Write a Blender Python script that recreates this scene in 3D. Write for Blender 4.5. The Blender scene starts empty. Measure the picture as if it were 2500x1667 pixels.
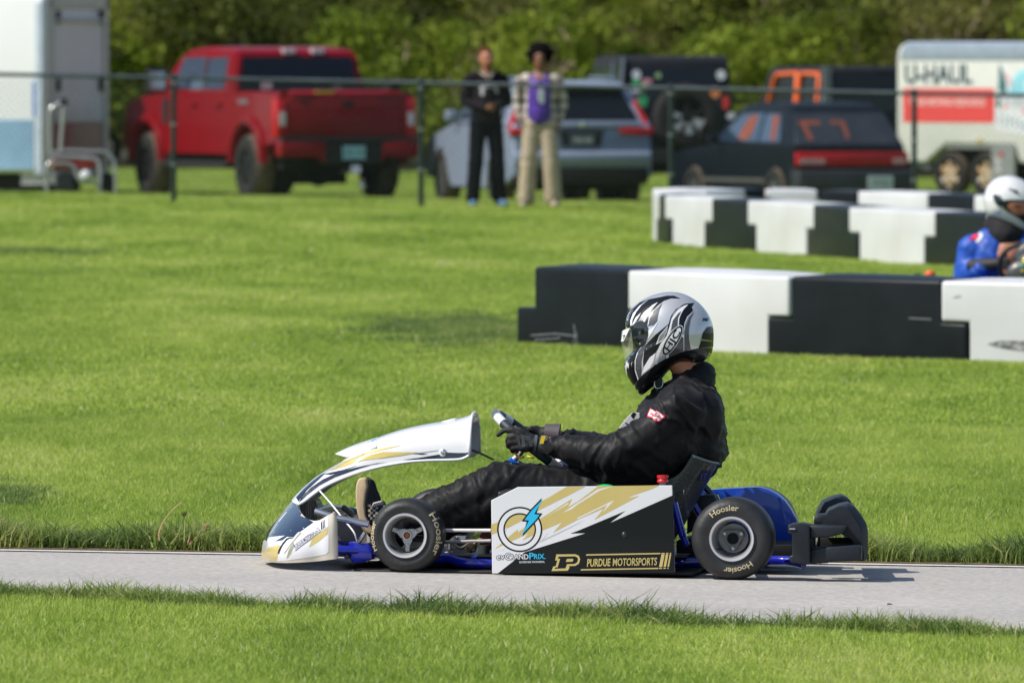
import bpy, bmesh, math, random
import numpy as np
from mathutils import Vector, Matrix, noise, Euler
from mathutils.bvhtree import BVHTree
from mathutils.geometry import tessellate_polygon
R = math.radians
SC = bpy.context.scene
COL = SC.collection
random.seed(7); np.random.seed(7)

# ------------------------------------------------------------------ camera
F = 31000.0; PX0 = 1250.0; HZ = 93.0; CH = 1.83; KS = 0.0165   # focal length and horizon in photo pixels, eye height, cross slope
cam = bpy.data.cameras.new('camera'); camo = bpy.data.objects.new('camera', cam); COL.objects.link(camo)
camo.location = (0, 0, CH); camo.rotation_euler = (R(90), 0, 0)
cam.sensor_width = 36; cam.lens = F/2500*36
cam.shift_y = -(833.5-HZ)/2500
cam.clip_start = 1; cam.clip_end = 5000
cam.dof.use_dof = True; cam.dof.focus_distance = 43.3; cam.dof.aperture_fstop = 12.5
SC.camera = camo
# ------------------------------------------------------------------ world and sun
w = bpy.data.worlds.new('World'); SC.world = w; w.use_nodes = True
nt = w.node_tree; nt.nodes.clear()
sk = nt.nodes.new('ShaderNodeTexSky'); sk.sky_type = 'NISHITA'; sk.sun_disc = False
SUN = Vector((-.82, -.34, 1.0)).normalized()
sk.sun_elevation = math.asin(SUN.z); sk.sun_rotation = math.atan2(SUN.x, SUN.y) % (2*math.pi)
sk.air_density = 1.0; sk.dust_density = 1.2; sk.ozone_density = 1.0
bg = nt.nodes.new('ShaderNodeBackground'); bg.inputs['Strength'].default_value = .115
ow = nt.nodes.new('ShaderNodeOutputWorld')
nt.links.new(sk.outputs[0], bg.inputs[0]); nt.links.new(bg.outputs[0], ow.inputs[0])
sl = bpy.data.lights.new('sun', 'SUN'); so = bpy.data.objects.new('sun', sl); COL.objects.link(so)
sl.energy = 4.2; sl.angle = R(.55); sl.color = (1, .955, .88)
so.rotation_euler = (-SUN).to_track_quat('-Z', 'Y').to_euler()
SC.view_settings.view_transform = 'Standard'; SC.view_settings.look = 'None'
SC.view_settings.exposure = 0.12; SC.view_settings.gamma = 1
SC.render.engine = 'CYCLES'
SC.cycles.use_denoising = True
SC.cycles.max_bounces = 6; SC.cycles.diffuse_bounces = 3; SC.cycles.glossy_bounces = 3
SC.cycles.transmission_bounces = 4; SC.cycles.transparent_max_bounces = 10
SC.cycles.caustics_reflective = False; SC.cycles.caustics_refractive = False
SC.cycles.sample_clamp_indirect = 6

# ------------------------------------------------------------------ materials
def lin(c):
    return tuple(((v/255)/12.92 if v/255 <= .04045 else ((v/255+.055)/1.055)**2.4) for v in c)
MATS = {}
def mat(name, col, rough=.5, metal=0, var=.08, vscale=6, bump=0, bscale=60, coat=0, spec=.5, col2=None, trans=0, alpha=1, sheen=0, aniso=None, detail=4):
    if name in MATS: return MATS[name]
    m = bpy.data.materials.new(name); m.use_nodes = True
    n = m.node_tree.nodes; l = m.node_tree.links
    b = n['Principled BSDF']
    tc = n.new('ShaderNodeTexCoord')
    co = tc.outputs['Object']
    if aniso:
        mp = n.new('ShaderNodeMapping'); mp.inputs['Scale'].default_value = aniso; l.new(co, mp.inputs[0]); co = mp.outputs[0]
    tx = n.new('ShaderNodeTexNoise'); tx.inputs['Scale'].default_value = vscale; tx.inputs['Detail'].default_value = detail
    l.new(co, tx.inputs['Vector'])
    mr = n.new('ShaderNodeMapRange'); mr.inputs[1].default_value = .3; mr.inputs[2].default_value = .7
    l.new(tx.outputs['Fac'], mr.inputs[0])
    mx = n.new('ShaderNodeMix'); mx.data_type = 'RGBA'
    c = Vector(col[:3])
    c2 = Vector(col2[:3]) if col2 else c*(1+var)
    c1 = c if col2 else c*(1-var)
    mx.inputs[6].default_value = (*c1, 1); mx.inputs[7].default_value = (*c2, 1)
    l.new(mr.outputs[0], mx.inputs[0]); l.new(mx.outputs[2], b.inputs['Base Color'])
    b.inputs['Roughness'].default_value = rough; b.inputs['Metallic'].default_value = metal
    b.inputs['Specular IOR Level'].default_value = spec
    b.inputs['Coat Weight'].default_value = coat; b.inputs['Coat Roughness'].default_value = .04
    b.inputs['Transmission Weight'].default_value = trans; b.inputs['Alpha'].default_value = alpha
    b.inputs['Sheen Weight'].default_value = sheen
    if bump:
        t2 = n.new('ShaderNodeTexNoise'); t2.inputs['Scale'].default_value = bscale; t2.inputs['Detail'].default_value = 5
        l.new(co, t2.inputs['Vector'])
        bp = n.new('ShaderNodeBump'); bp.inputs['Strength'].default_value = bump; bp.inputs['Distance'].default_value = .01
        l.new(t2.outputs['Fac'], bp.inputs['Height']); l.new(bp.outputs[0], b.inputs['Normal'])
    MATS[name] = m
    return m

# ------------------------------------------------------------------ scene helpers
def tag(o, label=None, cat=None, group=None, kind=None):
    if label: o['label'] = label
    if cat: o['category'] = cat
    if group: o['group'] = group
    if kind: o['kind'] = kind
    return o
def thing(name, label, cat, loc=(0, 0, 0), rz=0, group=None):
    o = bpy.data.objects.new(name, None); COL.objects.link(o)
    o.location = loc; o.rotation_euler = (0, 0, rz); o.empty_display_size = .1
    return tag(o, label, cat, group)
def link(name, me, mats, parent=None, smooth=False, loc=None):
    o = bpy.data.objects.new(name, me); COL.objects.link(o)
    if mats is not None:
        for m in (mats if isinstance(mats, (list, tuple)) else [mats]): me.materials.append(m)
    if parent is not None: o.parent = parent
    if loc is not None: o.location = loc
    if smooth is True: me.shade_smooth()
    elif smooth:
        me.shade_smooth()
        try: me.set_sharp_from_angle(angle=R(smooth))
        except Exception: pass
    return o
def frombm(bm, name='m'):
    me = bpy.data.meshes.new(name); bm.normal_update(); bm.to_mesh(me); bm.free(); return me
def obj(name, bm, mats, parent=None, smooth=False, bevel=0, seg=2, loc=None, sub=0, solid=0):
    """link a bmesh; bevel and subdivision are applied to the mesh itself"""
    me = frombm(bm, name)
    o = link(name, me, mats, parent, smooth, loc)
    if solid: m = o.modifiers.new('s', 'SOLIDIFY'); m.thickness = solid; m.offset = -1
    if bevel:
        m = o.modifiers.new('b', 'BEVEL'); m.width = bevel; m.segments = seg; m.limit_method = 'ANGLE'; m.angle_limit = R(35); m.harden_normals = False
    if sub: m = o.modifiers.new('u', 'SUBSURF'); m.levels = sub; m.render_levels = sub
    if o.modifiers: bake(o)
    if smooth: 
        o.data.shade_smooth()
        if smooth is not True: o.data.set_sharp_from_angle(angle=R(smooth))
    return o
def bake(o):
    dg = bpy.context.evaluated_depsgraph_get()
    me = bpy.data.meshes.new_from_object(o.evaluated_get(dg), depsgraph=dg)
    mats = [s for s in o.data.materials]
    old = o.data; o.modifiers.clear(); o.data = me
    me.materials.clear()
    for m in mats: me.materials.append(m)
    bpy.data.meshes.remove(old)
def BM(): return bmesh.new()
def box(bm, x0, x1, y0, y1, z0, z1, mi=0, M=None):
    vs = [bm.verts.new((x, y, z)) for z in (z0, z1) for y in (y0, y1) for x in (x0, x1)]
    for f in ((0, 2, 3, 1), (4, 5, 7, 6), (0, 1, 5, 4), (2, 6, 7, 3), (0, 4, 6, 2), (1, 3, 7, 5)):
        fc = bm.faces.new([vs[i] for i in f]); fc.material_index = mi
    if M is not None:
        for v in vs: v.co = M @ v.co
    return vs
def frame_of(d):
    d = Vector(d).normalized()
    a = Vector((0, 0, 1)) if abs(d.z) < .9 else Vector((1, 0, 0))
    u = d.cross(a).normalized(); return u, d.cross(u).normalized()
def tube(bm, pts, r, n=10, mi=0, cap=True):
    pts = [Vector(p) for p in pts]
    rs = r if isinstance(r, (list, tuple)) else [r]*len(pts)
    rings = []; u = None
    for i, p in enumerate(pts):
        d = (pts[min(i+1, len(pts)-1)]-pts[max(i-1, 0)])
        if d.length < 1e-9: d = Vector((0, 0, 1))
        d.normalize()
        if u is None: u, v = frame_of(d)
        else:
            u = (u - d*u.dot(d)); u = u.normalized() if u.length > 1e-6 else frame_of(d)[0]
            v = d.cross(u)
        rings.append([bm.verts.new(p+(u*math.cos(2*math.pi*k/n)+v*math.sin(2*math.pi*k/n))*rs[i]) for k in range(n)])
    for a, b in zip(rings, rings[1:]):
        for k in range(n):
            f = bm.faces.new((a[k], a[(k+1) % n], b[(k+1) % n], b[k])); f.material_index = mi
    if cap:
        bm.faces.new(rings[0][::-1]).material_index = mi; bm.faces.new(rings[-1]).material_index = mi
def curve(pts, n=8):
    """Catmull-Rom through points"""
    P = [Vector(p) for p in pts]; P = [P[0]*2-P[1]]+P+[P[-1]*2-P[-2]]; out = []
    for i in range(1, len(P)-2):
        for k in range(n):
            t = k/n; a, b, c, d = P[i-1:i+3]
            out.append(.5*((2*b)+(c-a)*t+(2*a-5*b+4*c-d)*t*t+(3*b-a-3*c+d)*t**3))
    out.append(P[-2]); return out
def lathe(bm, prof, n=32, M=None, mi=0, close=False):
    """prof: (radius, axial) pairs turned about the local Y axis"""
    M = M or Matrix(); rings = []
    for r, a in prof:
        rings.append([bm.verts.new(M @ Vector((r*math.cos(2*math.pi*k/n), a, r*math.sin(2*math.pi*k/n)))) for k in range(n)])
    pr = list(zip(rings, rings[1:]))
    if close: pr.append((rings[-1], rings[0]))
    for a, b in pr:
        for k in range(n):
            f = bm.faces.new((a[k], b[k], b[(k+1) % n], a[(k+1) % n])); f.material_index = mi
    return rings
def prism(bm, pts, a0, a1, axis='x', mi=0, fn=None, M=None):
    """extrude a 2D outline along an axis; pts are (y,z) for x, (x,z) for y, (x,y) for z"""
    def mk(p, a):
        q = Vector((a, p[0], p[1])) if axis == 'x' else Vector((p[0], a, p[1])) if axis == 'y' else Vector((p[0], p[1], a))
        if fn: q = fn(q)
        return M @ q if M is not None else q
    A = [bm.verts.new(mk(p, a0)) for p in pts]; B = [bm.verts.new(mk(p, a1)) for p in pts]
    n = len(pts); fs = []
    for i in range(n): fs.append(bm.faces.new((A[i], A[(i+1) % n], B[(i+1) % n], B[i])))
    fs.append(bm.faces.new(A[::-1])); fs.append(bm.faces.new(B))
    for f in fs: f.material_index = mi
    bmesh.ops.recalc_face_normals(bm, faces=fs)
    return A, B
def grid(bm, rows, mi=0, closed_u=False):
    V = [[bm.verts.new(p) for p in r] for r in rows]
    for a, b in zip(V, V[1:]):
        m = len(a)
        for k in range(m if closed_u else m-1):
            bm.faces.new((a[k], a[(k+1) % m], b[(k+1) % m], b[k])).material_index = mi
    return V
def sphere(bm, c, r, M=None, mi=0, sub=2):
    r = r if isinstance(r, (list, tuple)) else (r, r, r)
    T = Matrix.Translation(c) @ (M.to_4x4() if M is not None else Matrix()) @ Matrix.Diagonal((*r, 1))
    res = bmesh.ops.create_icosphere(bm, subdivisions=sub, radius=1, matrix=T)
    for v in res['verts']:
        for f in v.link_faces: f.material_index = mi
def textmesh(s, size=1, ext=0, shear=0, bold=0, align='LEFT', sx=1, space=1):
    cu = bpy.data.curves.new('t', 'FONT'); cu.body = s; cu.size = size; cu.extrude = ext; cu.shear = shear; cu.offset = bold
    cu.align_x = align; cu.space_character = space; cu.resolution_u = 4
    o = bpy.data.objects.new('t', cu); COL.objects.link(o)
    dg = bpy.context.evaluated_depsgraph_get()
    me = bpy.data.meshes.new_from_object(o.evaluated_get(dg), depsgraph=dg)
    bpy.data.objects.remove(o); bpy.data.curves.remove(cu)
    if sx != 1:
        for v in me.vertices: v.co.x *= sx
    return me
def addmesh(bm, me, fn, mi=0, cut=0):
    """append a mesh to a bmesh with its vertices moved by fn; cut = longest edge wanted"""
    b2 = bmesh.new(); b2.from_mesh(me)
    if cut: dice(b2, cut)
    vm = {}
    for v in b2.verts: vm[v] = bm.verts.new(fn(v.co.copy()))
    for f in b2.faces:
        try: bm.faces.new([vm[v] for v in f.verts]).material_index = mi
        except ValueError: pass
    b2.free()
def dice(b2, cut):
    bmesh.ops.triangulate(b2, faces=b2.faces[:])
    for _ in range(7):
        es = [e for e in b2.edges if e.calc_length() > cut]
        if not es: break
        bmesh.ops.subdivide_edges(b2, edges=es, cuts=1, use_grid_fill=False)
        bmesh.ops.triangulate(b2, faces=[f for f in b2.faces if len(f.verts) > 3])
def polymesh(polys, cut=0):
    """2D outlines (x,z) -> flat triangulated mesh in x,y"""
    me = bpy.data.meshes.new('p'); vs = []; fs = []
    for p in polys:
        v3 = [Vector((a, b, 0)) for a, b in p]
        tri = tessellate_polygon([v3]); o = len(vs); vs += [tuple(v) for v in v3]; fs += [tuple(o+i for i in t) for t in tri]
    me.from_pydata(vs, [], fs)
    return me
def blob(pieces, voxel=.01, smooth=8, name='blob'):
    """one continuous skin round tapered limbs ('c',p0,r0,p1,r1) and ellipsoids ('e',centre,radii,euler)"""
    bm = BM()
    for p in pieces:
        if p[0] == 'c':
            a, r0, b, r1 = Vector(p[1]), p[2], Vector(p[3]), p[4]
            n = max(2, int((b-a).length/(min(r0, r1)*.3))+1)
            for i in range(n+1):
                t = i/n; sphere(bm, a.lerp(b, t), r0+(r1-r0)*t, sub=2)
        else:
            e = Euler(p[3]).to_matrix() if len(p) > 3 else None
            sphere(bm, p[1], p[2], M=e, sub=3)
    me = frombm(bm, name); o = bpy.data.objects.new(name, me); COL.objects.link(o)
    m = o.modifiers.new('r', 'REMESH'); m.mode = 'VOXEL'; m.voxel_size = voxel
    if smooth: s = o.modifiers.new('s', 'SMOOTH'); s.factor = .5; s.iterations = smooth
    dg = bpy.context.evaluated_depsgraph_get()
    out = bpy.data.meshes.new_from_object(o.evaluated_get(dg), depsgraph=dg)
    bpy.data.objects.remove(o); bpy.data.meshes.remove(me)
    return out
def vnp(me):
    a = np.empty(len(me.vertices)*3, dtype=np.float32); me.vertices.foreach_get('co', a); return a.reshape(-1, 3)
def copy_tree(o, parent=None):
    c = o.copy(); COL.objects.link(c); c.parent = parent
    for ch in list(o.children): copy_tree(ch, c)
    return c
def at(px, py, d):
    """photo pixel at distance d -> world point"""
    return Vector(((px-PX0)*d/F, d, CH-(py-HZ)*d/F))
def gz(x, y):
    t = min(1, max(0, (y-141)/25)); t = t*t*(3-2*t)
    xx = max(-22, min(22, x))
    u = min(1, max(0, (y-178)/24)); u = u*u*(3-2*u)
    return -KS*xx*(1 if y < 141 else 1-.25*t) - .405*t - .14*u
def gd(px, py):
    """distance of the ground seen at a photo pixel (before the dip)"""
    return F*CH/(py-HZ-KS*(px-PX0))
# ================================================================== ground
def ground_material():
    m = bpy.data.materials.new('turf'); m.use_nodes = True
    n = m.node_tree.nodes; l = m.node_tree.links; b = n['Principled BSDF']
    g = n.new('ShaderNodeNewGeometry')
    mp = n.new('ShaderNodeMapping'); mp.inputs['Scale'].default_value = (1, .25, 1); l.new(g.outputs['Position'], mp.inputs[0])
    t = n.new('ShaderNodeTexNoise'); t.inputs['Scale'].default_value = 1.3; t.inputs['Detail'].default_value = 8; l.new(mp.outputs[0], t.inputs['Vector'])
    cr = n.new('ShaderNodeValToRGB'); l.new(t.outputs['Fac'], cr.inputs[0])
    cr.color_ramp.elements[0].position = .3; cr.color_ramp.elements[0].color = (.11, .165, .03, 1)
    cr.color_ramp.elements[1].position = .7; cr.color_ramp.elements[1].color = (.21, .27, .05, 1)  # greens darkened to stand for the shade among the blades
    l.new(cr.outputs[0], b.inputs['Base Color']); b.inputs['Roughness'].default_value = .9; b.inputs['Specular IOR Level'].default_value = .1
    return m
bm = BM()
ys = [-60, 0, 20]+[30+1.0*i for i in range(0, 30)]+[60+4*i for i in range(0, 40)]+[225, 260, 320, 450, 800, 1500, 3000]
xs = [-900, -300, -100, -50]+[-24+2*i for i in range(25)]+[50, 100, 300, 900]
grid(bm, [[(x, y, gz(x, y)) for x in xs] for y in ys])
ground = obj('ground', bm, ground_material(), smooth=True)
for p in ground.data.polygons: pass
if ground.data.polygons[0].normal.z < 0: ground.data.flip_normals()
tag(ground, 'mown green turf field of the kart circuit', kind='structure')

# road: edges given in photo pixels on the ground
far_e = [(-1400, 1322), (-600, 1336), (0, 1344), (1250, 1364), (2500, 1385), (3200, 1399), (4200, 1420)]
near_e = [(-1400, 1430), (-600, 1448), (0, 1466), (600, 1494), (1250, 1513), (1900, 1541), (2500, 1568), (3200, 1602), (4200, 1660)]
def edge_pts(e, n=120):
    out = []
    x0, x1 = e[0][0], e[-1][0]
    for i in range(n+1):
        px = x0+(x1-x0)*i/n
        py = float(np.interp(px, [a[0] for a in e], [a[1] for a in e]))
        d = gd(px, py); out.append(((px-PX0)*d/F, d))
    return out
FE = edge_pts(far_e); NE = edge_pts(near_e)
def road_material():
    m = bpy.data.materials.new('worn_asphalt'); m.use_nodes = True
    n = m.node_tree.nodes; l = m.node_tree.links; b = n['Principled BSDF']
    g = n.new('ShaderNodeNewGeometry')
    t = n.new('ShaderNodeTexNoise'); t.inputs['Scale'].default_value = 38; t.inputs['Detail'].default_value = 7; t.inputs['Roughness'].default_value = .72
    l.new(g.outputs['Position'], t.inputs['Vector'])
    t2 = n.new('ShaderNodeTexNoise'); t2.inputs['Scale'].default_value = .9; t2.inputs['Detail'].default_value = 5
    l.new(g.outputs['Position'], t2.inputs['Vector'])
    cr = n.new('ShaderNodeValToRGB'); l.new(t.outputs['Fac'], cr.inputs[0])
    e = cr.color_ramp.elements
    e[0].position = .3; e[0].color = (.34, .318, .292, 1); e[1].position = .66; e[1].color = (.66, .625, .58, 1)
    mx = n.new('ShaderNodeMix'); mx.data_type = 'RGBA'; mx.blend_type = 'MULTIPLY'; mx.inputs[0].default_value = .35
    l.new(cr.outputs[0], mx.inputs[6]); l.new(t2.outputs['Fac'], mx.inputs[7]); 
    l.new(mx.outputs[2], b.inputs['Base Color'])
    bp = n.new('ShaderNodeBump'); bp.inputs['Strength'].default_value = .25; bp.inputs['Distance'].default_value = .004
    l.new(t.outputs['Fac'], bp.inputs['Height']); l.new(bp.outputs[0], b.inputs['Normal'])
    b.inputs['Roughness'].default_value = .85; b.inputs['Specular IOR Level'].default_value = .25
    return m
def strip(A, B, dz):
    bm = BM(); rows = []
    for a, b in zip(A, B):
        rows.append([(a[0]+(b[0]-a[0])*t, a[1]+(b[1]-a[1])*t, gz(a[0]+(b[0]-a[0])*t, 0)+dz) for t in (0, .25, .5, .75, 1)])
    grid(bm, rows); return bm
road = obj('road', strip(NE, FE, .004), road_material(), smooth=True)
if road.data.polygons[0].normal.z < 0: road.data.flip_normals()
tag(road, 'pale worn asphalt kart track crossing the lawn', kind='structure')
FE2 = [(x, y-.045) for x, y in FE]; FE3 = [(x, y-.145) for x, y in FE]
bm = strip(FE3, FE2, .008)
rl = obj('road_marking', bm, mat('road_paint', (.72, .71, .68), .7, var=.15, vscale=30), smooth=True)
if rl.data.polygons[0].normal.z < 0: rl.data.flip_normals()
tag(rl, 'thin white line along the far edge of the track', kind='structure')
# soil showing at the far verge
bm = BM(); rows = []
for i, (x, y) in enumerate(FE):
    rows.append([(x, y-.03, gz(x, 0)+.010), (x, y+.10+.06*noise.noise((x*3, 0, 0)), gz(x, 0)+.012), (x, y+.35, gz(x, 0)-.01)])
grid(bm, rows)
so_ = obj('soil_edge', bm, mat('verge_soil', (.10, .055, .025), .95, col2=(.22, .15, .07), vscale=25, bump=.6, bscale=80), smooth=True)
if so_.data.polygons[0].normal.z < 0: so_.data.flip_normals()
tag(so_, 'narrow strip of bare brown soil at the far track edge', kind='structure')

# ================================================================== grass
def grass_mat(name, ramp, s1=1.0, translucent=.35, rough=.5, spec=.3):
    m = bpy.data.materials.new(name); m.use_nodes = True
    n = m.node_tree.nodes; l = m.node_tree.links; n.clear()
    out = n.new('ShaderNodeOutputMaterial')
    g = n.new('ShaderNodeNewGeometry')
    oi = n.new('ShaderNodeObjectInfo')
    at_ = n.new('ShaderNodeAttribute'); at_.attribute_name = 'shade'
    mp = n.new('ShaderNodeMapping'); mp.inputs['Scale'].default_value = (1, .22, 1); l.new(g.outputs['Position'], mp.inputs[0])
    t = n.new('ShaderNodeTexNoise'); t.inputs['Scale'].default_value = s1; t.inputs['Detail'].default_value = 6; t.inputs['Roughness'].default_value = .68
    l.new(mp.outputs[0], t.inputs['Vector'])
    # clump noise + blade noise
    a = n.new('ShaderNodeMath'); a.operation = 'MULTIPLY_ADD'; l.new(at_.outputs['Fac'], a.inputs[0]); a.inputs[1].default_value = .62
    b = n.new('ShaderNodeMath'); b.operation = 'MULTIPLY_ADD'; l.new(t.outputs['Fac'], b.inputs[0]); b.inputs[1].default_value = 1.5; b.inputs[2].default_value = -.50
    l.new(b.outputs[0], a.inputs[2])
    cr = n.new('ShaderNodeValToRGB'); l.new(a.outputs[0], cr.inputs[0])
    els = cr.color_ramp.elements
    while len(els) < len(ramp): els.new(.5)
    for e, (p, c) in zip(els, ramp): e.position = p; e.color = (*c, 1)
    di = n.new('ShaderNodeBsdfPrincipled'); di.inputs['Roughness'].default_value = rough; di.inputs['Specular IOR Level'].default_value = spec
    tr = n.new('ShaderNodeBsdfTranslucent')
    l.new(cr.outputs[0], di.inputs['Base Color'])
    h = n.new('ShaderNodeHueSaturation'); h.inputs['Hue'].default_value = .497; h.inputs['Value'].default_value = 1.15; l.new(cr.outputs[0], h.inputs['Color']); l.new(h.outputs[0], tr.inputs[0])
    ms = n.new('ShaderNodeMixShader'); ms.inputs[0].default_value = translucent
    l.new(di.outputs[0], ms.inputs[1]); l.new(tr.outputs[0], ms.inputs[2]); l.new(ms.outputs[0], out.inputs[0])
    return m
GM = grass_mat('lawn_blades', [(0, (.125, .21, .036)), (.3, (.265, .39, .058)), (.55, (.405, .52, .088)), (.8, (.55, .615, .15)), (1, (.73, .69, .37))], .7, .42)
GV = grass_mat('verge_blades', [(0, (.07, .125, .04)), (.4, (.15, .235, .06)), (.75, (.30, .38, .09)), (1, (.58, .54, .25))], 2.0, .4)
def patch(name, size, n, h0, h1, wd, lean, m, hvar=1.0, dry=.03):
    """a patch of n curved blades, 3 faces each"""
    rs = np.random.RandomState(abs(hash(name)) % 1000 if False else len(name)*7+n)
    base = (rs.rand(n, 2)-.5)*size
    # clumping
    cl = (rs.rand(max(3, n//14), 2)-.5)*size
    ci = rs.randint(0, len(cl), n); mixv = rs.rand(n, 1)**2*.55
    base = base*(1-mixv)+cl[ci]*mixv
    hh = h0+(h1-h0)*rs.rand(n)**1.4; ww = wd*(.6+.8*rs.rand(n))
    ang = rs.rand(n)*2*np.pi; la = rs.rand(n)*2*np.pi; ln = lean*(rs.rand(n)**1.2)*hh
    d = np.stack([np.cos(ang), np.sin(ang)], 1); L = np.stack([np.cos(la), np.sin(la)], 1)
    V = np.zeros((n, 5, 3), np.float32)
    for k, (t, ws) in enumerate(((0, 1), (0, -1), (.55, .85), (.55, -.85), (1, 0))):
        V[:, k, :2] = base+L*(ln*t*t)[:, None]+d*(ww*.5*ws)[:, None]
        V[:, k, 2] = hh*(t-.12*lean*t*t)-.004
    me = bpy.data.meshes.new(name)
    me.vertices.add(n*5); me.vertices.foreach_set('co', V.ravel())
    o = (np.arange(n)*5)[:, None]
    lv = np.concatenate([o+np.array([0, 1, 3, 2]), o+np.array([2, 3, 4])], 1).ravel()
    me.loops.add(len(lv)); me.loops.foreach_set('vertex_index', lv.astype(np.int32))
    me.polygons.add(n*2); st = (np.arange(n)*7)[:, None]+np.array([0, 4]); me.polygons.foreach_set('loop_start', st.ravel().astype(np.int32))
    me.update(); me.validate()
    sh = rs.rand(n)*.8; dr = rs.rand(n) < dry; sh[dr] = 1.6
    at_ = me.attributes.new('shade', 'FLOAT', 'POINT'); at_.data.foreach_set('value', np.repeat(sh, 5).astype(np.float32))
    me.materials.append(m)
    return bpy.data.objects.new(name, me)
def scatter(name, label, pts, protos, m):
    """pts: list of (x,y,z,scale,rot,variant); instances of blade patches on points (one stuff object)"""
    me = bpy.data.meshes.new(name); P = np.array(pts, np.float32)
    me.vertices.add(len(P)); me.vertices.foreach_set('co', P[:, :3].ravel())
    a = me.attributes.new('sc', 'FLOAT_VECTOR', 'POINT'); a.data.foreach_set('vector', np.stack([np.clip(P[:,3],.8,1.3), np.clip(P[:,3],.8,1.3), P[:, 3]], 1).ravel())
    a = me.attributes.new('rt', 'FLOAT', 'POINT'); a.data.foreach_set('value', P[:, 4])
    a = me.attributes.new('vi', 'INT', 'POINT'); a.data.foreach_set('value', P[:, 5].astype(np.int32))
    o = bpy.data.objects.new(name, me); COL.objects.link(o); me.materials.append(m)
    ng = bpy.data.node_groups.new(name, 'GeometryNodeTree')
    ng.interface.new_socket('Geometry', in_out='INPUT', socket_type='NodeSocketGeometry'); ng.interface.new_socket('Geometry', in_out='OUTPUT', socket_type='NodeSocketGeometry')
    N = ng.nodes; L = ng.links
    gi = N.new('NodeGroupInput'); go = N.new('NodeGroupOutput')
    g2i = N.new('GeometryNodeGeometryToInstance')
    for p in protos[::-1]:
        oi = N.new('GeometryNodeObjectInfo'); oi.inputs[0].default_value = p; L.new(oi.outputs['Geometry'], g2i.inputs[0])
        # one instance per proto
    jn = N.new('GeometryNodeJoinGeometry')
    N.remove(g2i)
    for nd in [x for x in N if x.bl_idname == 'GeometryNodeObjectInfo']:
        gg = N.new('GeometryNodeGeometryToInstance'); L.new(nd.outputs['Geometry'], gg.inputs[0]); L.new(gg.outputs[0], jn.inputs[0])
    m2p = N.new('GeometryNodeMeshToPoints'); L.new(gi.outputs[0], m2p.inputs[0])
    iop = N.new('GeometryNodeInstanceOnPoints'); L.new(m2p.outputs[0], iop.inputs['Points']); L.new(jn.outputs[0], iop.inputs['Instance'])
    iop.inputs['Pick Instance'].default_value = True
    def attr(nm, ty):
        q = N.new('GeometryNodeInputNamedAttribute'); q.data_type = ty; q.inputs[0].default_value = nm; return q.outputs[0]
    L.new(attr('vi', 'INT'), iop.inputs['Instance Index']); L.new(attr('sc', 'FLOAT_VECTOR'), iop.inputs['Scale'])
    cx = N.new('ShaderNodeCombineXYZ'); L.new(attr('rt', 'FLOAT'), cx.inputs[2]); L.new(cx.outputs[0], iop.inputs['Rotation'])
    L.new(iop.outputs[0], go.inputs[0])
    md = o.modifiers.new('scatter', 'NODES'); md.node_group = ng
    return tag(o, label, 'grass', kind='stuff')
rs = np.random.RandomState(3)
def road_y(x):
    return (float(np.interp(x, [a[0] for a in NE], [a[1] for a in NE])), float(np.interp(x, [a[0] for a in FE], [a[1] for a in FE])))
def cells(y0, y1, step, extra=.9, test=None):
    out = []; y = y0
    while y < y1:
        hw = 1250*y/F*1.05+extra
        x = -hw
        while x < hw:
            xx = x+(rs.rand()-.5)*step*.6; yy = y+(rs.rand()-.5)*step*.6
            if test is None or test(xx, yy): out.append((xx, yy))
            x += step
        y += step
    return out
def grow(cl, hs, zoff=0):
    """height varies in broad soft clumps"""
    out = []
    for x, y in cl:
        h = hs*(.82+.5*noise.noise((x*.9, y*.35, 3.1))+.25*noise.noise((x*3, y*1.2, 9)))
        out.append((x, y, gz(x, y)+zoff, max(.5, h), rs.rand()*6.28, rs.randint(0, 4)))
    return out
fineP = [patch('lawn_patch_%s' % c, .26, 520, .022, .062, .0042, .7, GM) for c in ('a', 'bb', 'ccc', 'dddd')]
midP = [patch('lawn_mid_%s' % c, .5, 700, .012, .045, .0085, .6, GM) for c in ('a', 'bb', 'ccc', 'dddd')]
farP = [patch('lawn_far_%s' % c, 1.0, 900, .015, .05, .017, .5, GM) for c in ('a', 'bb', 'ccc', 'dddd')]
def near_ok(x, y):
    ny, fy = road_y(x); return y < ny-.03
def far_ok(x, y):
    ny, fy = road_y(x); return y > fy+.25
pts = grow(cells(34.5, 42.5, .155, extra=2.6, test=near_ok), 1.0)
scatter('grass_near', 'short green lawn on the camera side of the track', pts, fineP, GM)
pts = grow(cells(44.4, 60, .17, extra=3.2, test=far_ok), 1.0)
scatter('grass_beyond_track', 'mown lawn directly beyond the track', pts, fineP, GM)
scatter('grass_field', 'mown lawn around the black and white barriers', grow(cells(59.8, 96, .34, extra=5), 1.0), midP, GM)
scatter('grass_far_field', 'mown lawn stretching to the wire fence', grow(cells(95.5, 141, .7, extra=6), .8), farP, GM)
scatter('grass_parking', 'rough grass under the parked vehicles', grow(cells(141, 228, 1.0, extra=8), .4), farP, GM)
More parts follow.
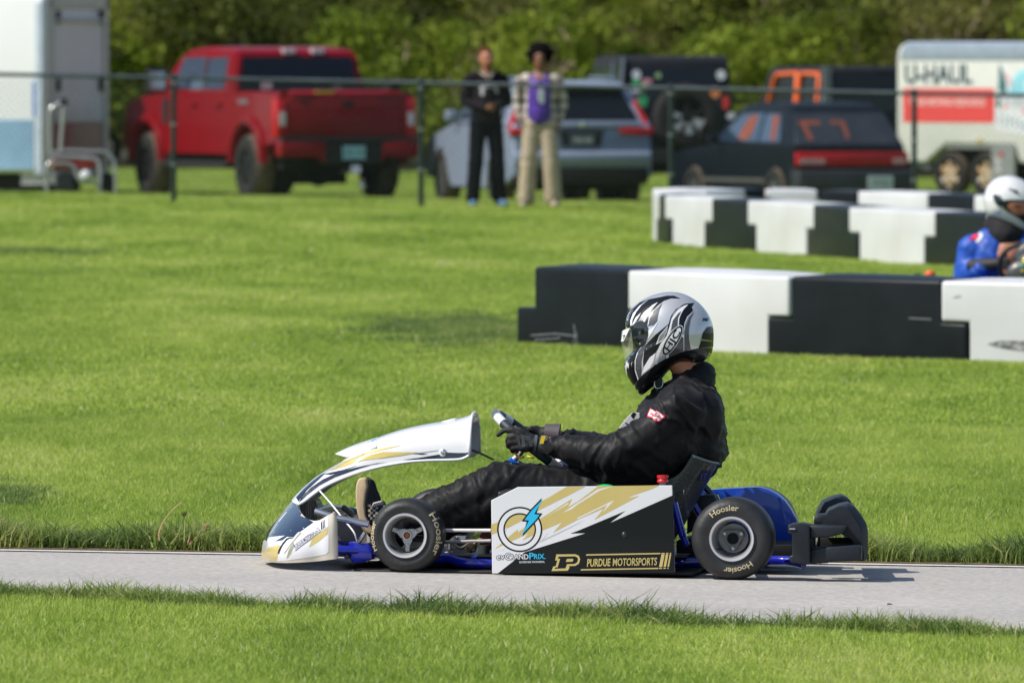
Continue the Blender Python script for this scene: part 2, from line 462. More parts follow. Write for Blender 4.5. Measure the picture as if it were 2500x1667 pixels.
# taller verge grass, leaning blades
tallP = [patch('verge_%s' % c, .17, 62, .035, .135, .0055, 1.25, GV, dry=.05) for c in ('a', 'bb', 'ccc', 'dddd')]
pts = []
for i in range(2500):
    x = rs.uniform(-4.6, 4.6); ny, fy = road_y(x)
    dd = abs(rs.normal(0, .16)); h = .98+.6*noise.noise((x*2.3, 1, 2))-.9*dd+rs.normal(0, .16)
    pts.append((x, fy+.10+dd, gz(x, 0), max(.45, h), rs.rand()*6.28, rs.randint(0, 4)))
for i in range(2000):
    x = rs.uniform(-4.6, 4.6); ny, fy = road_y(x)
    dens = noise.noise((x*2.1, 7, 2))
    if dens < rs.uniform(-1.3, .0): continue
    dd = abs(rs.normal(0, .10))
    pts.append((x, ny+.0-dd+.03*noise.noise((x*6, 4, 4)), gz(x, 0), max(.3, .62+.32*dens+.25*noise.noise((x*9, 2, 2))-.8*dd+rs.normal(0, .15)), rs.rand()*6.28, rs.randint(0, 4)))
scatter('grass_verge', 'longer dark green grass along both track edges', pts, tallP, GV)
# darker unmown grass round the barrier foot and the soft dark patch left of it
pts = []
b_line = [(1262, 74.6), (1555, 73.7), (1900, 72.8), (2330, 72.1), (2800, 71.7)]
for i in range(900):
    px = rs.uniform(1240, 2560); d = float(np.interp(px, [a[0] for a in b_line], [a[1] for a in b_line]))-.04-abs(rs.normal(0, .22))
    x = (px-PX0)*d/F; pts.append((x, d, gz(x, d), rs.uniform(.3, .62), rs.rand()*6.28, rs.randint(0, 4)))
scatter('grass_barrier_foot', 'longer grass around the foot of the near barrier row', pts, [patch('foot_%s' % c, .3, 90, .04, .12, .008, .8, GM, dry=.05) for c in ('a', 'bb', 'ccc', 'dddd')], GM)

pts = []
for i in range(1300):
    px = rs.normal(1120, 95); d = rs.normal(78.8, 1.7)
    if noise.noise((px*.012, d*.45, 1)) < rs.uniform(-.5, .1): continue
    x = (px-PX0)*d/F; pts.append((x, d, gz(x, d), rs.uniform(.25, .6), rs.rand()*6.28, rs.randint(0, 4)))
for cx, cd, sx_, sd, n_ in ((-60, 104, 150, .5, 260), (15, 49.3, 30, .5, 80)):
    for i in range(n_):
        px = rs.normal(cx, sx_); d = rs.normal(cd, sd); x = (px-PX0)*d/F; pts.append((x, d, gz(x, d), rs.uniform(.3, .6), rs.rand()*6.28, rs.randint(0, 4)))
scatter('grass_dark_patch', 'rougher darker grass in patches, largest left of the near barrier', pts, [patch('rough_%s' % c, .3, 110, .04, .12, .007, .8, GV, dry=.03) for c in ('a', 'bb', 'ccc', 'dddd')], GV)
# worn dirt showing at the left end of the near barrier
bm = BM(); c = 0
for (cx, cd, a, b) in ((1185, 78.2, .35, .5), (1290, 74.1, .25, .12), (1130, 79.6, .3, .4)):
    x0 = (cx-PX0)*cd/F; vs = [bm.verts.new((x0+math.cos(6.283*k/18)*a*(1+.3*noise.noise((k*.7, cx, 0))), cd+math.sin(6.283*k/18)*b*(1+.3*noise.noise((k*.7, cx, 4))), gz(x0, cd)+.006)) for k in range(18)]; bm.faces.new(vs)
dp = obj('bare_soil', bm, mat('bare_soil', (.16, .10, .055), .95, col2=(.34, .27, .12), vscale=14)); 
if dp.data.polygons[0].normal.z < 0: dp.data.flip_normals()
tag(dp, 'worn bare soil showing through the lawn left of the near barrier', kind='structure')
# ================================================================== barriers
WHITE = mat('white_plastic', (.71, .72, .74), .42, col2=(.60, .60, .60), vscale=1.6, detail=9, bump=.08, bscale=9, coat=.1)
BLACK = mat('black_plastic', (.009, .012, .015), .38, var=.25, vscale=4, bump=.1, bscale=12, spec=.2)
def barrier(a, b, white, label, group, lap=.17, H=.49, step=.255, W=.46, crown=.022):
    """one interlocking hollow plastic block between the joints a and b (world x,y)"""
    A = Vector((a[0], a[1], 0)); B = Vector((b[0], b[1], 0)); L = (B-A).length; ang = math.atan2(B.y-A.y, B.x-A.x)
    zc = gz((A.x+B.x)/2, A.y)
    slope = (gz(B.x, B.y)-gz(A.x, A.y))/L
    l2 = min(lap, L*.24)/2
    t0, t1 = (-l2, L+l2) if white else (l2, L-l2)
    b0, b1 = (l2, L-l2) if white else (-l2, L+l2)
    g = .004
    out = [(b0+g, -.03), (b1-g, -.03), (b1-g, step-g), (t1-g, step+(-g if not white else g)), (t1-g, H), (t0+g, H), (t0+g, step+(g if white else -g)), (b0+g, step-g)]
    if white: out = [(b0+g, -.03), (b1-g, -.03), (b1-g, step+g), (t1-g, step+g), (t1-g, H), (t0+g, H), (t0+g, step+g), (b0+g, step+g)]
    else: out = [(b0+g, -.03), (b1-g, -.03), (b1-g, step-g), (t1-g, step-g), (t1-g, H), (t0+g, H), (t0+g, step-g), (b0+g, step-g)]
    bm = BM(); prism(bm, out, 0, W, axis='y')
    bmesh.ops.bevel(bm, geom=[e for e in bm.edges], offset=.022, segments=3, affect='EDGES', profile=.6)
    for f in list(bm.faces):
        pass
    bmesh.ops.triangulate(bm, faces=[f for f in bm.faces if len(f.verts) > 4])
    for v in bm.verts:
        if v.co.z > H-.01:
            v.co.z += 0
        v.co.z += slope*v.co.x
    # crowned top
    box_top = []
    rows = []
    for i in range(7):
        y = .02+(W-.04)*i/6; c = crown*(1-((i-3)/3)**2)
        rows.append([(t0+.024+(t1-t0-.048)*k/8, y, H+c*min(1, 3.2*(1-abs(k-4)/4)+.0)+.0006+slope*(t0+(t1-t0)*k/8)) for k in range(9)])
    grid(bm, rows)
    o = obj('barrier_block', bm, WHITE if white else BLACK, smooth=40)
    o.location = (A.x, A.y, gz(A.x, A.y)); o.rotation_euler = (0, 0, ang)
    return tag(o, label, 'barrier block', group)
def row(joints, first_white, labels, group, **k):
    P = [((px-PX0)*d/F, d) for px, d in joints]; wv = first_white; out = []
    for i in range(len(P)-1):
        out.append(barrier(P[i], P[i+1], wv, labels[i], group, **k)); wv = not wv
    return out
G = 'interlocking track barrier blocks'
r1 = row([(1281, 74.6), (1555, 73.75), (1901, 72.85), (2330, 72.15), (2790, 71.7)], False,
    ['black block at the left end of the nearest barrier row', 'white block directly behind the silver helmet in the nearest row',
     'long black block in the nearest row between two white blocks', 'white block with a dark scuff mark, at the right of the nearest row'], G)
row([(1606, 114.4), (1632, 113.3), (1728, 112), (1835, 110.6), (1977, 108.9), (2085, 107.2), (2268, 105.5), (2425, 104), (2600, 102.8)], False,
    ['thin sliver of black block at the left bend of the middle row', 'small white block next to the left bend of the middle row',
     'black block of the middle row between the small and the wide white block', 'white block in the centre of the middle row',
     'black block of the middle row with a brown stain', 'widest white block of the middle row',
     'black block of the middle row beside the driver in blue', 'white block of the middle row hidden behind the driver in blue'], G, lap=.26, H=.445, step=.23, crown=.012)
row([(1593, 115.9), (1609, 114.6)], True, ['narrow white end block at the left corner of the middle row'], G, lap=.01, W=.3, H=.445, crown=.01)
row([(1700, 118.7), (1604, 116.3)], True, ['white block closing the bend between the middle and back rows'], G, lap=.0, H=.445, crown=.01)
row([(1690, 118.8), (1787, 119.2), (1882, 119.5), (1985, 119.5), (2105, 119.1), (2252, 118.2), (2390, 117.3), (2560, 116.4)], True,
    ['greyish white block at the left end of the back row', 'black block at the left of the back row', 'greyish white block in front of the dark hatchback rear wheel',
     'black block of the back row below the dark hatchback', 'greyish white block below the number plate of the dark hatchback', 'black block of the back row in front of the rental trailer wheels',
     'greyish white block of the back row beside the white helmet'], G, H=.445, crown=.012)
# scuff on the last block
bm = BM(); 
pl = [(0, .02), (.05, .0), (.12, -.015), (.22, -.03), (.34, -.045), (.40, -.04), (.42, .03), (.33, .05), (.2, .045), (.08, .045)]
M_ = r1[3]
addmesh(bm, polymesh([[(.20+x, .12+y*.8) for x, y in pl]]), lambda v: Vector((v.x, -.0025, v.y)))
sc_ = obj('scuff_mark', bm, mat('rubber_scuff', (.03, .03, .03), .8, col2=(.5, .5, .5), vscale=30, detail=6), parent=M_)
SCR = mat('scratch_white', (.35, .37, .38), .8, var=.3, vscale=60)
def marks(o, lines, m, r=.002):
    for i, l_ in enumerate(lines):
        bm = BM(); tube(bm, [(x, -.002, z) for x, z in l_], r, 5); obj('scratch_mark', bm, m, o)
marks(r1[0], [[(.06, .085), (.30, .10), (.50, .09)], [(.10, .060), (.34, .075)], [(.47, .04), (.485, .10), (.475, .16)], [(.50, .03), (.50, .12)]], SCR)
marks(r1[2], [[(1.20, .38), (1.245, .40)], [(.9, .26), (1.05, .255)]], SCR, .002)
# ================================================================== fence
FM = mat('fence_paint', (.028, .045, .045), .35, metal=.3, var=.2)
FW = mat('fence_wire', (.05, .06, .055), .45, metal=.5)
fr = thing('chain_link_fence', 'low black chain link fence with a top rail in front of the parked vehicles', 'fence', (0, 138.3, 0))
fx = [-16.2, -13.5, -10.7, -8.0, -5.35+.0]
def fpt(px, d): return (px-PX0)*d/F
fp = [(-1390, 137.2), (-785, 136.8), (-182, 136.4), (424, 136.0), (1028, 135.2), (1638, 134.3), (2232, 133.4), (2830, 132.6), (3430, 131.6)]
tops = []
for px, d in fp:
    x = fpt(px, d); g0 = gz(x, d); h = float(np.interp(px, [0, 2300], [1.35, 1.315]))
    bm = BM(); tube(bm, [(x, d-138.3, g0-.05), (x, d-138.3, g0+h+.02)], .030, 12)
    sphere(bm, (x, d-138.3, g0+h+.03), (.034, .034, .02))
    obj('post', bm, FM, fr, smooth=40)
    bm = BM()
    bm.free()
    for q in (.3, .62, .95):
        bm = BM(); tube(bm, [(x, d-138.3, g0+h*q), (x, d-138.3, g0+h*q+.025)], .035, 12)
        obj('tension_band', bm, mat('zinc_band', (.35, .36, .36), .35, metal=.8), fr, smooth=40)
    tops.append(Vector((x, d-138.3, g0+h)))
bm = BM(); tube(bm, tops, .022, 12); obj('top_rail', bm, mat('rail_coat', (.045, .065, .072), .3, metal=.2, var=.2), fr, smooth=60)
bm = BM()
def wire(a, b): tube(bm, [a, b], .0022, 3, cap=False)
for a, b in zip(tops, tops[1:]):
    L = (b-a).length; h = 1.27; n = int(L/.075)
    for i in range(-int(h/.075), n+1):
        for sgn in (1, -1):
            # diagonal strands clipped to the bay
            p = []
            for (u, v) in ((i*.075, 0), (i*.075+h, h)):
                p.append((u, v))
            (u0, v0), (u1, v1) = p
            if u0 < 0: v0 -= u0; u0 = 0
            if u1 > L: v1 -= (u1-L); u1 = L
            if v1 <= v0: continue
            if sgn < 0: u0, u1 = L-u0, L-u1
            A = a.lerp(b, u0/L)-Vector((0, 0, h-v0)); B = a.lerp(b, u1/L)-Vector((0, 0, h-v1))
            wire(A, B)
obj('wire_mesh', bm, FW, fr)

# ================================================================== trees and brush beyond the parking
def leaf_mat(name, c0, c1, c2):
    return grass_mat(name, [(0, c0), (.5, c1), (1, c2)], 1.6, .3, .6, .12)
LM = [leaf_mat('leaf_olive', (.036, .050, .008), (.135, .165, .022), (.31, .33, .06)),
      leaf_mat('leaf_fresh', (.045, .078, .009), (.165, .225, .022), (.36, .42, .06)),
      leaf_mat('leaf_dark', (.016, .025, .006), (.06, .075, .015), (.17, .19, .04)),
      leaf_mat('leaf_russet', (.05, .055, .016), (.15, .155, .035), (.31, .29, .09))]
BARK = mat('bark', (.10, .075, .05), .9, var=.4, vscale=12, bump=.6, bscale=30)
BARKL = mat('pale_bark', (.27, .21, .14), .9, var=.3, vscale=12, bump=.5, bscale=30)
def crown_mesh(seed, rx, ry, z0, z1, n, leaf, m, clump=34, bare=.0):
    r = np.random.RandomState(seed)
    cc = []
    while len(cc) < clump:
        p = r.rand(3)*2-1
        if (p**2).sum() > 1: continue
        cc.append((p[0]*rx, p[1]*ry, z0+(p[2]*.5+.5)*(z1-z0)))
    cc = np.array(cc); cr_ = r.uniform(.28, .72, clump)*min(rx, ry)*.75
    ci = r.randint(0, clump, n)
    dv = r.normal(size=(n, 3)); dv /= np.linalg.norm(dv, axis=1)[:, None]
    rad = cr_[ci]*(r.rand(n)**.4)
    P = cc[ci]+dv*rad[:, None]*np.array([1, 1, .75])
    P[:, 2] = np.maximum(P[:, 2], .05)
    nr = dv*.6+r.normal(size=(n, 3))*.6+np.array([0, 0, .35]); nr /= np.linalg.norm(nr, axis=1)[:, None]
    u = np.cross(nr, r.normal(size=(n, 3))); u /= np.linalg.norm(u, axis=1)[:, None]; v = np.cross(nr, u)
    s = (leaf*r.uniform(.6, 1.4, n))[:, None]
    V = np.stack([P-u*s, P+v*s*.55, P+u*s, P-v*s*.55], 1).astype(np.float32)
    me = bpy.data.meshes.new('crown'); me.vertices.add(n*4); me.vertices.foreach_set('co', V.ravel())
    me.loops.add(n*4); me.loops.foreach_set('vertex_index', np.arange(n*4, dtype=np.int32))
    me.polygons.add(n); me.polygons.foreach_set('loop_start', (np.arange(n)*4).astype(np.int32)); me.update(); me.validate()
    cs = r.rand(clump)*.8
    a = me.attributes.new('shade', 'FLOAT', 'POINT'); a.data.foreach_set('value', np.repeat(cs[ci]*.75+r.rand(n)*.3, 4).astype(np.float32))
    me.materials.append(m); return me, cc
def limbs(seed, h, r0, cc, tr=True, nb=12):
    r = random.Random(seed); bm = BM()
    p = [Vector((0, 0, -.1))]
    for i in range(5): p.append(Vector((r.uniform(-.12, .12)*i, r.uniform(-.12, .12)*i, h*(i+1)/5)))
    tube(bm, p, [r0*(1-.75*i/5) for i in range(6)], 8)
    for k in range(nb):
        c = Vector(cc[k % len(cc)]); s = p[r.randint(1, 3)]
        mid = s.lerp(c, .5)+Vector((r.uniform(-.2, .2), r.uniform(-.2, .2), r.uniform(0, .25)))
        tube(bm, curve([s, mid, c], 4), [r0*(.62 if nb > 20 else .42)*(1-.8*t/8) for t in range(9)], 5)
    return bm
protos = []
kinds = [('olive brush thicket', 0, 1.7, 1.4, .1, 3.4, 5200, .062), ('fresh green bush', 1, 1.35, 1.2, .1, 2.7, 4600, .06), ('dark brush', 2, 1.6, 1.3, .1, 3.2, 5000, .062), ('russet brush with bare twigs', 3, 1.4, 1.2, .3, 3.3, 3000, .055),
         ('tall olive tree', 0, 2.4, 2.0, 1.6, 7.5, 7500, .09)]
random.seed(21)
TPL = []
for ki, (nm, mi, rx, ry, z0, z1, n, lf) in enumerate(kinds):
    for v in range(2):
        me, cc = crown_mesh(ki*10+v, rx, ry, z0, z1, n, lf, LM[mi], clump=46 if ki < 4 else 70)
        bmx = limbs(ki*7+v, z1*.75, .09 if ki < 4 else .16, cc, nb=26 if ki == 3 else 16)
        lm = frombm(bmx, 'limbs'); lm.materials.append(BARKL if ki in (3, 1) else BARK); lm.shade_smooth()
        TPL.append((ki, me, lm))
spots = []
labs = {0: 'olive thicket', 1: 'fresh green bush', 2: 'dark brush', 3: 'sparse russet brush', 4: 'tall olive tree'}
near_what = [(-2000, 'left of the white box trailer'), (250, 'directly behind the white box trailer'), (620, 'behind the cab of the red pickup'), (980, 'above the bed of the red pickup'), (1200, 'behind the person in dark clothes'), (1420, 'behind the person in the plaid shirt'),
             (1780, 'behind the black off-roader with the spare wheel'), (2150, 'above the dark hatchback'), (2600, 'above the rental trailer'), (5000, 'beyond the right edge of the rental trailer')]
cnt = {}
r = random.Random(5)
for rowi, (dy, step, pick) in enumerate(((226, 190, (0, 3, 1, 2, 0, 3, 1, 0, 2)), (229.5, 230, (0, 2, 3, 1, 2, 3)), (234, 300, (2, 4, 2, 0, 4)), (239, 340, (4, 2, 4, 0)))):
    px = -900+rowi*60
    while px < 3500:
        k = pick[r.randint(0, len(pick)-1)]
        if rowi == 0 and 900 < px < 1400: k = 1
        if rowi == 0 and 250 < px < 420: k = 0
        d = dy+r.uniform(-1.2, 1.2); x = (px-PX0)*d/F
        spots.append((k, x, d, r.uniform(.82, 1.2), r.uniform(0, 6.28), px, rowi))
        px += step*r.uniform(.75, 1.25)
rown = ['front line', 'second line', 'third line', 'back line']
for k, x, d, s, rz, px, rowi in spots:
    wh = next(b for a, b in reversed([(-9999, 'x')]+near_what) if px >= a) if False else [b for a, b in near_what if px < a or a == 5000][0]
    base = '%s %s, %s' % (labs[k], rown[rowi], wh)
    name = 'tree' if k == 4 else 'bush'
    t = thing(name, base, name, (x, d, gz(x, d)), rz, 'trees and brush of the wood edge')
    t.scale = (s, s, s*r.uniform(.92, 1.15))
    c = r.choice([q for q in TPL if q[0] == k])
    a = bpy.data.objects.new('crown', c[1]); COL.objects.link(a); a.parent = t
    b = bpy.data.objects.new('trunk', c[2]); COL.objects.link(b); b.parent = t
    cnt.setdefault(base, []).append(t)
for b_, L_ in cnt.items():
    if len(L_) > 1:
        for i, t in enumerate(sorted(L_, key=lambda o: o.location.x)):
            t['label'] = b_.replace('thicket', ('left', 'right', 'further right', 'far right')[min(i, 3)]+' thicket') if 'thicket' in b_ else ('left ' if i == 0 else 'right ' if i == 1 else 'further right ')+b_
# leaf litter floor behind
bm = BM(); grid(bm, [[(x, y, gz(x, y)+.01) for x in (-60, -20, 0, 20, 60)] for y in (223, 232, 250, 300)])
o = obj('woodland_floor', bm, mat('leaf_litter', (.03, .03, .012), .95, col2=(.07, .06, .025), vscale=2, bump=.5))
if o.data.polygons[0].normal.z < 0: o.data.flip_normals()
tag(o, 'shady leaf litter under the wood', kind='structure')

# wood ring added to darken reflections in the paintwork and fill gaps behind trees
def wood_ring():
    r = np.random.RandomState(4); V = []; sh = []; n = 0
    for k in range(2600):
        a = r.rand()*2*math.pi; R0 = 300+r.rand()*30
        cx, cy = math.cos(a)*R0, 90+math.sin(a)*R0
        m = 60; c = r.rand(m, 3)*2-1
        P = np.array([cx, cy, 7.0])+c*np.array([6, 6, 8.0])
        u = r.normal(size=(m, 3)); u /= np.linalg.norm(u, axis=1)[:, None]; v = np.cross(u, r.normal(size=(m, 3))); v /= np.linalg.norm(v, axis=1)[:, None]
        s_ = r.uniform(.9, 2.2, (m, 1))
        V.append(np.stack([P-u*s_, P+v*s_*.7, P+u*s_, P-v*s_*.7], 1)); sh.append(np.full(m*4, r.rand()*.8)); n += m
    V = np.concatenate(V).astype(np.float32)
    me = bpy.data.meshes.new('added_wood'); me.vertices.add(n*4); me.vertices.foreach_set('co', V.ravel())
    me.loops.add(n*4); me.loops.foreach_set('vertex_index', np.arange(n*4, dtype=np.int32))
    me.polygons.add(n); me.polygons.foreach_set('loop_start', (np.arange(n)*4).astype(np.int32)); me.update()
    a = me.attributes.new('shade', 'FLOAT', 'POINT'); a.data.foreach_set('value', np.concatenate(sh).astype(np.float32))
    o = link('added_wood', me, LM[0]); return tag(o, 'added ring of leafy woodland around the circuit, for darker reflections', 'wood', kind='stuff')
wood_ring()
# ================================================================== vehicles (frame: x right, y forward from the rear bumper, z up)
GLASS = mat('tinted_glass', (.006, .008, .012), .12, var=.1, spec=.35, coat=.05)
GLASSB = mat('side_glass', (.025, .05, .09), .05, var=.3, vscale=2, spec=.9, coat=1)
RUB = mat('road_rubber', (.014, .013, .012), .9, var=.3, vscale=20, bump=.3)
TREAD = mat('dusty_tread', (.11, .085, .06), .95, var=.35, vscale=14, bump=.6, bscale=40)
TRIM = mat('black_trim', (.009, .010, .011), .8, var=.2)
REDL = mat('red_lens', (.50, .005, .012), .3, var=.1, coat=.15, spec=.3)
WHL = mat('clear_lens', (.62, .58, .58), .2, var=.1, coat=.5)
CHROME = mat('chrome', (.75, .76, .78), .12, metal=1, var=.05)
ALLOY = mat('alloy', (.33, .34, .36), .3, metal=.8, var=.1)
UNDER = mat('underbody', (.008, .008, .008), .9)
def wheel(parent, x, y, r, w, side, rim_m, nsp=6, rr=.6, name='wheel', tread=TREAD, dish=.02):
    """upright wheel whose axle is along x; side=-1 outer face towards -x"""
    M = Matrix.Translation((x, y, r)) @ Matrix.Rotation(R(90), 4, 'Z')
    h = w/2; ri = r*rr
    bm = BM()
    prof = [(ri, -h*.9), (ri*1.08, -h*.98), (r*.86, -h), (r*.95, -h*.86), (r*.99, -h*.6), (r, -h*.2), (r, h*.2), (r*.99, h*.6), (r*.95, h*.86), (r*.86, h), (ri*1.08, h*.98), (ri, h*.9)]
    rings = lathe(bm, prof, 36, M=Matrix.Rotation(R(90), 4, 'Z'), close=True)
    for f in bm.faces:
        c = f.calc_center_median(); 
        f.material_index = 1 if math.hypot(c.y, c.z) > r*.93 else 0
    tw = obj(name, bm, [RUB, tread], parent, smooth=45, loc=(x, y, r))
    # tread lugs
    bm = BM()
    s = side
    lathe(bm, [(ri*1.01, s*h*.92), (ri*.94, s*h*.95), (ri*.9, s*h*.6), (ri*.86, s*h*.25), (ri*.86, -s*h*.7)], 30, M=Matrix.Rotation(R(90), 4, 'Z'))
    for k in range(nsp):
        a = 2*math.pi*k/nsp
        def sp(v, a=a): return Matrix.Rotation(a, 4, 'X') @ v
        q = [(-ri*.13, ri*.1), (ri*.13, ri*.1), (ri*.16, ri*.9), (-ri*.16, ri*.9)]
        xo = s*h*.80
        A = [bm.verts.new(sp(Vector((xo, p[0], p[1])))) for p in q]; B = [bm.verts.new(sp(Vector((xo-s*.05, p[0]*1.2, p[1])))) for p in q]
        for i in range(4): bm.faces.new((A[i], A[(i+1) % 4], B[(i+1) % 4], B[i]))
        bm.faces.new(A); bm.faces.new(B[::-1])
    lathe(bm, [(.001, s*h*.74), (ri*.2, s*h*.74), (ri*.26, s*h*.6), (ri*.26, s*h*.3)], 16, M=Matrix.Rotation(R(90), 4, 'Z'))
    for k in range(5):
        a = 2*math.pi*(k+.5)/5
        sphere(bm, (s*h*.78, math.cos(a)*ri*.18, math.sin(a)*ri*.18), .012, sub=1)
    bmesh.ops.recalc_face_normals(bm, faces=bm.faces[:])
    obj('rim', bm, rim_m, tw, smooth=40)
    bm = BM(); lathe(bm, [(.001, s*h*.1), (ri*.86, s*h*.1)], 24, M=Matrix.Rotation(R(90), 4, 'Z')); obj('brake_disc', bm, UNDER, tw)
    return tw
def arc(cy, cz, r, a0, a1, n=10): return [(cy+r*math.cos(R(a0+(a1-a0)*i/n)), cz+r*math.sin(R(a0+(a1-a0)*i/n))) for i in range(n+1)]
def taper(half, segs):
    """narrowing of the body with height: segs [(z, factor)]"""
    zs = [s[0] for s in segs]; fs = [s[1] for s in segs]
    def fn(v): v.x *= float(np.interp(v.z, zs, fs)); return v
    return fn
def slab(bm, pts, th, side_x, fn=None, mi=0):
    """flat panel outline (y,z) standing proud on the side x=side_x, following fn"""
    s = 1 if side_x > 0 else -1
    prism(bm, pts, side_x-s*.02, side_x+s*th, axis='x', fn=fn, mi=mi)
def plate(parent, x, y, z, label_rows, base, ink, w=.305, h=.153, ax='y'):
    bm = BM(); box(bm, x-w/2, x+w/2, y-.012, y, z-h/2, z+h/2)
    p = obj('number_plate', bm, base, parent, bevel=.006)
    bm = BM()
    for s, sz, dz, in label_rows:
        addmesh(bm, textmesh(s, sz, align='CENTER', bold=.002), lambda v: Vector((x+v.x, y-.0145, z+v.y+dz)))
    obj('plate_characters', bm, ink, p)
    return p
def place_vehicle(t, px, d, rz):
    x = (px-PX0)*d/F; t.location = (x, d, gz(x, d)); t.rotation_euler = (0, 0, rz)

# ---------------------------------------------------------------- red pickup
RED = mat('red_paint', (.21, .0012, .006), .42, var=.06, coat=.22, spec=.15)
def red_pickup():
    t = thing('pickup_truck', 'lifted red four-door pickup truck parked behind the fence, tailgate towards us', 'pickup truck')
    place_vehicle(t, 852, 172.0, R(21.5))
    W = 1.01; fn = taper(W, [(0, .98), (.9, 1), (1.4, .985), (1.5, .965), (2.1, .86)])
    # lower body with wheel arches
    low = [(.12, .80), (.12, 1.47), (1.9, 1.47), (1.9, 1.49), (4.35, 1.48), (4.5, 1.47), (5.7, 1.37), (6.12, 1.28), (6.2, 1.0), (6.2, .68)]
    low += arc(5.22, .50, .53, 15, 165) + [(4.6, .62), (1.85, .62)] + arc(1.22, .50, .53, 12, 168) + [(.62, .74)]
    bm = BM(); prism(bm, low, -W, W, fn=fn)
    bmesh.ops.bevel(bm, geom=[e for e in bm.edges if abs(e.verts[0].co.x-e.verts[1].co.x) < 1e-4 and e.verts[0].co.z > 1.2 and e.verts[1].co.z > 1.2], offset=.045, segments=3, affect='EDGES')
    body = obj('body', bm, RED, t, smooth=35)
    # haunches above the wheels
    for sx, nm in ((-1, 'fender'), (1, 'fender')):
        for cy in (1.22, 5.22):
            bm = BM()
            o = arc(cy, .50, .66, 0, 180, 14); i_ = arc(cy, .50, .53, 180, 0, 14)
            prism(bm, o+i_, sx*.96, sx*1.075)
            bmesh.ops.bevel(bm, geom=[e for e in bm.edges if all(abs(abs(v.co.x)-1.075) < .001 for v in e.verts)], offset=.03, segments=3, affect='EDGES')
            obj(nm, bm, RED, body, smooth=40)
    # cab
    cab = [(1.93, 1.46), (2.02, 1.98), (2.15, 2.05), (3.1, 2.09), (4.0, 2.04), (4.25, 1.93), (4.95, 1.46)]
    bm = BM(); prism(bm, cab, -W, W, fn=fn)
    bmesh.ops.bevel(bm, geom=[e for e in bm.edges if max(v.co.z for v in e.verts) > 1.9], offset=.05, segments=3, affect='EDGES')
    obj('cab', bm, RED, t, smooth=40)
    # rear window and side windows
    bm = BM()
    q = [(-.87, 1.49), (.87, 1.49), (.79, 1.955), (-.79, 1.955)]
    vs = [bm.verts.new((x, 1.925+(z-1.46)*.17-.012, z)) for x, z in q]; v2 = [bm.verts.new((x, 1.95+(z-1.46)*.17, z)) for x, z in q]
    bm.faces.new(vs); [bm.faces.new((vs[i], vs[(i+1) % 4], v2[(i+1) % 4], v2[i])) for i in range(4)]
    bmesh.ops.recalc_face_normals(bm, faces=bm.faces[:])
    obj('window', bm, GLASS, t)
    for sx in (-1, 1):
        for y0, y1, c in ((2.22, 3.02, 0), (3.10, 4.02, .34)):
            bm = BM(); slab(bm, [(y0, 1.50), (y1+c, 1.50), (y1, 1.93), (y0+.04, 1.95)], .004, sx*W, fn); obj('window', bm, GLASSB, t)
        bm = BM(); slab(bm, [(3.03, 1.5), (3.09, 1.5), (3.09, 1.94), (3.03, 1.94)], .006, sx*W, fn); obj('door_pillar', bm, TRIM, t)
        bm = BM(); slab(bm, [(2.08, .66), (2.10, .66), (2.10, 1.48), (2.08, 1.48)], .002, sx*W, fn); slab(bm, [(3.05, .66), (3.065, .66), (3.065, 1.48), (3.05, 1.48)], .002, sx*W, fn); obj('door_gap', bm, TRIM, t)
        for y in (2.3, 3.3): bm = BM(); box(bm, *sorted((sx*1.0, sx*1.035)), y, y+.2, 1.27, 1.31); obj('door_handle', bm, RED, t, bevel=.008)
        bm = BM(); box(bm, *sorted((sx*1.0, sx*1.18)), 4.18, 4.24, 1.50, 1.56); box(bm, *sorted((sx*1.12, sx*1.40)), 4.13, 4.27, 1.44, 1.78)
        mr = obj('mirror', bm, TRIM, t, bevel=.03, seg=3, smooth=50)
        bm = BM(); box(bm, *sorted((sx*1.15, sx*1.37)), 4.118, 4.129, 1.49, 1.74); obj('mirror_glass', bm, CHROME, mr, bevel=.004)
        bm = BM(); prism(bm, [(2.0, .42), (4.55, .42), (4.55, .52), (2.0, .52)], sx*.86, sx*1.05); obj('running_board', bm, TRIM, t, bevel=.02)
        # tail lamp
        bm = BM(); box(bm, *sorted((sx*.86, sx*1.012)), .085, .30, .86, 1.38)
        tl = obj('tail_light', bm, REDL, t, bevel=.02, smooth=50)
        bm = BM(); box(bm, *sorted((sx*.885, sx*.975)), .075, .09, 1.02, 1.20); obj('reverse_lens', bm, WHL, tl, bevel=.005)
    bm = BM(); slab(bm, [(1.25, 1.31), (1.62, 1.31), (1.64, 1.37), (1.27, 1.37)], .006, -W, fn); obj('side_badge', bm, ALLOY, t)
    bm = BM(); slab(bm, [(4.40, 1.02), (4.62, 1.02), (4.66, 1.36), (4.44, 1.36)], .006, -W, fn); obj('fender_vent', bm, TRIM, t)
    # tailgate
    bm = BM(); box(bm, -.845, .845, .085, .15, .86, 1.46)
    tg = obj('tailgate', bm, RED, t, bevel=.025, seg=3, smooth=50)
    bm = BM(); prism(bm, [(.03, 1.43), (.03, 1.455), (.13, 1.50), (.3, 1.49), (.3, 1.44)], -.78, .78); obj('tailgate_spoiler', bm, RED, tg, bevel=.008, smooth=50)
    bm = BM(); box(bm, .02, .80, .35, .75, 1.43, 1.56); box(bm, .62, .80, .10, .5, 1.47, 1.60); obj('bed_cargo', bm, TRIM, t, bevel=.02)
    bm = BM(); box(bm, -.07, .10, .070, .087, 1.27, 1.35); obj('tailgate_handle', bm, TRIM, tg, bevel=.01)
    for z in (1.02, 1.22): 
        bm = BM(); box(bm, -.80, .80, .079, .088, z, z+.02); obj('tailgate_crease', bm, RED, tg, bevel=.004)
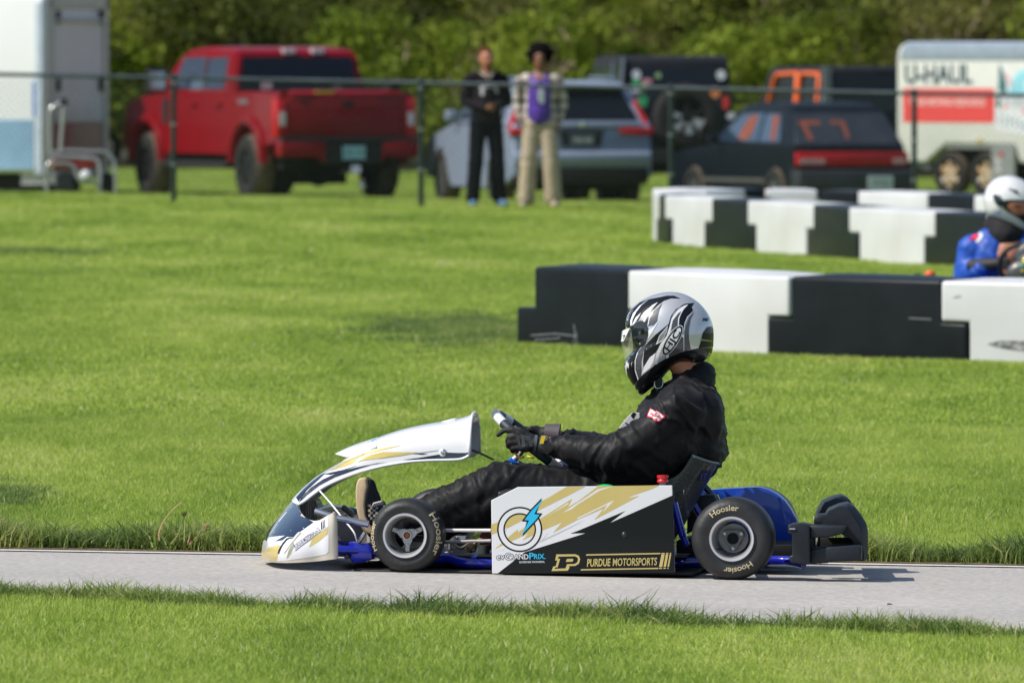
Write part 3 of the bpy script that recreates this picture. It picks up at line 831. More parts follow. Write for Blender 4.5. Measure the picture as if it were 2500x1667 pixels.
    # bumper with step
    bm = BM(); prism(bm, [(-1.0, .60), (-.42, .60), (-.36, .52), (-.36, .80), (-1.0, .84)], -.07, .2, axis='y')
    bmp = obj('bumper', bm, RED, t, bevel=.02, smooth=50)
    bm = BM(); prism(bm, [(1.0, .60), (.52, .60), (.46, .52), (.46, .80), (1.0, .84)], -.07, .2, axis='y')
    obj('bumper', bm, RED, t, bevel=.02, smooth=50)
    bm = BM(); box(bm, -.36, .46, -.05, .16, .50, .80); box(bm, -1.0, 1.0, -.08, .15, .80, .86); obj('bumper_step', bm, TRIM, bmp, bevel=.015)
    bm = BM(); box(bm, -.04, .10, -.18, .3, .38, .48); sphere(bm, (.14, -.12, .20), .05); tube(bm, [(.14, -.12, .1), (.14, -.12, .3)], .022, 10); obj('tow_hitch', bm, CHROME, t, smooth=50)
    plate(t, .05, -.055, .655, [('ABN 1902', .07, -.02)], mat('plate_green', (.35, .62, .52), .4, col2=(.30, .55, .75), vscale=3), mat('plate_ink', (.05, .2, .15), .5), .33, .18)
    bm = BM(); box(bm, -.78, .78, .5, 5.9, .42, .66); box(bm, -.35, .35, 1.0, 1.45, .22, .55); sphere(bm, (.02, 1.22, .36), (.2, .2, .18)); box(bm, -.95, .95, 1.1, 1.34, .40, .52); box(bm, -.95, .95, 5.1, 5.34, .40, .52)
    obj('underbody', bm, UNDER, t, bevel=.01)
    RB = mat('black_rim', (.03, .03, .035), .35, metal=.5)
    for sx in (-1, 1):
        for y in (1.22, 5.22): wheel(t, sx*.90, y, .445, .32, sx, RB, 8, .56)
    # roof marker lamps
    for x in (-.10, .32):
        bm = BM(); box(bm, x-.09, x+.09, 2.03, 2.13, 1.985, 2.06); obj('roof_lamp', bm, WHL, t, bevel=.01)
    bm = BM(); box(bm, -.46, -.20, .04, .1, 1.455, 1.49); obj('yellow_strap', bm, mat('strap_yellow', (.6, .5, .02), .6), t)
    bm = BM(); box(bm, -.55, -.40, 1.91, 1.925, 1.50, 1.60); obj('window_sticker', bm, WHL, t)
    return t
red_pickup()

# ---------------------------------------------------------------- silver SUV
SILV = mat('silver_blue_paint', (.25, .30, .40), .5, metal=.2, var=.05, coat=.12)
def silver_suv():
    t = thing('sport_utility_vehicle', 'silver blue sport utility vehicle parked behind the two standing people', 'suv')
    place_vehicle(t, 1422, 168.6, R(14))
    W = .97; fn = taper(W, [(0, .95), (.5, 1), (.95, 1), (1.15, .96), (1.7, .74)])
    low = [(.02, .42), (.0, .60), (.03, .62), (.05, .98), (.12, 1.10), (.8, 1.15), (3.4, 1.10), (3.7, 1.06), (4.6, .92), (4.85, .7), (4.88, .35)]
    low += arc(4.0, .37, .40, 8, 172) + [(3.5, .25), (1.5, .25)] + arc(.98, .37, .40, 8, 172) + [(.45, .30)]
    bm = BM(); prism(bm, low, -W, W, fn=fn)
    bmesh.ops.bevel(bm, geom=[e for e in bm.edges if all(v.co.z > .9 for v in e.verts)], offset=.04, segments=3, affect='EDGES')
    bmesh.ops.bevel(bm, geom=[e for e in bm.edges if all(abs(v.co.x) > .9 and v.co.y < .2 for v in e.verts) and abs(e.verts[0].co.x-e.verts[1].co.x) < .08], offset=.05, segments=3, affect='EDGES')
    body = obj('body', bm, SILV, t, smooth=50)
    top = [(.14, 1.09), (.42, 1.55), (.62, 1.635), (1.6, 1.68), (2.6, 1.64), (3.5, 1.12)]
    bm = BM(); prism(bm, top, -W, W, fn=fn)
    bmesh.ops.bevel(bm, geom=[e for e in bm.edges if max(v.co.z for v in e.verts) > 1.3], offset=.06, segments=4, affect='EDGES')
    obj('roof', bm, SILV, t, smooth=50)
    bm = BM(); prism(bm, [(.28, 1.585), (.30, 1.62), (.7, 1.665), (.7, 1.60)], -.66, .66); obj('spoiler', bm, SILV, t, bevel=.015, smooth=50)
    bm = BM(); q = [(-.80, 1.16), (.80, 1.16), (.63, 1.545), (-.63, 1.545)]
    vs = [bm.verts.new((x, .125+(z-1.09)*.61-.012, z)) for x, z in q]; v2 = [bm.verts.new((x, .16+(z-1.09)*.61, z)) for x, z in q]
    bm.faces.new(vs); [bm.faces.new((vs[i], vs[(i+1) % 4], v2[(i+1) % 4], v2[i])) for i in range(4)]; bmesh.ops.recalc_face_normals(bm, faces=bm.faces[:])
    obj('window', bm, GLASS, t)
    for sx in (-1, 1):
        for a in ([(.62, 1.16), (1.35, 1.16), (1.35, 1.58), (.86, 1.55)], [(1.4, 1.16), (2.2, 1.16), (2.2, 1.6), (1.4, 1.6)], [(2.25, 1.16), (3.35, 1.14), (2.65, 1.56), (2.25, 1.6)]):
            bm = BM(); slab(bm, a, .004, sx*W, fn); obj('window', bm, GLASS, t)
        bm = BM(); prism(bm, [(sx*.98, 1.05), (sx*.55, 1.045), (sx*.50, 1.00), (sx*.60, .965), (sx*.975, .955)], .005, .16, axis='y'); tl = obj('tail_light', bm, REDL, t, bevel=.012, smooth=50)
        bm = BM(); prism(bm, [(sx*.98, 1.06), (sx*.90, 1.06), (sx*.76, 1.40), (sx*.80, 1.42)], .10, .22, axis='y', fn=lambda v: Vector((v.x, v.y+(v.z-1.06)*.55, v.z))); obj('light_blade', bm, REDL, tl, bevel=.008)
        bm = BM(); box(bm, *sorted((sx*.62, sx*.88)), .0, .03, .43, .49); obj('reflector', bm, REDL, t, bevel=.006)
        bm = BM(); box(bm, *sorted((sx*.95, sx*1.12)), 3.02, 3.15, 1.12, 1.27); obj('mirror', bm, SILV, t, bevel=.03, seg=3, smooth=50)
        for y in (.98, 4.0): wheel(t, sx*.86, y, .365, .24, sx, ALLOY, 10, .72, tread=TREAD)
        bm = BM(); tube(bm, [(sx*.68, .9, 1.68), (sx*.68, 1.0, 1.715), (sx*.68, 2.3, 1.715), (sx*.68, 2.4, 1.67)], .017, 8); obj('roof_rail', bm, CHROME, t, smooth=50)
    bm = BM(); prism(bm, [(.0, .30), (-.02, .52), (.10, .54), (.4, .30)], -.90, .90); obj('bumper_trim', bm, TRIM, t, bevel=.02, smooth=50)
    bm = BM(); prism(bm, [(-.05, .57), (-.06, .70), (-.01, .745), (.1, .745), (.1, .55)], -.94, .94); obj('bumper', bm, SILV, t, bevel=.03, seg=3, smooth=50)
    bm = BM(); prism(bm, [(.02, 1.075), (.03, 1.13), (.10, 1.14), (.12, 1.07)], -.80, .80); obj('hatch_lip', bm, SILV, t, bevel=.012, smooth=50)
    bm = BM(); prism(bm, [(-.26, .80), (.26, .80), (.30, 1.02), (-.30, 1.02)], .018, .06, axis='y'); obj('plate_recess', bm, TRIM, t)
    plate(t, 0, .012, .89, [('TKB 402', .075, -.025)], mat('plate_dark', (.05, .08, .09), .4), WHL, .34, .17)
    bm = BM(); lathe(bm, [(.001, -.015), (.05, -.01), (.055, .01)], 20, M=Matrix.Translation((0, .02, 1.10))); obj('badge', bm, CHROME, t)
    bm = BM(); box(bm, -.8, .8, .3, 4.7, .22, .36); obj('underbody', bm, UNDER, t)
    return t
silver_suv()

# ---------------------------------------------------------------- off-roaders
JB = mat('black_paint', (.006, .009, .015), .4, var=.1, coat=.06, spec=.15)
SOFT = mat('soft_top', (.007, .010, .017), .9, var=.3, vscale=5, bump=.3, bscale=8)
def off_roader(label, px, d, rz, spare=True, orange=False, top_h=1.90):
    t = thing('off_road_vehicle', label, 'off-roader'); place_vehicle(t, px, d, rz)
    W = .80
    low = [(.05, .62), (.05, 1.22), (3.1, 1.20), (3.15, 1.18), (4.15, 1.12), (4.18, .62)]
    low += [(4.1, .62)]+arc(3.45, .50, .50, 12, 168)[0:11]+[(2.7, .52), (1.6, .52)]+arc(.85, .50, .50, 12, 168)+[(.2, .62)]
    bm = BM(); prism(bm, low, -W, W); body = obj('body', bm, JB, t, bevel=.02, smooth=40)
    for sx in (-1, 1):
        for cy in (.85, 3.45):
            bm = BM(); prism(bm, [(cy-.62, .72), (cy-.48, 1.02), (cy+.48, 1.02), (cy+.66, .74), (cy+.62, .70), (cy+.44, .96), (cy-.44, .96), (cy-.56, .70)], sx*.78, sx*.97); obj('fender_flare', bm, TRIM, t, bevel=.02)
            wheel(t, sx*.82, cy, .42, .30, sx, TRIM, 5, .52, tread=RUB)
    fn = taper(W, [(0, 1), (1.2, 1), (1.95, .90)])
    bm = BM(); prism(bm, [(.10, 1.20), (.16, top_h-.06), (.24, top_h), (2.45, top_h-.02), (2.62, top_h-.10), (2.95, 1.20)], -W, W, fn=fn)
    obj('soft_top', bm, SOFT, t, bevel=.03, seg=3, smooth=50)
    bm = BM(); q = [(-.62, 1.27), (.62, 1.27), (.58, top_h-.16), (-.58, top_h-.16)]
    vs = [bm.verts.new((x, .10+(z-1.2)*.09-.012, z)) for x, z in q]; v2 = [bm.verts.new((x, .13+(z-1.2)*.09, z)) for x, z in q]
    bm.faces.new(vs); [bm.faces.new((vs[i], vs[(i+1) % 4], v2[(i+1) % 4], v2[i])) for i in range(4)]; bmesh.ops.recalc_face_normals(bm, faces=bm.faces[:])
    obj('window', bm, GLASS, t)
    for sx in (-1, 1):
        for a in ([(.28, 1.25), (.95, 1.25), (.95, top_h-.13), (.30, top_h-.13)], [(1.05, 1.25), (1.75, 1.25), (1.75, top_h-.13), (1.05, top_h-.13)], [(1.83, 1.25), (2.8, 1.25), (2.5, top_h-.15), (1.83, top_h-.13)]):
            bm = BM(); slab(bm, a, .004, sx*W, fn); obj('window', bm, GLASSB if not orange else GLASS, t)
        bm = BM(); box(bm, *sorted((sx*.66, sx*.80)), .02, .06, .88, 1.06); tl = obj('tail_light', bm, REDL, t, bevel=.01)
    if not orange:
        bm = BM(); slab(bm, [(.06, 1.22), (.22, 1.22), (.22, top_h-.02), (.14, top_h-.02)], .012, -W, fn); obj('corner_pillar', bm, mat('gray_trim', (.14, .16, .2), .4), t)
        bm = BM(); slab(bm, [(.96, 1.22), (1.04, 1.22), (1.04, top_h-.08), (.96, top_h-.08)], .012, -W, fn); obj('window_pillar', bm, mat('gray_trim', (.14, .16, .2), .4), t)
    else:
        OR = mat('orange_tube', (.85, .13, .008), .35, var=.05, coat=.5)
        for sx in (-1,):
            bm = BM()
            e = .05
            x_ = lambda z: sx*(W*float(np.interp(z, [1.2, 1.95], [1, .90]))+.03)
            def P(y, z): return (x_(z), y, z)
            tube(bm, [P(.30, 1.08), P(.30, 1.80), P(.36, 1.87), P(1.12, 1.88), P(1.16, 1.85), P(1.16, 1.02)], .036, 8)
            obj('tube_door', bm, OR, t, smooth=50)
            bm = BM(); tube(bm, [P(1.26, 1.02), P(1.26, 1.85), P(1.30, 1.88), P(2.15, 1.86), P(2.24, 1.80), P(2.60, 1.08)], .036, 8); obj('tube_door', bm, OR, t, smooth=50)
        bm = BM(); slab(bm, [(.02, 1.18), (.16, 1.18), (.16, top_h-.01), (.08, top_h-.01)], .016, -W, fn); box(bm, -.80, -.66, .03, .09, 1.15, top_h-.02); obj('corner_pillar', bm, mat('gray_trim2', (.16, .17, .19), .4), t)
    bm = BM(); box(bm, -.80, .80, -.16, .08, .55, .74); obj('bumper', bm, TRIM, t, bevel=.02)
    bm = BM(); box(bm, -.6, .6, .2, 4.0, .42, .62); box(bm, -.8, .8, .78, .92, .42, .52); obj('underbody', bm, UNDER, t)
    if spare:
        wx = .08
        w_ = wheel(t, 0, 0, .45, .30, -1, TRIM, 5, .56, name='spare_wheel', tread=RUB)
        w_.location = (wx, -.16, 1.19); w_.rotation_euler = (0, 0, R(90))
        bm = BM()
        for a0, a1 in ((-50, -10), (-100, -70), (-150, -120), (160, 185)):
            o_ = [(wx+.24*math.cos(R(a)), 1.19+.24*math.sin(R(a))) for a in np.linspace(a0, a1, 6)]+[(wx+.09*math.cos(R(a)), 1.19+.09*math.sin(R(a))) for a in np.linspace(a1, a0, 6)]
            prism(bm, o_, -.325, -.31, axis='y')
        obj('spare_wheel_spokes', bm, mat('bright_spoke', (.45, .47, .5), .3, metal=.3, var=.4, vscale=15), t)
    return t
j1 = off_roader('tall black off-roader with a spare wheel on its tail and stickers on the rear window', 1655, 173.0, R(9), top_h=2.02)
cols = {'sticker_white': (.6, .62, .65), 'sticker_green': (.03, .35, .12), 'sticker_pink': (.55, .25, .3), 'sticker_orange': (.75, .25, .08), 'sticker_red': (.6, .04, .03), 'sticker_lime': (.3, .45, .2), 'sticker_teal': (.03, .3, .42)}
def sticker(p, nm, x, z, a, b, y=.085, rot=0):
    bm = BM(); n = 10
    pl = [(x+(a*math.cos(2*math.pi*k/n)*math.cos(rot)-b*math.sin(2*math.pi*k/n)*math.sin(rot)), z+(a*math.cos(2*math.pi*k/n)*math.sin(rot)+b*math.sin(2*math.pi*k/n)*math.cos(rot))) for k in range(n)]
    prism(bm, pl, y-.004, y+.002, axis='y', fn=lambda v: Vector((v.x, v.y+(v.z-1.2)*.09, v.z)))
    obj('window_sticker', bm, mat(nm, cols[nm], .5, var=.3, vscale=30), p)
for nm, x, z, a, b, r_ in (('sticker_white', -.55, 1.76, .06, .07, 0), ('sticker_green', -.56, 1.66, .055, .05, .2), ('sticker_pink', -.41, 1.67, .08, .04, -.2), ('sticker_lime', -.45, 1.59, .07, .05, .1), ('sticker_white', -.56, 1.54, .06, .035, 0),
                        ('sticker_green', -.47, 1.40, .07, .08, 0), ('sticker_pink', -.57, 1.40, .06, .04, 0), ('sticker_white', .62, 1.755, .065, .07, 0), ('sticker_red', .11, 1.60, .05, .03, 0), ('sticker_lime', -.25, 1.75, .04, .04, 0)):
    sticker(j1, nm, x, z, a, b)
for nm, x, z, a, b in (('sticker_orange', .53, 1.52, .07, .08), ('sticker_red', .67, 1.38, .05, .10), ('sticker_white', .74, 1.20, .06, .05), ('sticker_white', .72, 1.02, .04, .08), ('sticker_teal', .60, .90, .08, .06)):
    sticker(j1, nm, x, z, a, b, y=.035)
j2 = off_roader('black off-roader with bright orange tube doors parked behind the dark hatchback', 2126, 202, R(20), spare=False, orange=True, top_h=2.0)
sticker(j2, 'sticker_pink', -.48, 1.80, .10, .05, y=.11)

# ---------------------------------------------------------------- dark hatchback
NAVY = mat('dark_navy_paint', (.006, .009, .015), .38, var=.15, coat=.06, spec=.15)
def hatchback():
    t = thing('hatchback_car', 'old dark navy hatchback with orange window writing and a full-width red tail light', 'car')
    place_vehicle(t, 2086, 165.4, R(23.5))
    W = .80; fn = taper(W, [(0, .92), (.45, 1), (.75, 1), (.9, .985), (1.42, .79)])
    low = [(.03, .25), (-.02, .52), (.06, .56), (.08, .86), (.5, .90), (2.9, .88), (3.9, .78), (4.1, .6), (4.12, .25)]
    low += [(3.8, .22)]+arc(3.3, .28, .34, 5, 175)+[(2.9, .20), (1.1, .20)]+arc(.75, .28, .34, 5, 175)+[(.3, .22)]
    bm = BM(); prism(bm, low, -W, W, fn=fn)
    bmesh.ops.bevel(bm, geom=[e for e in bm.edges if all(v.co.y < .2 for v in e.verts) and abs(e.verts[0].co.x-e.verts[1].co.x) < .1], offset=.07, segments=4, affect='EDGES')
    obj('body', bm, NAVY, t, smooth=50)
    bm = BM(); prism(bm, [(.12, .86), (.52, 1.34), (.72, 1.43), (1.6, 1.445), (2.15, 1.38), (2.9, .87)], -W, W, fn=fn)
    bmesh.ops.bevel(bm, geom=[e for e in bm.edges if max(v.co.z for v in e.verts) > 1.1], offset=.04, segments=3, affect='EDGES')
    obj('roof', bm, NAVY, t, smooth=50)
    HG = mat('hatch_glass', (.035, .040, .05), .1, var=.3, vscale=2, coat=.6)
    bm = BM(); q = [(-.77, .90), (.77, .90), (.64, 1.31), (-.64, 1.31)]
    yy = lambda z: .12+(z-.86)*.851
    vs = [bm.verts.new((x, yy(z)-.012, z)) for x, z in q]; v2 = [bm.verts.new((x, yy(z)+.03, z)) for x, z in q]
    bm.faces.new(vs); [bm.faces.new((vs[i], vs[(i+1) % 4], v2[(i+1) % 4], v2[i])) for i in range(4)]; bmesh.ops.recalc_face_normals(bm, faces=bm.faces[:])
    wn = obj('window', bm, HG, t)
    OW = mat('orange_marker', (.24, .06, .03), .7, var=.25, vscale=20)
    for pls in ([[(-.62, 1.21), (-.32, 1.21), (-.31, 1.16), (-.61, 1.16)], [(-.60, 1.17), (-.52, 1.17), (-.50, .96), (-.57, .96)]], [[(-.17, 1.21), (.04, 1.21), (.04, 1.17), (-.16, 1.17)], [(-.02, 1.18), (.04, 1.18), (.03, .98), (-.02, .98)]]):
        bm = BM()
        for lv_, pl in enumerate(pls):
            vs = [bm.verts.new((x, yy(z)-.016-.0015*lv_, z)) for x, z in pl]; v2 = [bm.verts.new((x, yy(z)-.011, z)) for x, z in pl]
            bm.faces.new(vs); bm.faces.new(v2[::-1]); [bm.faces.new((vs[i], vs[(i+1) % 4], v2[(i+1) % 4], v2[i])) for i in range(4)]
        bmesh.ops.recalc_face_normals(bm, faces=bm.faces[:])
        obj('window_writing', bm, OW, wn)
    for sx in (-1, 1):
        bm = BM(); slab(bm, [(.62, .93), (1.28, .93), (1.28, 1.30), (.82, 1.29)], .004, sx*W, fn); w1 = obj('window', bm, GLASSB, t)
        bm = BM(); slab(bm, [(1.35, .93), (2.62, .93), (2.02, 1.29), (1.35, 1.31)], .004, sx*W, fn); w2 = obj('window', bm, GLASSB, t)
        if sx < 0:
            bm = BM(); slab(bm, [(.80, .95), (.92, .95), (1.05, 1.27), (.84, 1.27)], .009, sx*W, fn); obj('window_writing', bm, OW, w1)
            bm = BM(); slab(bm, [(1.6, .97), (1.95, .95), (1.9, 1.1), (1.75, 1.27), (1.5, 1.27)], .009, sx*W, fn); obj('window_writing', bm, OW, w2)
        bm = BM(); slab(bm, [(1.05, .40), (2.95, .40), (2.95, .45), (1.05, .45)], .02, sx*W, fn); obj('side_moulding', bm, mat('grey_rubber', (.10, .10, .10), .7), t)
        for y in (.75, 3.3): wheel(t, sx*.74, y, .30, .19, sx, ALLOY, 7, .6, tread=TREAD)
        bm = BM(); box(bm, *sorted((sx*.82, sx*.98)), 2.4, 2.5, .90, 1.0); obj('mirror', bm, NAVY, t, bevel=.02)
    bm = BM(); box(bm, -.80, .80, .045, .12, .62, .80); tl = obj('tail_light', bm, REDL, t, bevel=.012, smooth=50)
    for x0, x1 in ((-.76, -.40), (.58, .76)):
        bm = BM(); box(bm, x0, x1, .036, .05, .645, .715); obj('reverse_lens', bm, mat('pink_lens', (.6, .35, .36), .3), tl, bevel=.006)
    bm = BM(); prism(bm, [(-.08, .56), (-.09, .34), (.05, .22), (.2, .22), (.2, .58)], -.83, .83); obj('bumper', bm, mat('faded_bumper', (.022, .024, .028), .5, var=.3), t, bevel=.03, seg=3, smooth=50)
    plate(t, .33, -.095, .40, [('KX 4071', .06, -.02)], mat('plate_pale', (.6, .68, .68), .4, var=.15), mat('plate_ink2', (.1, .25, .2), .5), .36, .18)
    bm = BM(); box(bm, -.65, .65, .2, 3.9, .18, .3); obj('underbody', bm, UNDER, t)
    return t
hatchback()

# ---------------------------------------------------------------- rental box trailer
def rental_trailer():
    t = thing('box_trailer', 'off-white rental box trailer with a red stripe, two rusty wheels and a grey roof', 'trailer')
    d = 193.0; x = (2181-PX0)*d/F+.05; t.location = (x, d, gz(x, d)-.0); t.rotation_euler = (0, 0, R(-47))
    # frame: x along the visible side (to the right and nearer), y into the box
    L, Wd, z0, z1 = 4.4, 1.9, .80, 2.33
    OFF = mat('off_white_panel', (.62, .63, .58), .45, var=.06, vscale=2, bump=.05)
    ROOFM = mat('grey_roof', (.33, .39, .47), .4, metal=.3, var=.1)
    out = [(0, .52), (0, 2.10), (.03, 2.22), (.10, 2.30), (.25, z1), (L-.2, z1), (L, 2.15), (L, .52), (2.62, .52), (2.52, .80), (1.05, .80), (.62, .52)]
    bm = BM(); prism(bm, out, 0, Wd, axis='y'); obj('box_body', bm, OFF, t, bevel=.035, seg=3, smooth=40)
    bm = BM(); prism(bm, [(.06, 2.05), (.10, 2.22), (.2, 2.345), (L-.1, 2.345), (L-.02, 2.05)], -.012, Wd+.012, axis='y'); obj('roof', bm, ROOFM, t, bevel=.03, seg=3, smooth=50)
    REDB = mat('red_band', (.72, .07, .065), .45, var=.06)
    for x0, x1 in ((.14, 2.10), (3.05, L-.06)):
        bm = BM(); box(bm, x0, x1, -.004, .004, 1.12, 1.64); obj('red_stripe', bm, REDB, t)
    bm = BM()
    addmesh(bm, textmesh('U-HAUL', .40, bold=.012, sx=1.0), lambda v: Vector((.17+v.x*1.0, -.006, 1.72+v.y)))
    obj('lettering', bm, mat('navy_letters', (.035, .07, .10), .5), t)
    bm = BM(); addmesh(bm, textmesh('YOUR MOVING RESOURCE', .155, bold=.004), lambda v: Vector((.28+v.x*.86, -.007, 1.38+v.y)))
    obj('lettering', bm, mat('pale_letters', (.8, .55, .52), .5), t)
    TEAL = mat('teal_print', (.05, .16, .17), .5, var=.2); CY = mat('cyan_print', (.27, .60, .70), .5, var=.2, vscale=4); GR = mat('grey_print', (.35, .42, .47), .5, var=.3, vscale=8); PK = mat('pink_print', (.7, .42, .42), .5)
    WT = mat('white_print', (.7, .72, .74), .5, var=.15, vscale=6)
    def pr(polys, m, y): 
        bm = BM()
        for p in polys: prism(bm, p, y, .0, axis='y')
        obj('mural_print', bm, m, t)
    pr([[(2.08, 1.02), (2.95, .92), (3.05, 1.70), (2.2, 2.0)]], WT, -.005)
    pr([[(2.18, 1.60), (2.2, 2.02), (2.27, 1.93), (2.36, 1.70), (2.37, 1.55)], [(2.80, 1.0), (2.98, 1.02), (2.98, 1.60), (2.84, 1.55)], [(2.14, 1.36), (2.22, 1.34), (2.24, 1.52), (2.16, 1.5)]], TEAL, -.008)
    pr([[(2.40, 1.55), (2.46, 1.76), (2.66, 1.93), (3.08, 1.80), (3.02, 1.60)]], CY, -.008)
    pr([[(2.74, 1.72), (2.84, 1.80), (2.95, 1.62), (2.86, 1.50)]], WT, -.011)
    pr([[(2.30, 1.87), (2.40, 1.86), (2.50, 1.70), (2.44, 1.68)], [(2.26, 1.38), (2.4, 1.42), (2.42, 1.36), (2.28, 1.32)], [(2.66, 1.36), (2.86, 1.30), (2.86, 1.22), (2.66, 1.28)]], PK, -.011)
    bm = BM()
    for k in range(7): prism(bm, [(2.2+k*.105, 1.26-k*.02), (2.235+k*.105, 1.26-k*.02), (2.235+k*.105, 1.10-k*.02), (2.2+k*.105, 1.10-k*.02)], -.010, 0, axis='y')
    for k in range(3): prism(bm, [(2.3, 1.50-k*.05), (2.75, 1.49-k*.05), (2.75, 1.47-k*.05), (2.3, 1.48-k*.05)], -.010, 0, axis='y')
    obj('mural_print', bm, GR, t)
    # fender, wheels
    bm = BM(); box(bm, .70, 2.05, .03, .30, .72, .80); box(bm, 2.05, 2.55, -.03, .02, .18, .80); fd = obj('fender', bm, mat('grey_fender', (.22, .24, .23), .5, var=.1), t, bevel=.02)
    bm = BM(); box(bm, .72, 2.05, .25, 1.6, .22, .79); obj('wheel_well', bm, UNDER, t)
    bm = BM(); addmesh(bm, textmesh('516', .16, bold=.006), lambda v: Vector((2.26-v.y*1, -.036, .60-v.x))); obj('lettering', bm, WHL, fd)
    bm = BM(); box(bm, 2.24, 2.32, -.04, -.03, .62, .68); obj('side_marker', bm, REDL, fd)
    bm = BM(); box(bm, 1.75, 1.83, -.012, .0, .84, .89); obj('side_marker', bm, mat('amber', (.7, .4, .05), .3), t)
    bm = BM(); prism(bm, [(.3, .45), (.35, .52), (.62, .52), (.62, .40)], .1, 1.7, axis='y'); box(bm, -.2, 2.0, .8, 1.0, .40, .5); obj('chassis', bm, mat('chassis_grey', (.2, .21, .21), .5), t)
    RST = mat('rusty_white_rim', (.62, .58, .48), .5, col2=(.45, .24, .06), vscale=7)
    for cx in (1.08, 1.86):
        w_ = wheel(t, 0, 0, .34, .22, 1, RST, 6, .64, tread=TREAD)
        w_.rotation_euler = (0, 0, R(-90)); w_.location = (cx, .14, .34)
    return t
rental_trailer()

# ---------------------------------------------------------------- white box trailer at the left
def build_white():
    t = thing('enclosed_trailer', 'tall white enclosed trailer with a pale blue lower band at the left edge', 'trailer')
    d = 176.0; x = (108-PX0)*d/F; t.location = (x, d, gz(x, d)); t.rotation_euler = (0, 0, R(67))
    # x: across the rear face (away from us to the right), so the rear face is y=0 facing -y; box extends to +y (left)
    WP = mat('white_panel', (.86, .87, .88), .4, var=.02, vscale=1); BL = mat('pale_blue_band', (.24, .40, .56), .4, var=.15, vscale=2)
    ALU = mat('brushed_alu', (.50, .48, .49), .45, metal=.3, var=.1, vscale=3); GRY = mat('grey_door', (.66, .66, .70), .4, var=.06, vscale=2)
    W, H, L = 2.05, 2.78, 5.5
    bm = BM(); box(bm, 0, W, .0, L, .28, H); obj('box_body', bm, WP, t, bevel=.10, seg=4, smooth=40)
    bm = BM(); box(bm, -.012, .03, .16, L-.1, .33, 1.02); obj('blue_band', bm, BL, t)
    bm = BM(); box(bm, -.016, .03, .12, .17, 1.06, 1.55); obj('blue_decal', bm, mat('deep_blue', (.03, .12, .5), .4), t)
    bm = BM(); box(bm, -.02, .02, .02, .14, .26, H-.1); obj('corner_post', bm, mat('pale_corner', (.55, .62, .72), .4, metal=.2), t, bevel=.02)
    # rear frame and ramp door
    bm = BM(); box(bm, .10, .24, -.05, .0, .26, H-.05); box(bm, W-.16, W-.02, -.05, 0, .26, H-.05); box(bm, .10, W-.02, -.05, 0, H-.22, H-.05); box(bm, .10, W-.02, -.08, 0, .20, .32)
    obj('rear_frame', bm, ALU, t, bevel=.012)
    bm = BM(); box(bm, .28, W-.2, -.035, .0, .98, 2.5); dr = obj('ramp_door', bm, GRY, t, bevel=.01)
    bm = BM(); box(bm, .28, W-.2, -.04, .0, .34, .975); obj('kick_plate', bm, mat('kick_plate_reflection', (.16, .10, .14), .3, col2=(.40, .06, .12), vscale=1.4, detail=1), dr)  # dark red mottle paints the pickup's reflection in the metal
    for a in (.36, W-.28):
        for z in (1.50, 2.44):
            bm = BM(); box(bm, a-.05, a+.05, -.07, -.03, z-.09, z+.09); obj('latch', bm, TRIM, dr, bevel=.01)
    bm = BM(); tube(bm, [(.3, -.05, 2.40), (W-.22, -.05, 2.40)], .03, 8); obj('door_bar', bm, ALU, dr)
    bm = BM(); box(bm, .2, W-.2, .3, L-.2, .05, .30); obj('underbody', bm, UNDER, t)
    for y in (2.2, 3.05):
        w_ = wheel(t, .05, y, .34, .2, -1, WHL, 6, .6)
    bm = BM(); box(bm, .1, .3, -.1, .4, .12, .30); obj('bumper', bm, ALU, t)
    return t
build_white()

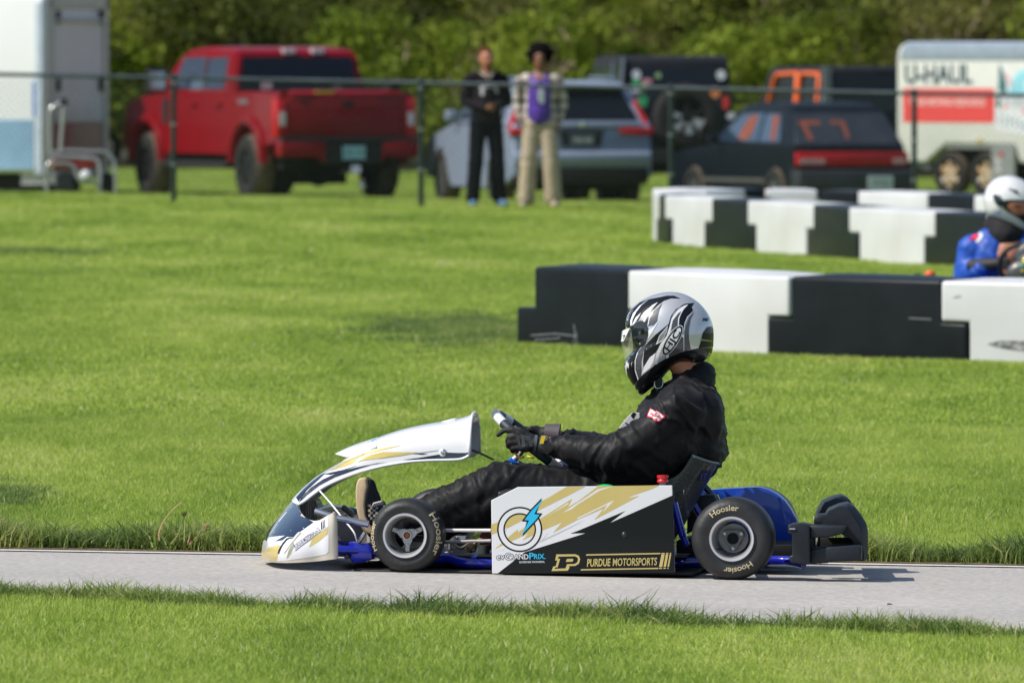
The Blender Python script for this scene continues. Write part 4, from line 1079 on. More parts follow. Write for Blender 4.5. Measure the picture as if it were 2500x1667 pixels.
# ---------------------------------------------------------------- kart trolley and bits in front of it
def trolley():
    d = 146.0; t = thing('kart_stand', 'silver tubular kart stand with a red tray beside the white box trailer', 'kart stand')
    x = (204-PX0)*d/F; t.location = (x, d, gz(x, d)); t.rotation_euler = (0, 0, R(6))
    S = mat('silver_tube', (.58, .57, .60), .3, metal=.7, var=.05)
    def P(px, py, y=0): return Vector(((px-204)/212.0, y, (488-py)/212.0+.0))
    def C(a, b): return P(90+a/6.27, 250+b/6.27)
    bm = BM(); tube(bm, curve([C(190, 880), C(400, 830), C(800, 840), C(1040, 850), C(1130, 920), C(1190, 1060), C(1200, 1480)], 5), .018, 8)
    obj('frame_tube', bm, S, t, smooth=60)
    bm = BM(); tube(bm, curve([C(150, 1480), C(160, 1060), C(300, 1030), C(500, 1040), C(580, 1110), C(640, 1260), C(700, 1310), C(950, 1310)], 5), .020, 8); obj('frame_tube', bm, S, t, smooth=60)
    bm = BM(); tube(bm, curve([C(200, 930), C(600, 930), C(860, 950), C(940, 1010), C(965, 1200), C(960, 1490)], 5), .024, 8); obj('frame_tube', bm, S, t, smooth=60)
    bm = BM(); tube(bm, [C(370, 860), C(365, 700), C(400, 300), C(410, 110)], .022, 8); tube(bm, curve([C(200, 900), C(195, 300), C(240, 170), C(400, 90)], 5), .022, 8); obj('upright_handle', bm, S, t, smooth=60)
    bm = BM(); sphere(bm, C(410, 90), .05, sub=2); obj('clamp', bm, TRIM, t)
    bm = BM(); box(bm, C(250, 0).x, C(930, 0).x, .02, .55, C(0, 1100).z, C(0, 950).z); obj('tray', bm, mat('tray_red', (.5, .01, .015), .3, coat=.6), t, bevel=.03, seg=3, smooth=50)
    bm = BM(); box(bm, C(300, 0).x, C(560, 0).x, .05, .4, C(0, 1440).z, C(0, 1170).z); obj('battery_box', bm, mat('dark_grey_box', (.05, .05, .055), .5), t, bevel=.02)
    for a, b, r_ in ((230, 1400, .05), (560, 1350, .09), (1080, 1330, .12)):
        bm = BM(); c = C(a, b); lathe(bm, [(.001, -.03), (r_*.6, -.03), (r_, -.02), (r_, .02), (r_*.6, .03), (.001, .03)], 18, M=Matrix.Translation((c.x, .1, max(r_, c.z)))); obj('caster', bm, RUB, t, smooth=50)
    # round white lamp-like tank end
    bm = BM(); sphere(bm, C(740, 1210)+Vector((0, -.06, 0)), .066, sub=3)
    ob = obj('white_ball', bm, mat('gloss_white', (.85, .87, .86), .15, coat=1), None, smooth=True)
    ob.location = t.matrix_basis @ Vector((0, 0, 0)); ob.rotation_euler = t.rotation_euler
    tag(ob, 'shiny round white ball resting on the lower bar of the silver kart stand', 'ball')
trolley()
# ================================================================== the racing kart (frame: x towards its rear, y away from the camera, z up)
YAW = R(5.5)
KO = Vector((.746, 43.07, -.0125)); EX = Vector((math.cos(YAW), -math.sin(YAW), 0)); EY = Vector((math.sin(YAW), math.cos(YAW), 0))
CR = {'c1': (600, 950, 3.135), 'c2': (1150, 950, 3.135), 'c3': (1600, 1100, 3.92), 'c4': (1450, 680, 3.135), 's': (0, 0, 1),
      'D1': (640, 1180, 6.533), 'D2': (890, 1210, 7.127), 'D3': (1170, 980, 7.84), 'D4': (1640, 1160, 6.534), 'D5': (1490, 700, 5.807), 'D6': (800, 1000, 5.88),
      'E1': (1190, 1170, 6.533), 'E2': (1410, 1170, 6.532), 'E3': (640, 1280, 11.76)}
def px_of(c, x, y): a = CR[c]; return a[0]+x/a[2], a[1]+y/a[2]
def K(c, x, y, yl):
    """measured photo position + chosen depth in the kart -> kart coordinates"""
    px, py = px_of(c, x, y)
    d = Vector(((px-PX0)/F, 1, -(py-HZ)/F)); o = Vector((0, 0, CH))-KO
    t = (yl-o.dot(EY))/d.dot(EY); p = o+d*t
    return Vector((p.dot(EX), yl, p.z))
YC = .62
def mir(p, yc=YC): return Vector((p.x, 2*yc-p.y, p.z))
CAML = Vector(((-KO).dot(EX), (-KO).dot(EY), CH-KO.z))
def drape(name, parent, polys, m, off, frame='D1', cut=9, target=None, yl=.3):
    """stickers: traced outlines laid onto the surface of a panel and kept a hair proud of it"""
    bvh = target
    P2 = [[px_of(frame, a, b) for a, b in p] for p in polys]
    b2 = bmesh.new(); b2.from_mesh(polymesh(P2)); dice(b2, cut)
    bm = BM(); vm = {}
    for v in b2.verts:
        t = K('s', v.co.x, v.co.y, yl); d = (t-CAML).normalized()
        hit = bvh.ray_cast(CAML+d*38, d); miss = hit[0] is None
        if miss: hit = bvh.find_nearest(t)
        n = hit[1]
        if n.dot(d) > (.25 if miss else 0): n = -n
        vm[v] = bm.verts.new(hit[0]+n*off)
    for f in b2.faces:
        try: bm.faces.new([vm[v] for v in f.verts])
        except ValueError: pass
    # drop faces stretched across a jump
    bad = [f for f in bm.faces if max(e.calc_length() for e in f.edges) > .06]
    bmesh.ops.delete(bm, geom=bad, context='FACES')
    b2.free()
    bmesh.ops.recalc_face_normals(bm, faces=bm.faces[:])
    return obj(name, bm, m, parent, smooth=True)
def drape_text(name, parent, s, p0, p1, h, m, off, frame, target, yl=.3, shear=0, bold=0, sq=1.0, cut=6):
    """lettering along the traced baseline p0 -> p1 with cap height h (photo units of the frame)"""
    me = textmesh(s, 1, shear=shear, bold=bold)
    co = vnp(me); w = co[:, 0].max()-co[:, 0].min(); x0 = co[:, 0].min(); ch = .70
    a = Vector((p0[0], p0[1])); b = Vector((p1[0], p1[1])); u = (b-a); L = u.length; u.normalize(); n = Vector((u.y, -u.x))
    polys = []
    b2 = bmesh.new(); b2.from_mesh(me)
    bm = BM(); 
    tmp = bmesh.new(); vm = {}
    for v in b2.verts:
        q = a+u*((v.co.x-x0)/w*L)+n*(v.co.y/ch*h)
        qx, qy = px_of(frame, q.x, q.y); vm[v] = tmp.verts.new((qx, qy, 0))
    for f in b2.faces:
        try: tmp.faces.new([vm[v] for v in f.verts])
        except ValueError: pass
    b2.free()
    if cut: dice(tmp, cut)
    vm = {}
    for v in tmp.verts:
        t = K('s', v.co.x, v.co.y, yl); d = (t-CAML).normalized()
        hit = target.ray_cast(CAML+d*38, d)
        if hit[0] is None: hit = target.find_nearest(t)
        nn = hit[1]
        if nn.dot(d) > 0: nn = -nn
        vm[v] = bm.verts.new(hit[0]+nn*off)
    for f in tmp.faces:
        try: bm.faces.new([vm[v] for v in f.verts])
        except ValueError: pass
    tmp.free()
    bmesh.ops.recalc_face_normals(bm, faces=bm.faces[:])
    return obj(name, bm, m, parent)
def bvh_of(o):
    bm = BM(); bm.from_mesh(o.data); b = BVHTree.FromBMesh(bm); bm.free(); return b

WV = mat('vinyl_white', (.78, .79, .81), .22, var=.02, vscale=5, coat=.5)
CREAM = mat('cream_plastic', (.62, .57, .48), .38, var=.08, vscale=5, coat=.2)
GOLD = mat('vinyl_gold', (.60, .48, .17), .3, var=.04, vscale=10, coat=.3)
GOLDL = mat('vinyl_gold_bright', (.66, .53, .16), .22, var=.08, vscale=6, coat=.6)
VB = mat('vinyl_black', (.007, .009, .010), .28, var=.15, vscale=4, coat=.08, spec=.3)
VN = mat('vinyl_navy', (.012, .022, .050), .16, var=.2, vscale=3, coat=.9)
CYAN = mat('vinyl_cyan', (.02, .52, .85), .25, var=.05, coat=.4)
VG = mat('vinyl_grey_olive', (.30, .31, .22), .3, var=.1, coat=.4)
VGR = mat('vinyl_pale_grey', (.55, .55, .58), .3, var=.05)
BLUE = mat('blue_powder_coat', (.010, .018, .42), .25, var=.1, coat=.7)
BLUEF = mat('blue_plastic', (.008, .065, .46), .35, var=.08, coat=.5)
BUMP = mat('bumper_plastic', (.016, .020, .026), .46, var=.2, vscale=6, bump=.15, bscale=40, spec=.3)
STEEL = mat('bright_steel', (.55, .57, .60), .22, metal=.9, var=.08)
RIMS = mat('kart_rim', (.60, .60, .64), .36, metal=.4, var=.06)
RIMI = mat('kart_rim_inner', (.36, .35, .32), .5, metal=.4, var=.15, vscale=20)
TYRE = mat('kart_tyre', (.020, .021, .022), .52, var=.35, vscale=14, bump=.25, bscale=35)
TTXT = mat('tyre_print', (.55, .46, .29), .7, var=.2, vscale=60)
DARKM = mat('dark_metal', (.04, .042, .045), .4, metal=.6, var=.3, vscale=30)

kart = thing('go_kart', 'electric racing kart with white, gold and black bodywork on the track', 'go-kart', KO, -YAW)

# ---------------------------------------------------------------- wheels
def tyre_prof(r, w):
    return [(.0725, .010), (.0760, .003), (.083, .004), (.095, -.0015), (r*.80, -.001), (r*.87, .004), (r*.93, .012), (r*.975, .024), (r*.995, .040), (r, w*.5), (r*.995, w-.040), (r*.975, w-.024), (r*.93, w-.012), (r*.84, w-.002), (.095, w), (.076, w-.005), (.0725, w-.012)]
def kart_wheel(cx, cz, y0, r, w, texts, spider, steer=0, near=True):
    bm = BM(); pr = [(a, b-w/2) for a, b in tyre_prof(r, w)]
    lathe(bm, pr, 96)
    bmesh.ops.recalc_face_normals(bm, faces=bm.faces[:])
    t = obj('wheel', bm, TYRE, kart, smooth=60, loc=(cx, y0+w/2, cz)); t.rotation_euler = (0, 0, steer)
    S = 1 if near else -1
    # rim
    bm = BM(); h = w/2
    lathe(bm, [(.0740, -h+.006), (.0765, -h-.001), (.0750, -h-.004), (.0690, -h-.003), (.0668, -h+.004)], 64)
    rim = obj('rim', bm, RIMS, t, smooth=50)
    bm = BM(); lathe(bm, [(.0668, -h+.004), (.064, -h+.010), (.0635, -h+.030), (.060, -h+.036), (.059, h*.2), (.055, h*.8)], 64); obj('rim_well', bm, RIMI, rim, smooth=50)
    if not near:
        t.rotation_euler = (0, 0, math.pi+steer)
    yh = -h+.045 if spider == 'front' else -h+.05
    if spider == 'front':
        bm = BM()
        tips = [R(-90), R(24), R(158)]
        out = []
        for i, a in enumerate(tips):
            p = Vector((math.cos(a), math.sin(a)))*.056; nrm = Vector((-p.y, p.x)).normalized()
            out += [p-nrm*.007, p+nrm*.007]
            a2 = tips[(i+1) % 3]; am = (a+((a2-a) % (2*math.pi))/2); q = Vector((math.cos(am), math.sin(am)))*.0205
            q1 = p*.52+nrm*.012
            out += [p*.60+nrm*.0085, (p*.35+nrm*.016), q]
            p2 = Vector((math.cos(a2), math.sin(a2)))*.056; n2 = Vector((-p2.y, p2.x)).normalized()
            out += [(p2*.35-n2*.016), p2*.60-n2*.0085]
        prism(bm, [(v.x, v.y) for v in out], yh, yh+.010, axis='y')
        obj('spider', bm, mat('cast_spider', (.42, .44, .47), .35, metal=.6), rim, bevel=.0015)
        bm = BM(); lathe(bm, [(.0001, yh-.004), (.009, yh-.004), (.010, yh-.002)], 20); obj('hub_cap', bm, mat('rusty_hub', (.33, .08, .03), .6), rim)
        bm = BM(); lathe(bm, [(.010, yh-.003), (.012, yh-.008), (.016, yh-.008), (.018, yh+.002)], 24, close=False); obj('hub_ring', bm, STEEL, rim, smooth=50)
        lug = .034
    else:
        bm = BM(); tips = [R(-90), R(31), R(149)]; out = []
        for i, a in enumerate(tips):
            p = Vector((math.cos(a), math.sin(a)))*.040; nrm = Vector((-p.y, p.x)).normalized(); out += [p-nrm*.010, p+nrm*.010]
        A, B = prism(bm, [(v.x, v.y) for v in out], yh, yh+.012, axis='y')
        obj('spider', bm, mat('hub_grey', (.13, .135, .14), .5, metal=.3, var=.1), rim, bevel=.001)
        bm = BM(); lathe(bm, [(.0001, yh-.0005), (.0165, yh-.0008), (.0165, yh-.004), (.0195, yh-.004), (.0195, yh)], 28); obj('axle_bore', bm, mat('bore_black', (.002, .002, .002), .9), rim, smooth=50)
        bm = BM(); lathe(bm, [(.030, yh+.03), (.050, yh+.03), (.050, yh+.034), (.030, yh+.034)], 32, close=True); obj('brake_disc', bm, mat('disc_steel', (.2, .2, .21), .35, metal=.8), rim)
        lug = .034
    for a in tips:
        bm = BM(); M = Matrix.Translation((math.cos(a)*lug, 0, math.sin(a)*lug)); lathe(bm, [(.0001, yh-.010), (.0035, yh-.010), (.0045, yh-.006), (.0062, yh-.005), (.0066, yh)], 12, M=M); obj('lug_nut', bm, STEEL, rim, smooth=40)
    bm = BM(); tube(bm, [(-.035, -h+.04, -.050 if spider == 'front' else -.036), (-.052, -h+.012, -.034)], .0022, 6); obj('valve_stem', bm, VB, rim)
    # lettering round the sidewall
    P = tyre_prof(r, w)
    for s, a0, a1, rb, hh in texts:
        me = textmesh(s, 1, bold=.018, shear=0); co = vnp(me); x0, x1 = co[:, 0].min(), co[:, 0].max(); L = (a0-a1)*rb
        def fn(v):
            ang = a0-(v.x-x0)/(x1-x0)*(a0-a1); rr = rb+v.y/.72*hh
            yy = float(np.interp(rr, [q[0] for q in P[1:9]], [q[1] for q in P[1:9]]))
            return Vector((math.cos(ang)*rr, yy-w/2-.0011, math.sin(ang)*rr))
        bm = BM(); addmesh(bm, me, fn, cut=.2); obj('tyre_lettering', bm, TTXT, t)
    return t
cf = K('s', 992, 1311.5, .065); cr_ = K('s', 1787, 1319.4, .02)
def kg(x, y):   # ground height in kart coordinates
    wpt = KO+EX*x+EY*y; return gz(wpt.x, wpt.y)+.004-KO.z
T = 'Hoosier'
kart_wheel(cf.x, kg(cf.x, .06)+.1262, .065, .127, .130, [(T, R(207), R(156), .1085, .0185), (T, R(41), R(-34), .1085, .0185)], 'front', steer=R(-4))
kart_wheel(cr_.x, kg(cr_.x, .1)+.1395, .010, .1405, .180, [(T, R(132), R(77), .097, .020), (T, R(-50), R(-105), .097, .020)], 'rear')
kart_wheel(cf.x, kg(cf.x, 1.1)+.1262, 1.045, .127, .130, [], 'front', steer=R(-4), near=False)
kart_wheel(cr_.x, kg(cr_.x, 1.1)+.1395, 1.05, .1405, .180, [], 'rear', near=False)

# ---------------------------------------------------------------- side pod panel with its graphics
YP = .040
def flat(name, polys, m, lvl, frame='E1', parent=None, merge=False):
    bm = BM()
    for p in polys:
        P3 = [K(frame, a, b, YP) for a, b in p]
        tri = tessellate_polygon([P3]); vs = [bm.verts.new(v-Vector((0, .0002+.00007*lvl, 0))) for v in P3]
        for t_ in tri:
            try: bm.faces.new([vs[i] for i in t_])
            except ValueError: pass
    bmesh.ops.recalc_face_normals(bm, faces=bm.faces[:])
    return obj(name, bm, m, parent)
pan = [(1199, 1221), (1264, 1188.5), (1641, 1184.5), (1647.5, 1398), (1201.5, 1399.5)]
bm = BM(); P3 = [K('s', a, b, YP) for a, b in pan]
A = [bm.verts.new(v) for v in P3]; B = [bm.verts.new(v+Vector((0, .018, 0))) for v in P3]
bm.faces.new(A); bm.faces.new(B[::-1])
for i in range(5): bm.faces.new((A[i], B[i], B[(i+1) % 5], A[(i+1) % 5]))
bmesh.ops.recalc_face_normals(bm, faces=bm.faces[:])
panel = obj('side_pod', bm, [WV], kart, bevel=.002)
# the battery box behind the panel
bm = BM(); a = K('s', 1215, 1392, .06); b = K('s', 1640, 1200, .06); box(bm, a.x, b.x-.01, .06, .30, a.z, b.z); obj('battery_box', bm, mat('box_black', (.015, .015, .017), .5), kart, bevel=.008)
blk = [(1521, 260), (760, 500+110), (530, 690), (770, 497)]
# black field (traced in two frames, given in photo pixels)
def e1(x, y): return px_of('E1', x, y)
def e2(x, y): return px_of('E2', x, y)
black = [e2(1521, 250), e2(520, 690), e2(765, 500), e2(0, 818), e1(1320, 862), e1(1565, 855), e1(670, 1135), e1(590, 1160), e1(420, 1295), e1(160, 1500), (1647.5, 1398)]
flat('pod_livery_black', [black], VB, 1, 's', panel)
gold = [
    [e1(60, 720), e1(420, 580), e1(690, 470), e1(900, 330), e1(1265, 115), e1(1560, 112), e1(1300, 250), e1(850, 475), e1(500, 680), e1(300, 785), e1(60, 880)],
    [e1(120, 1105), e1(330, 920), e1(490, 790), e1(480, 850), e1(620, 740), e1(850, 620), e1(1350, 305), e1(1285, 440), e2(0, 350), e2(330, 105), e2(560, 105), e2(1310, 92), e2(1190, 150), e2(760, 298), e2(985, 262), e2(270, 640), e2(420, 460), e2(0, 640), e1(1050, 845), e1(1190, 680), e1(880, 810), e1(560, 970), e1(660, 850), e1(380, 985)],
]
flat('pod_livery_gold', gold, GOLD, 2, 's', panel)
white = [[e1(870, 640), e1(1280, 375), e1(1300, 385), e1(1000, 560)], [e1(1200, 530), e1(1568, 280), e2(0, 378), e2(330, 150), e2(570, 108), e2(350, 180), e2(0, 400), e1(1350, 470)],
         [e2(0, 610), e2(590, 325), e2(400, 530), e2(475, 400), e2(0, 632)], [e1(285, 790), e1(320, 755), e1(300, 800), e1(290, 830)]]
flat('pod_livery_white', white, WV, 3, 's', panel)
flat('pod_livery_grey', [[e1(100, 1175), e1(330, 1085), e1(250, 1120)], [e1(820, 1010), e1(1000, 820), e1(880, 960), e1(1568, 640), e1(1100, 880)]], VGR, 3, 's', panel)  # pale grey slivers of the printed livery
def ringpoly(cx, cy, r0, r1, n=48, a0=0, a1=360):
    o = [(cx+r1*math.cos(R(a0+(a1-a0)*i/n)), cy+r1*math.sin(R(a0+(a1-a0)*i/n))) for i in range(n+1)]
    i_ = [(cx+r0*math.cos(R(a1+(a0-a1)*i/n)), cy+r0*math.sin(R(a1+(a0-a1)*i/n))) for i in range(n+1)]
    return o+i_
def ringquads(cx, cy, r0, r1, n=56, a0=0, a1=360):
    q = []
    for i in range(n):
        b0, b1 = R(a0+(a1-a0)*i/n), R(a0+(a1-a0)*(i+1)/n)
        q.append([(cx+r0*math.cos(b0), cy+r0*math.sin(b0)), (cx+r1*math.cos(b0), cy+r1*math.sin(b0)), (cx+r1*math.cos(b1), cy+r1*math.sin(b1)), (cx+r0*math.cos(b1), cy+r0*math.sin(b1))])
    return q
lg = flat('pod_emblem_band', ringquads(515, 795, 256, 345), WV, 4, 'E1', panel)
flat('pod_emblem_ring', ringquads(515, 795, 335, 361), VB, 5, 'E1', panel)
flat('pod_emblem_ring', ringquads(515, 795, 238, 262), VB, 5, 'E1', panel)
bolt = [(885, 310), (745, 552), (832, 560), (775, 640), (540, 890), (665, 652), (590, 645), (700, 500)]
def grow_poly(p, d):
    c = []
    n = len(p)
    area = sum(p[i][0]*p[(i+1) % n][1]-p[(i+1) % n][0]*p[i][1] for i in range(n))
    sg = 1 if area > 0 else -1
    for i in range(n):
        a, b, e = Vector(p[i-1]), Vector(p[i]), Vector(p[(i+1) % n])
        u = (b-a).normalized(); v = (e-b).normalized()
        n1 = Vector((u.y, -u.x))*sg; n2 = Vector((v.y, -v.x))*sg; m_ = (n1+n2)
        if m_.length < .3: m_ = n1
        m_.normalize(); k = min(2.0, 1/max(.35, m_.dot(n1)))
        c.append(tuple(b+m_*d*k))
    return c
flat('pod_emblem_bolt_edge', [grow_poly(bolt, 24)], VB, 6, 'E1', panel)
flat('pod_emblem_bolt', [bolt], CYAN, 7, 'E1', panel)
def flat_text(s, p0, p1, h, m, lvl, frame, shear=0, bold=0, nm='pod_lettering'):
    me = textmesh(s, 1, shear=shear, bold=bold); co = vnp(me); x0 = co[:, 0].min(); w = co[:, 0].max()-x0
    a = Vector(p0); b = Vector(p1); u = (b-a); L = u.length; u.normalize(); n = Vector((u.y, -u.x))
    def fn(v):
        q = a+u*((v.x-x0)/w*L)+n*(v.y/.70*h); return K(frame, q.x, q.y, YP)-Vector((0, .0002+.00007*lvl, 0))
    bm = BM(); addmesh(bm, me, fn); return obj(nm, bm, m, panel)
for s_, a_, b_, h_, m1 in (('ev', (148, 1275), (275, 1270), 88, WV), ('G', (283, 1276), (372, 1274), 102, WV), ('RAND', (374, 1274), (655, 1268), 80, WV), ('P', (668, 1268), (742, 1266), 100, CYAN), ('RIX.', (744, 1266), (925, 1262), 80, CYAN)):
    for q_ in range(8):
        ox, oy = 8.5*math.cos(q_*math.pi/4), 8.5*math.sin(q_*math.pi/4)
        flat_text(s_, (a_[0]+ox, a_[1]+oy), (b_[0]+ox, b_[1]+oy), h_, VB, 6+.06*q_, 'E1', bold=.012, nm='pod_lettering_edge')
    flat_text(s_, a_, b_, h_, m1, 7, 'E1', bold=.016 if m1 is CYAN else .012)
flat_text('accelerate innovation.', (508, 1330), (915, 1325), 42, WV, 5, 'E1', bold=.004)
flat_text('PURDUE', (150, 1385), (530, 1375), 118, GOLD, 5, 'E2', shear=.16, bold=.022)
flat_text('MOTORSPORTS', (560, 1375), (1270, 1362), 118, GOLD, 5, 'E2', shear=.16, bold=.012)
bars = [[(140, 1190), (1325, 1168), (1318, 1188), (135, 1212)], [(55, 1427), (1290, 1405), (1284, 1425), (50, 1448)],
        [(1338, 1190), (1390, 1189), (1350, 1392), (1300, 1393)], [(1408, 1190), (1448, 1189), (1410, 1390), (1372, 1391)], [(1470, 1189), (1494, 1188), (1458, 1389), (1434, 1390)],
        [(1340, 1169), (1392, 1168), (1388, 1184), (1336, 1185)], [(1412, 1168), (1450, 1167), (1446, 1183), (1408, 1184)], [(1474, 1167), (1495, 1166), (1491, 1182), (1470, 1183)],
        [(1300, 1406), (1350, 1405), (1346, 1422), (1296, 1423)], [(1372, 1405), (1410, 1404), (1406, 1421), (1368, 1422)], [(1434, 1404), (1455, 1403), (1451, 1419), (1430, 1420)]]
flat('pod_lettering_bars', bars, GOLD, 5, 'E2', panel)
Pl = [(1100, 1192), (1400, 1190), (1460, 1215), (1480, 1270), (1460, 1340), (1400, 1375), (1330, 1378), (1300, 1375), (1310, 1400), (1282, 1452), (1022, 1458), (1050, 1385), (1090, 1380), (1115, 1290), (1080, 1288)]
flat('pod_crest_edge', [Pl], GOLD, 5, 'E1', panel)
Pi = [(1135, 1228), (1395, 1222), (1440, 1245), (1445, 1285), (1425, 1325), (1385, 1345), (1270, 1348), (1245, 1415), (1070, 1422), (1085, 1400), (1120, 1398), (1160, 1262), (1125, 1260)]
flat('pod_crest', [Pi], VB, 6, 'E1', panel)
flat('pod_crest_eye', [[(1268, 1265), (1360, 1262), (1372, 1280), (1355, 1308), (1250, 1312)]], GOLD, 7, 'E1', panel)
bm = BM(); c = K('E2', 750, 880, YP); lathe(bm, [(.0001, -.004), (.008, -.003), (.011, .002)], 16, M=Matrix.Translation((c.x, YP, c.z))); obj('pod_screw', bm, DARKM, panel, smooth=True)
# emergency stop button
c = K('c2', 1467, 720, .09)
bm = BM(); M = Matrix.Translation(c) @ Matrix.Rotation(R(90), 4, 'X')
lathe(bm, [(.0001, .030), (.0195, .028), (.0205, .022), (.0185, .018), (.0165, .014), (.0195, .010), (.019, .004), (.012, .002)], 28, M=M); eb = obj('stop_button', bm, mat('red_button', (.62, .008, .012), .3, coat=.6), kart, smooth=50)
bm = BM(); lathe(bm, [(.011, .003), (.011, -.012), (.020, -.012), (.020, -.022)], 20, M=M); obj('button_base', bm, mat('button_grey', (.3, .3, .3), .5), eb, smooth=50)
bm = BM(); c = K('c2', 1028, 752, .18); sphere(bm, c, (.032, .03, .012), sub=3); obj('green_cap', bm, mat('green_cap', (.02, .50, .12), .4), kart, smooth=True)

# ---------------------------------------------------------------- nose cone
cols_ = [([(1215, 1150), (1212, 1000), (1205, 800), (1200, 600), (1180, 470)], [.12]*5),
        ([(1196, 1195), (1196, 1000), (1188, 800), (1182, 600), (1165, 448)], [.062]*5),
        ([(1060, 1215), (1050, 1030), (1050, 860), (1050, 670), (1050, 505)], [.055, .05, .05, .055, .065]),
        ([(880, 1238), (880, 1070), (880, 910), (880, 745), (880, 590)], [.07, .06, .06, .065, .09]),
        ([(600, 1258), (590, 1100), (600, 950), (640, 760), (720, 560)], [.08, .07, .072, .09, .15]),
        ([(350, 1264), (330, 1130), (340, 980), (430, 720), (610, 450)], [.12, .11, .115, .17, .27]),
        ([(150, 1252), (115, 1120), (135, 930), (270, 680), (568, 345)], [.23, .22, .23, .29, .39]),
        ([(45, 1228), (25, 1080), (70, 860), (225, 620), (540, 265)], [.40, .40, .40, .42, .50]),
        ([(20, 1208), (4, 1080), (58, 840), (200, 612), (520, 222)], [.62]*5)]
rows = [[K('D1', x, y, yl) for (x, y), yl in zip(c[0], c[1])] for c in cols_]
rows = rows+[[mir(p) for p in r_] for r_ in rows[:-1][::-1]]
def dense(rows, nu=5, nv=5):
    a = [curve(r_, nv) for r_ in rows]; a = list(zip(*a)); a = [curve(c, nu) for c in a]; return [list(r_) for r_ in zip(*a)]
bm = BM(); grid(bm, dense(rows)); bmesh.ops.recalc_face_normals(bm, faces=bm.faces[:])
nose = obj('nose_cone', bm, CREAM, kart, smooth=True)
NB = bvh_of(nose)
md = nose.modifiers.new('s', 'SOLIDIFY'); md.thickness = .012; md.offset = 1
# keep the traced skin outside
nose.modifiers.clear()
bm = BM(); bm.from_mesh(nose.data)
for f in bm.faces: pass
bm.free()
def skin_inner(o, th):
    """second wall inside a traced skin, joined round the edge"""
    bm = BM(); bm.from_mesh(o.data); bm.normal_update()
    ctr = sum((v.co for v in bm.verts), Vector())/len(bm.verts)
    sgn = 1 if sum((v.co-ctr).dot(v.normal) for v in bm.verts) > 0 else -1
    n0 = [v for v in bm.verts]; be = [e for e in bm.edges if e.is_boundary]
    m_ = {v: bm.verts.new(v.co-v.normal*sgn*th) for v in n0}
    for f in list(bm.faces): bm.faces.new([m_[v] for v in f.verts][::-1])
    for e in be: bm.faces.new((e.verts[0], e.verts[1], m_[e.verts[1]], m_[e.verts[0]]))
    bmesh.ops.recalc_face_normals(bm, faces=bm.faces[:])
    ms = list(o.data.materials); old = o.data; o.data = frombm(bm, 'm')
    for x in ms: o.data.materials.append(x)
    o.data.shade_smooth(); o.data.set_sharp_from_angle(angle=R(50))
for m_ in (VN, WV, GOLD): nose.data.materials.append(m_)
skin_inner(nose, .010)
# the sticker set wraps over the front: the same bands continue round the middle of the nose
YF = K('D1', 20, 1100, YC).x
for f in nose.data.polygons:
    c = f.center
    if .30 < c.y < .94 and c.x < YF+.16 and f.normal.x < -.1:
        z1, z2, z3 = K('D1', 50, 870, YC).z, K('D1', 50, 1030, YC).z, K('D1', 50, 1200, YC).z
        f.material_index = 1 if c.z > z1 else 2 if c.z > z2 else 3 if c.z > z3 else 0
dr = lambda nm, polys, m, lv, fr='D1': drape(nm, nose, polys, m, .0009+.0003*lv, fr, 8, NB, .1)
dr('nose_livery_white', [[(1055, 510), (1062, 800), (1060, 1080), (1020, 1128), (700, 1180), (400, 1222), (230, 1238), (60, 1212), (12, 1150), (12, 1080), (30, 960), (90, 800), (210, 620), (355, 440), (510, 260), (555, 320), (600, 440), (720, 562), (830, 618)]], WV, 0)
dr('nose_livery_navy', [[(70, 878), (95, 795), (215, 620), (360, 440), (515, 265), (560, 330), (600, 445), (700, 548), (825, 620), (620, 765), (590, 780), (505, 862), (400, 850), (330, 905), (205, 925), (370, 828), (130, 852)]], VN, 1)
dr('nose_livery_gold', [[(14, 1150), (40, 1060), (140, 1010), (270, 980), (300, 985), (250, 1100), (252, 1160), (228, 1232), (60, 1205)], [(385, 1222), (500, 1085), (760, 905), (800, 888), (745, 1015), (900, 925), (1048, 800), (1050, 682), (1000, 735), (700, 935), (480, 1100)]], GOLD, 2)
dr('nose_livery_olive', [[(340, 1130), (455, 960), (610, 780), (635, 790), (480, 960), (380, 1090)], [(390, 1200), (430, 1050), (500, 940), (515, 960), (500, 1030), (450, 1120)]], VG, 3)
dr('nose_livery_ring', [[(255, 1115), (265, 1060), (330, 950), (390, 880), (440, 862), (495, 870), (490, 885), (440, 882), (400, 905), (340, 980), (290, 1075), (280, 1110), (262, 1122)]], VB, 3)
dr('nose_livery_stroke', [[(600, 765), (540, 850), (510, 860), (560, 800)]], WV, 3)
dr('nose_livery_plate', [[(520, 960), (720, 820), (940, 640), (1000, 570), (1010, 720), (800, 870), (520, 1078)]], mat('vinyl_lilac', (.62, .62, .68), .3, var=.05), 3)
drape_text('nose_lettering', nose, 'PURDUE MOTORSPORTS', (535, 1040), (935, 745), 62, mat('vinyl_ink', (.06, .06, .10), .3), .0023, 'D1', NB, .1, bold=.01, cut=5)
dr('nose_lettering_bars', [[(942, 620), (958, 608), (966, 728), (948, 738)], [(972, 598), (982, 590), (988, 712), (976, 722)], [(994, 580), (1000, 575), (1005, 700), (998, 706)]], VB, 5)
dr('nose_lettering_line', [[(535, 1058), (945, 752), (945, 758), (538, 1066)]], mat('vinyl_ink', (.06, .06, .10), .3), 5)

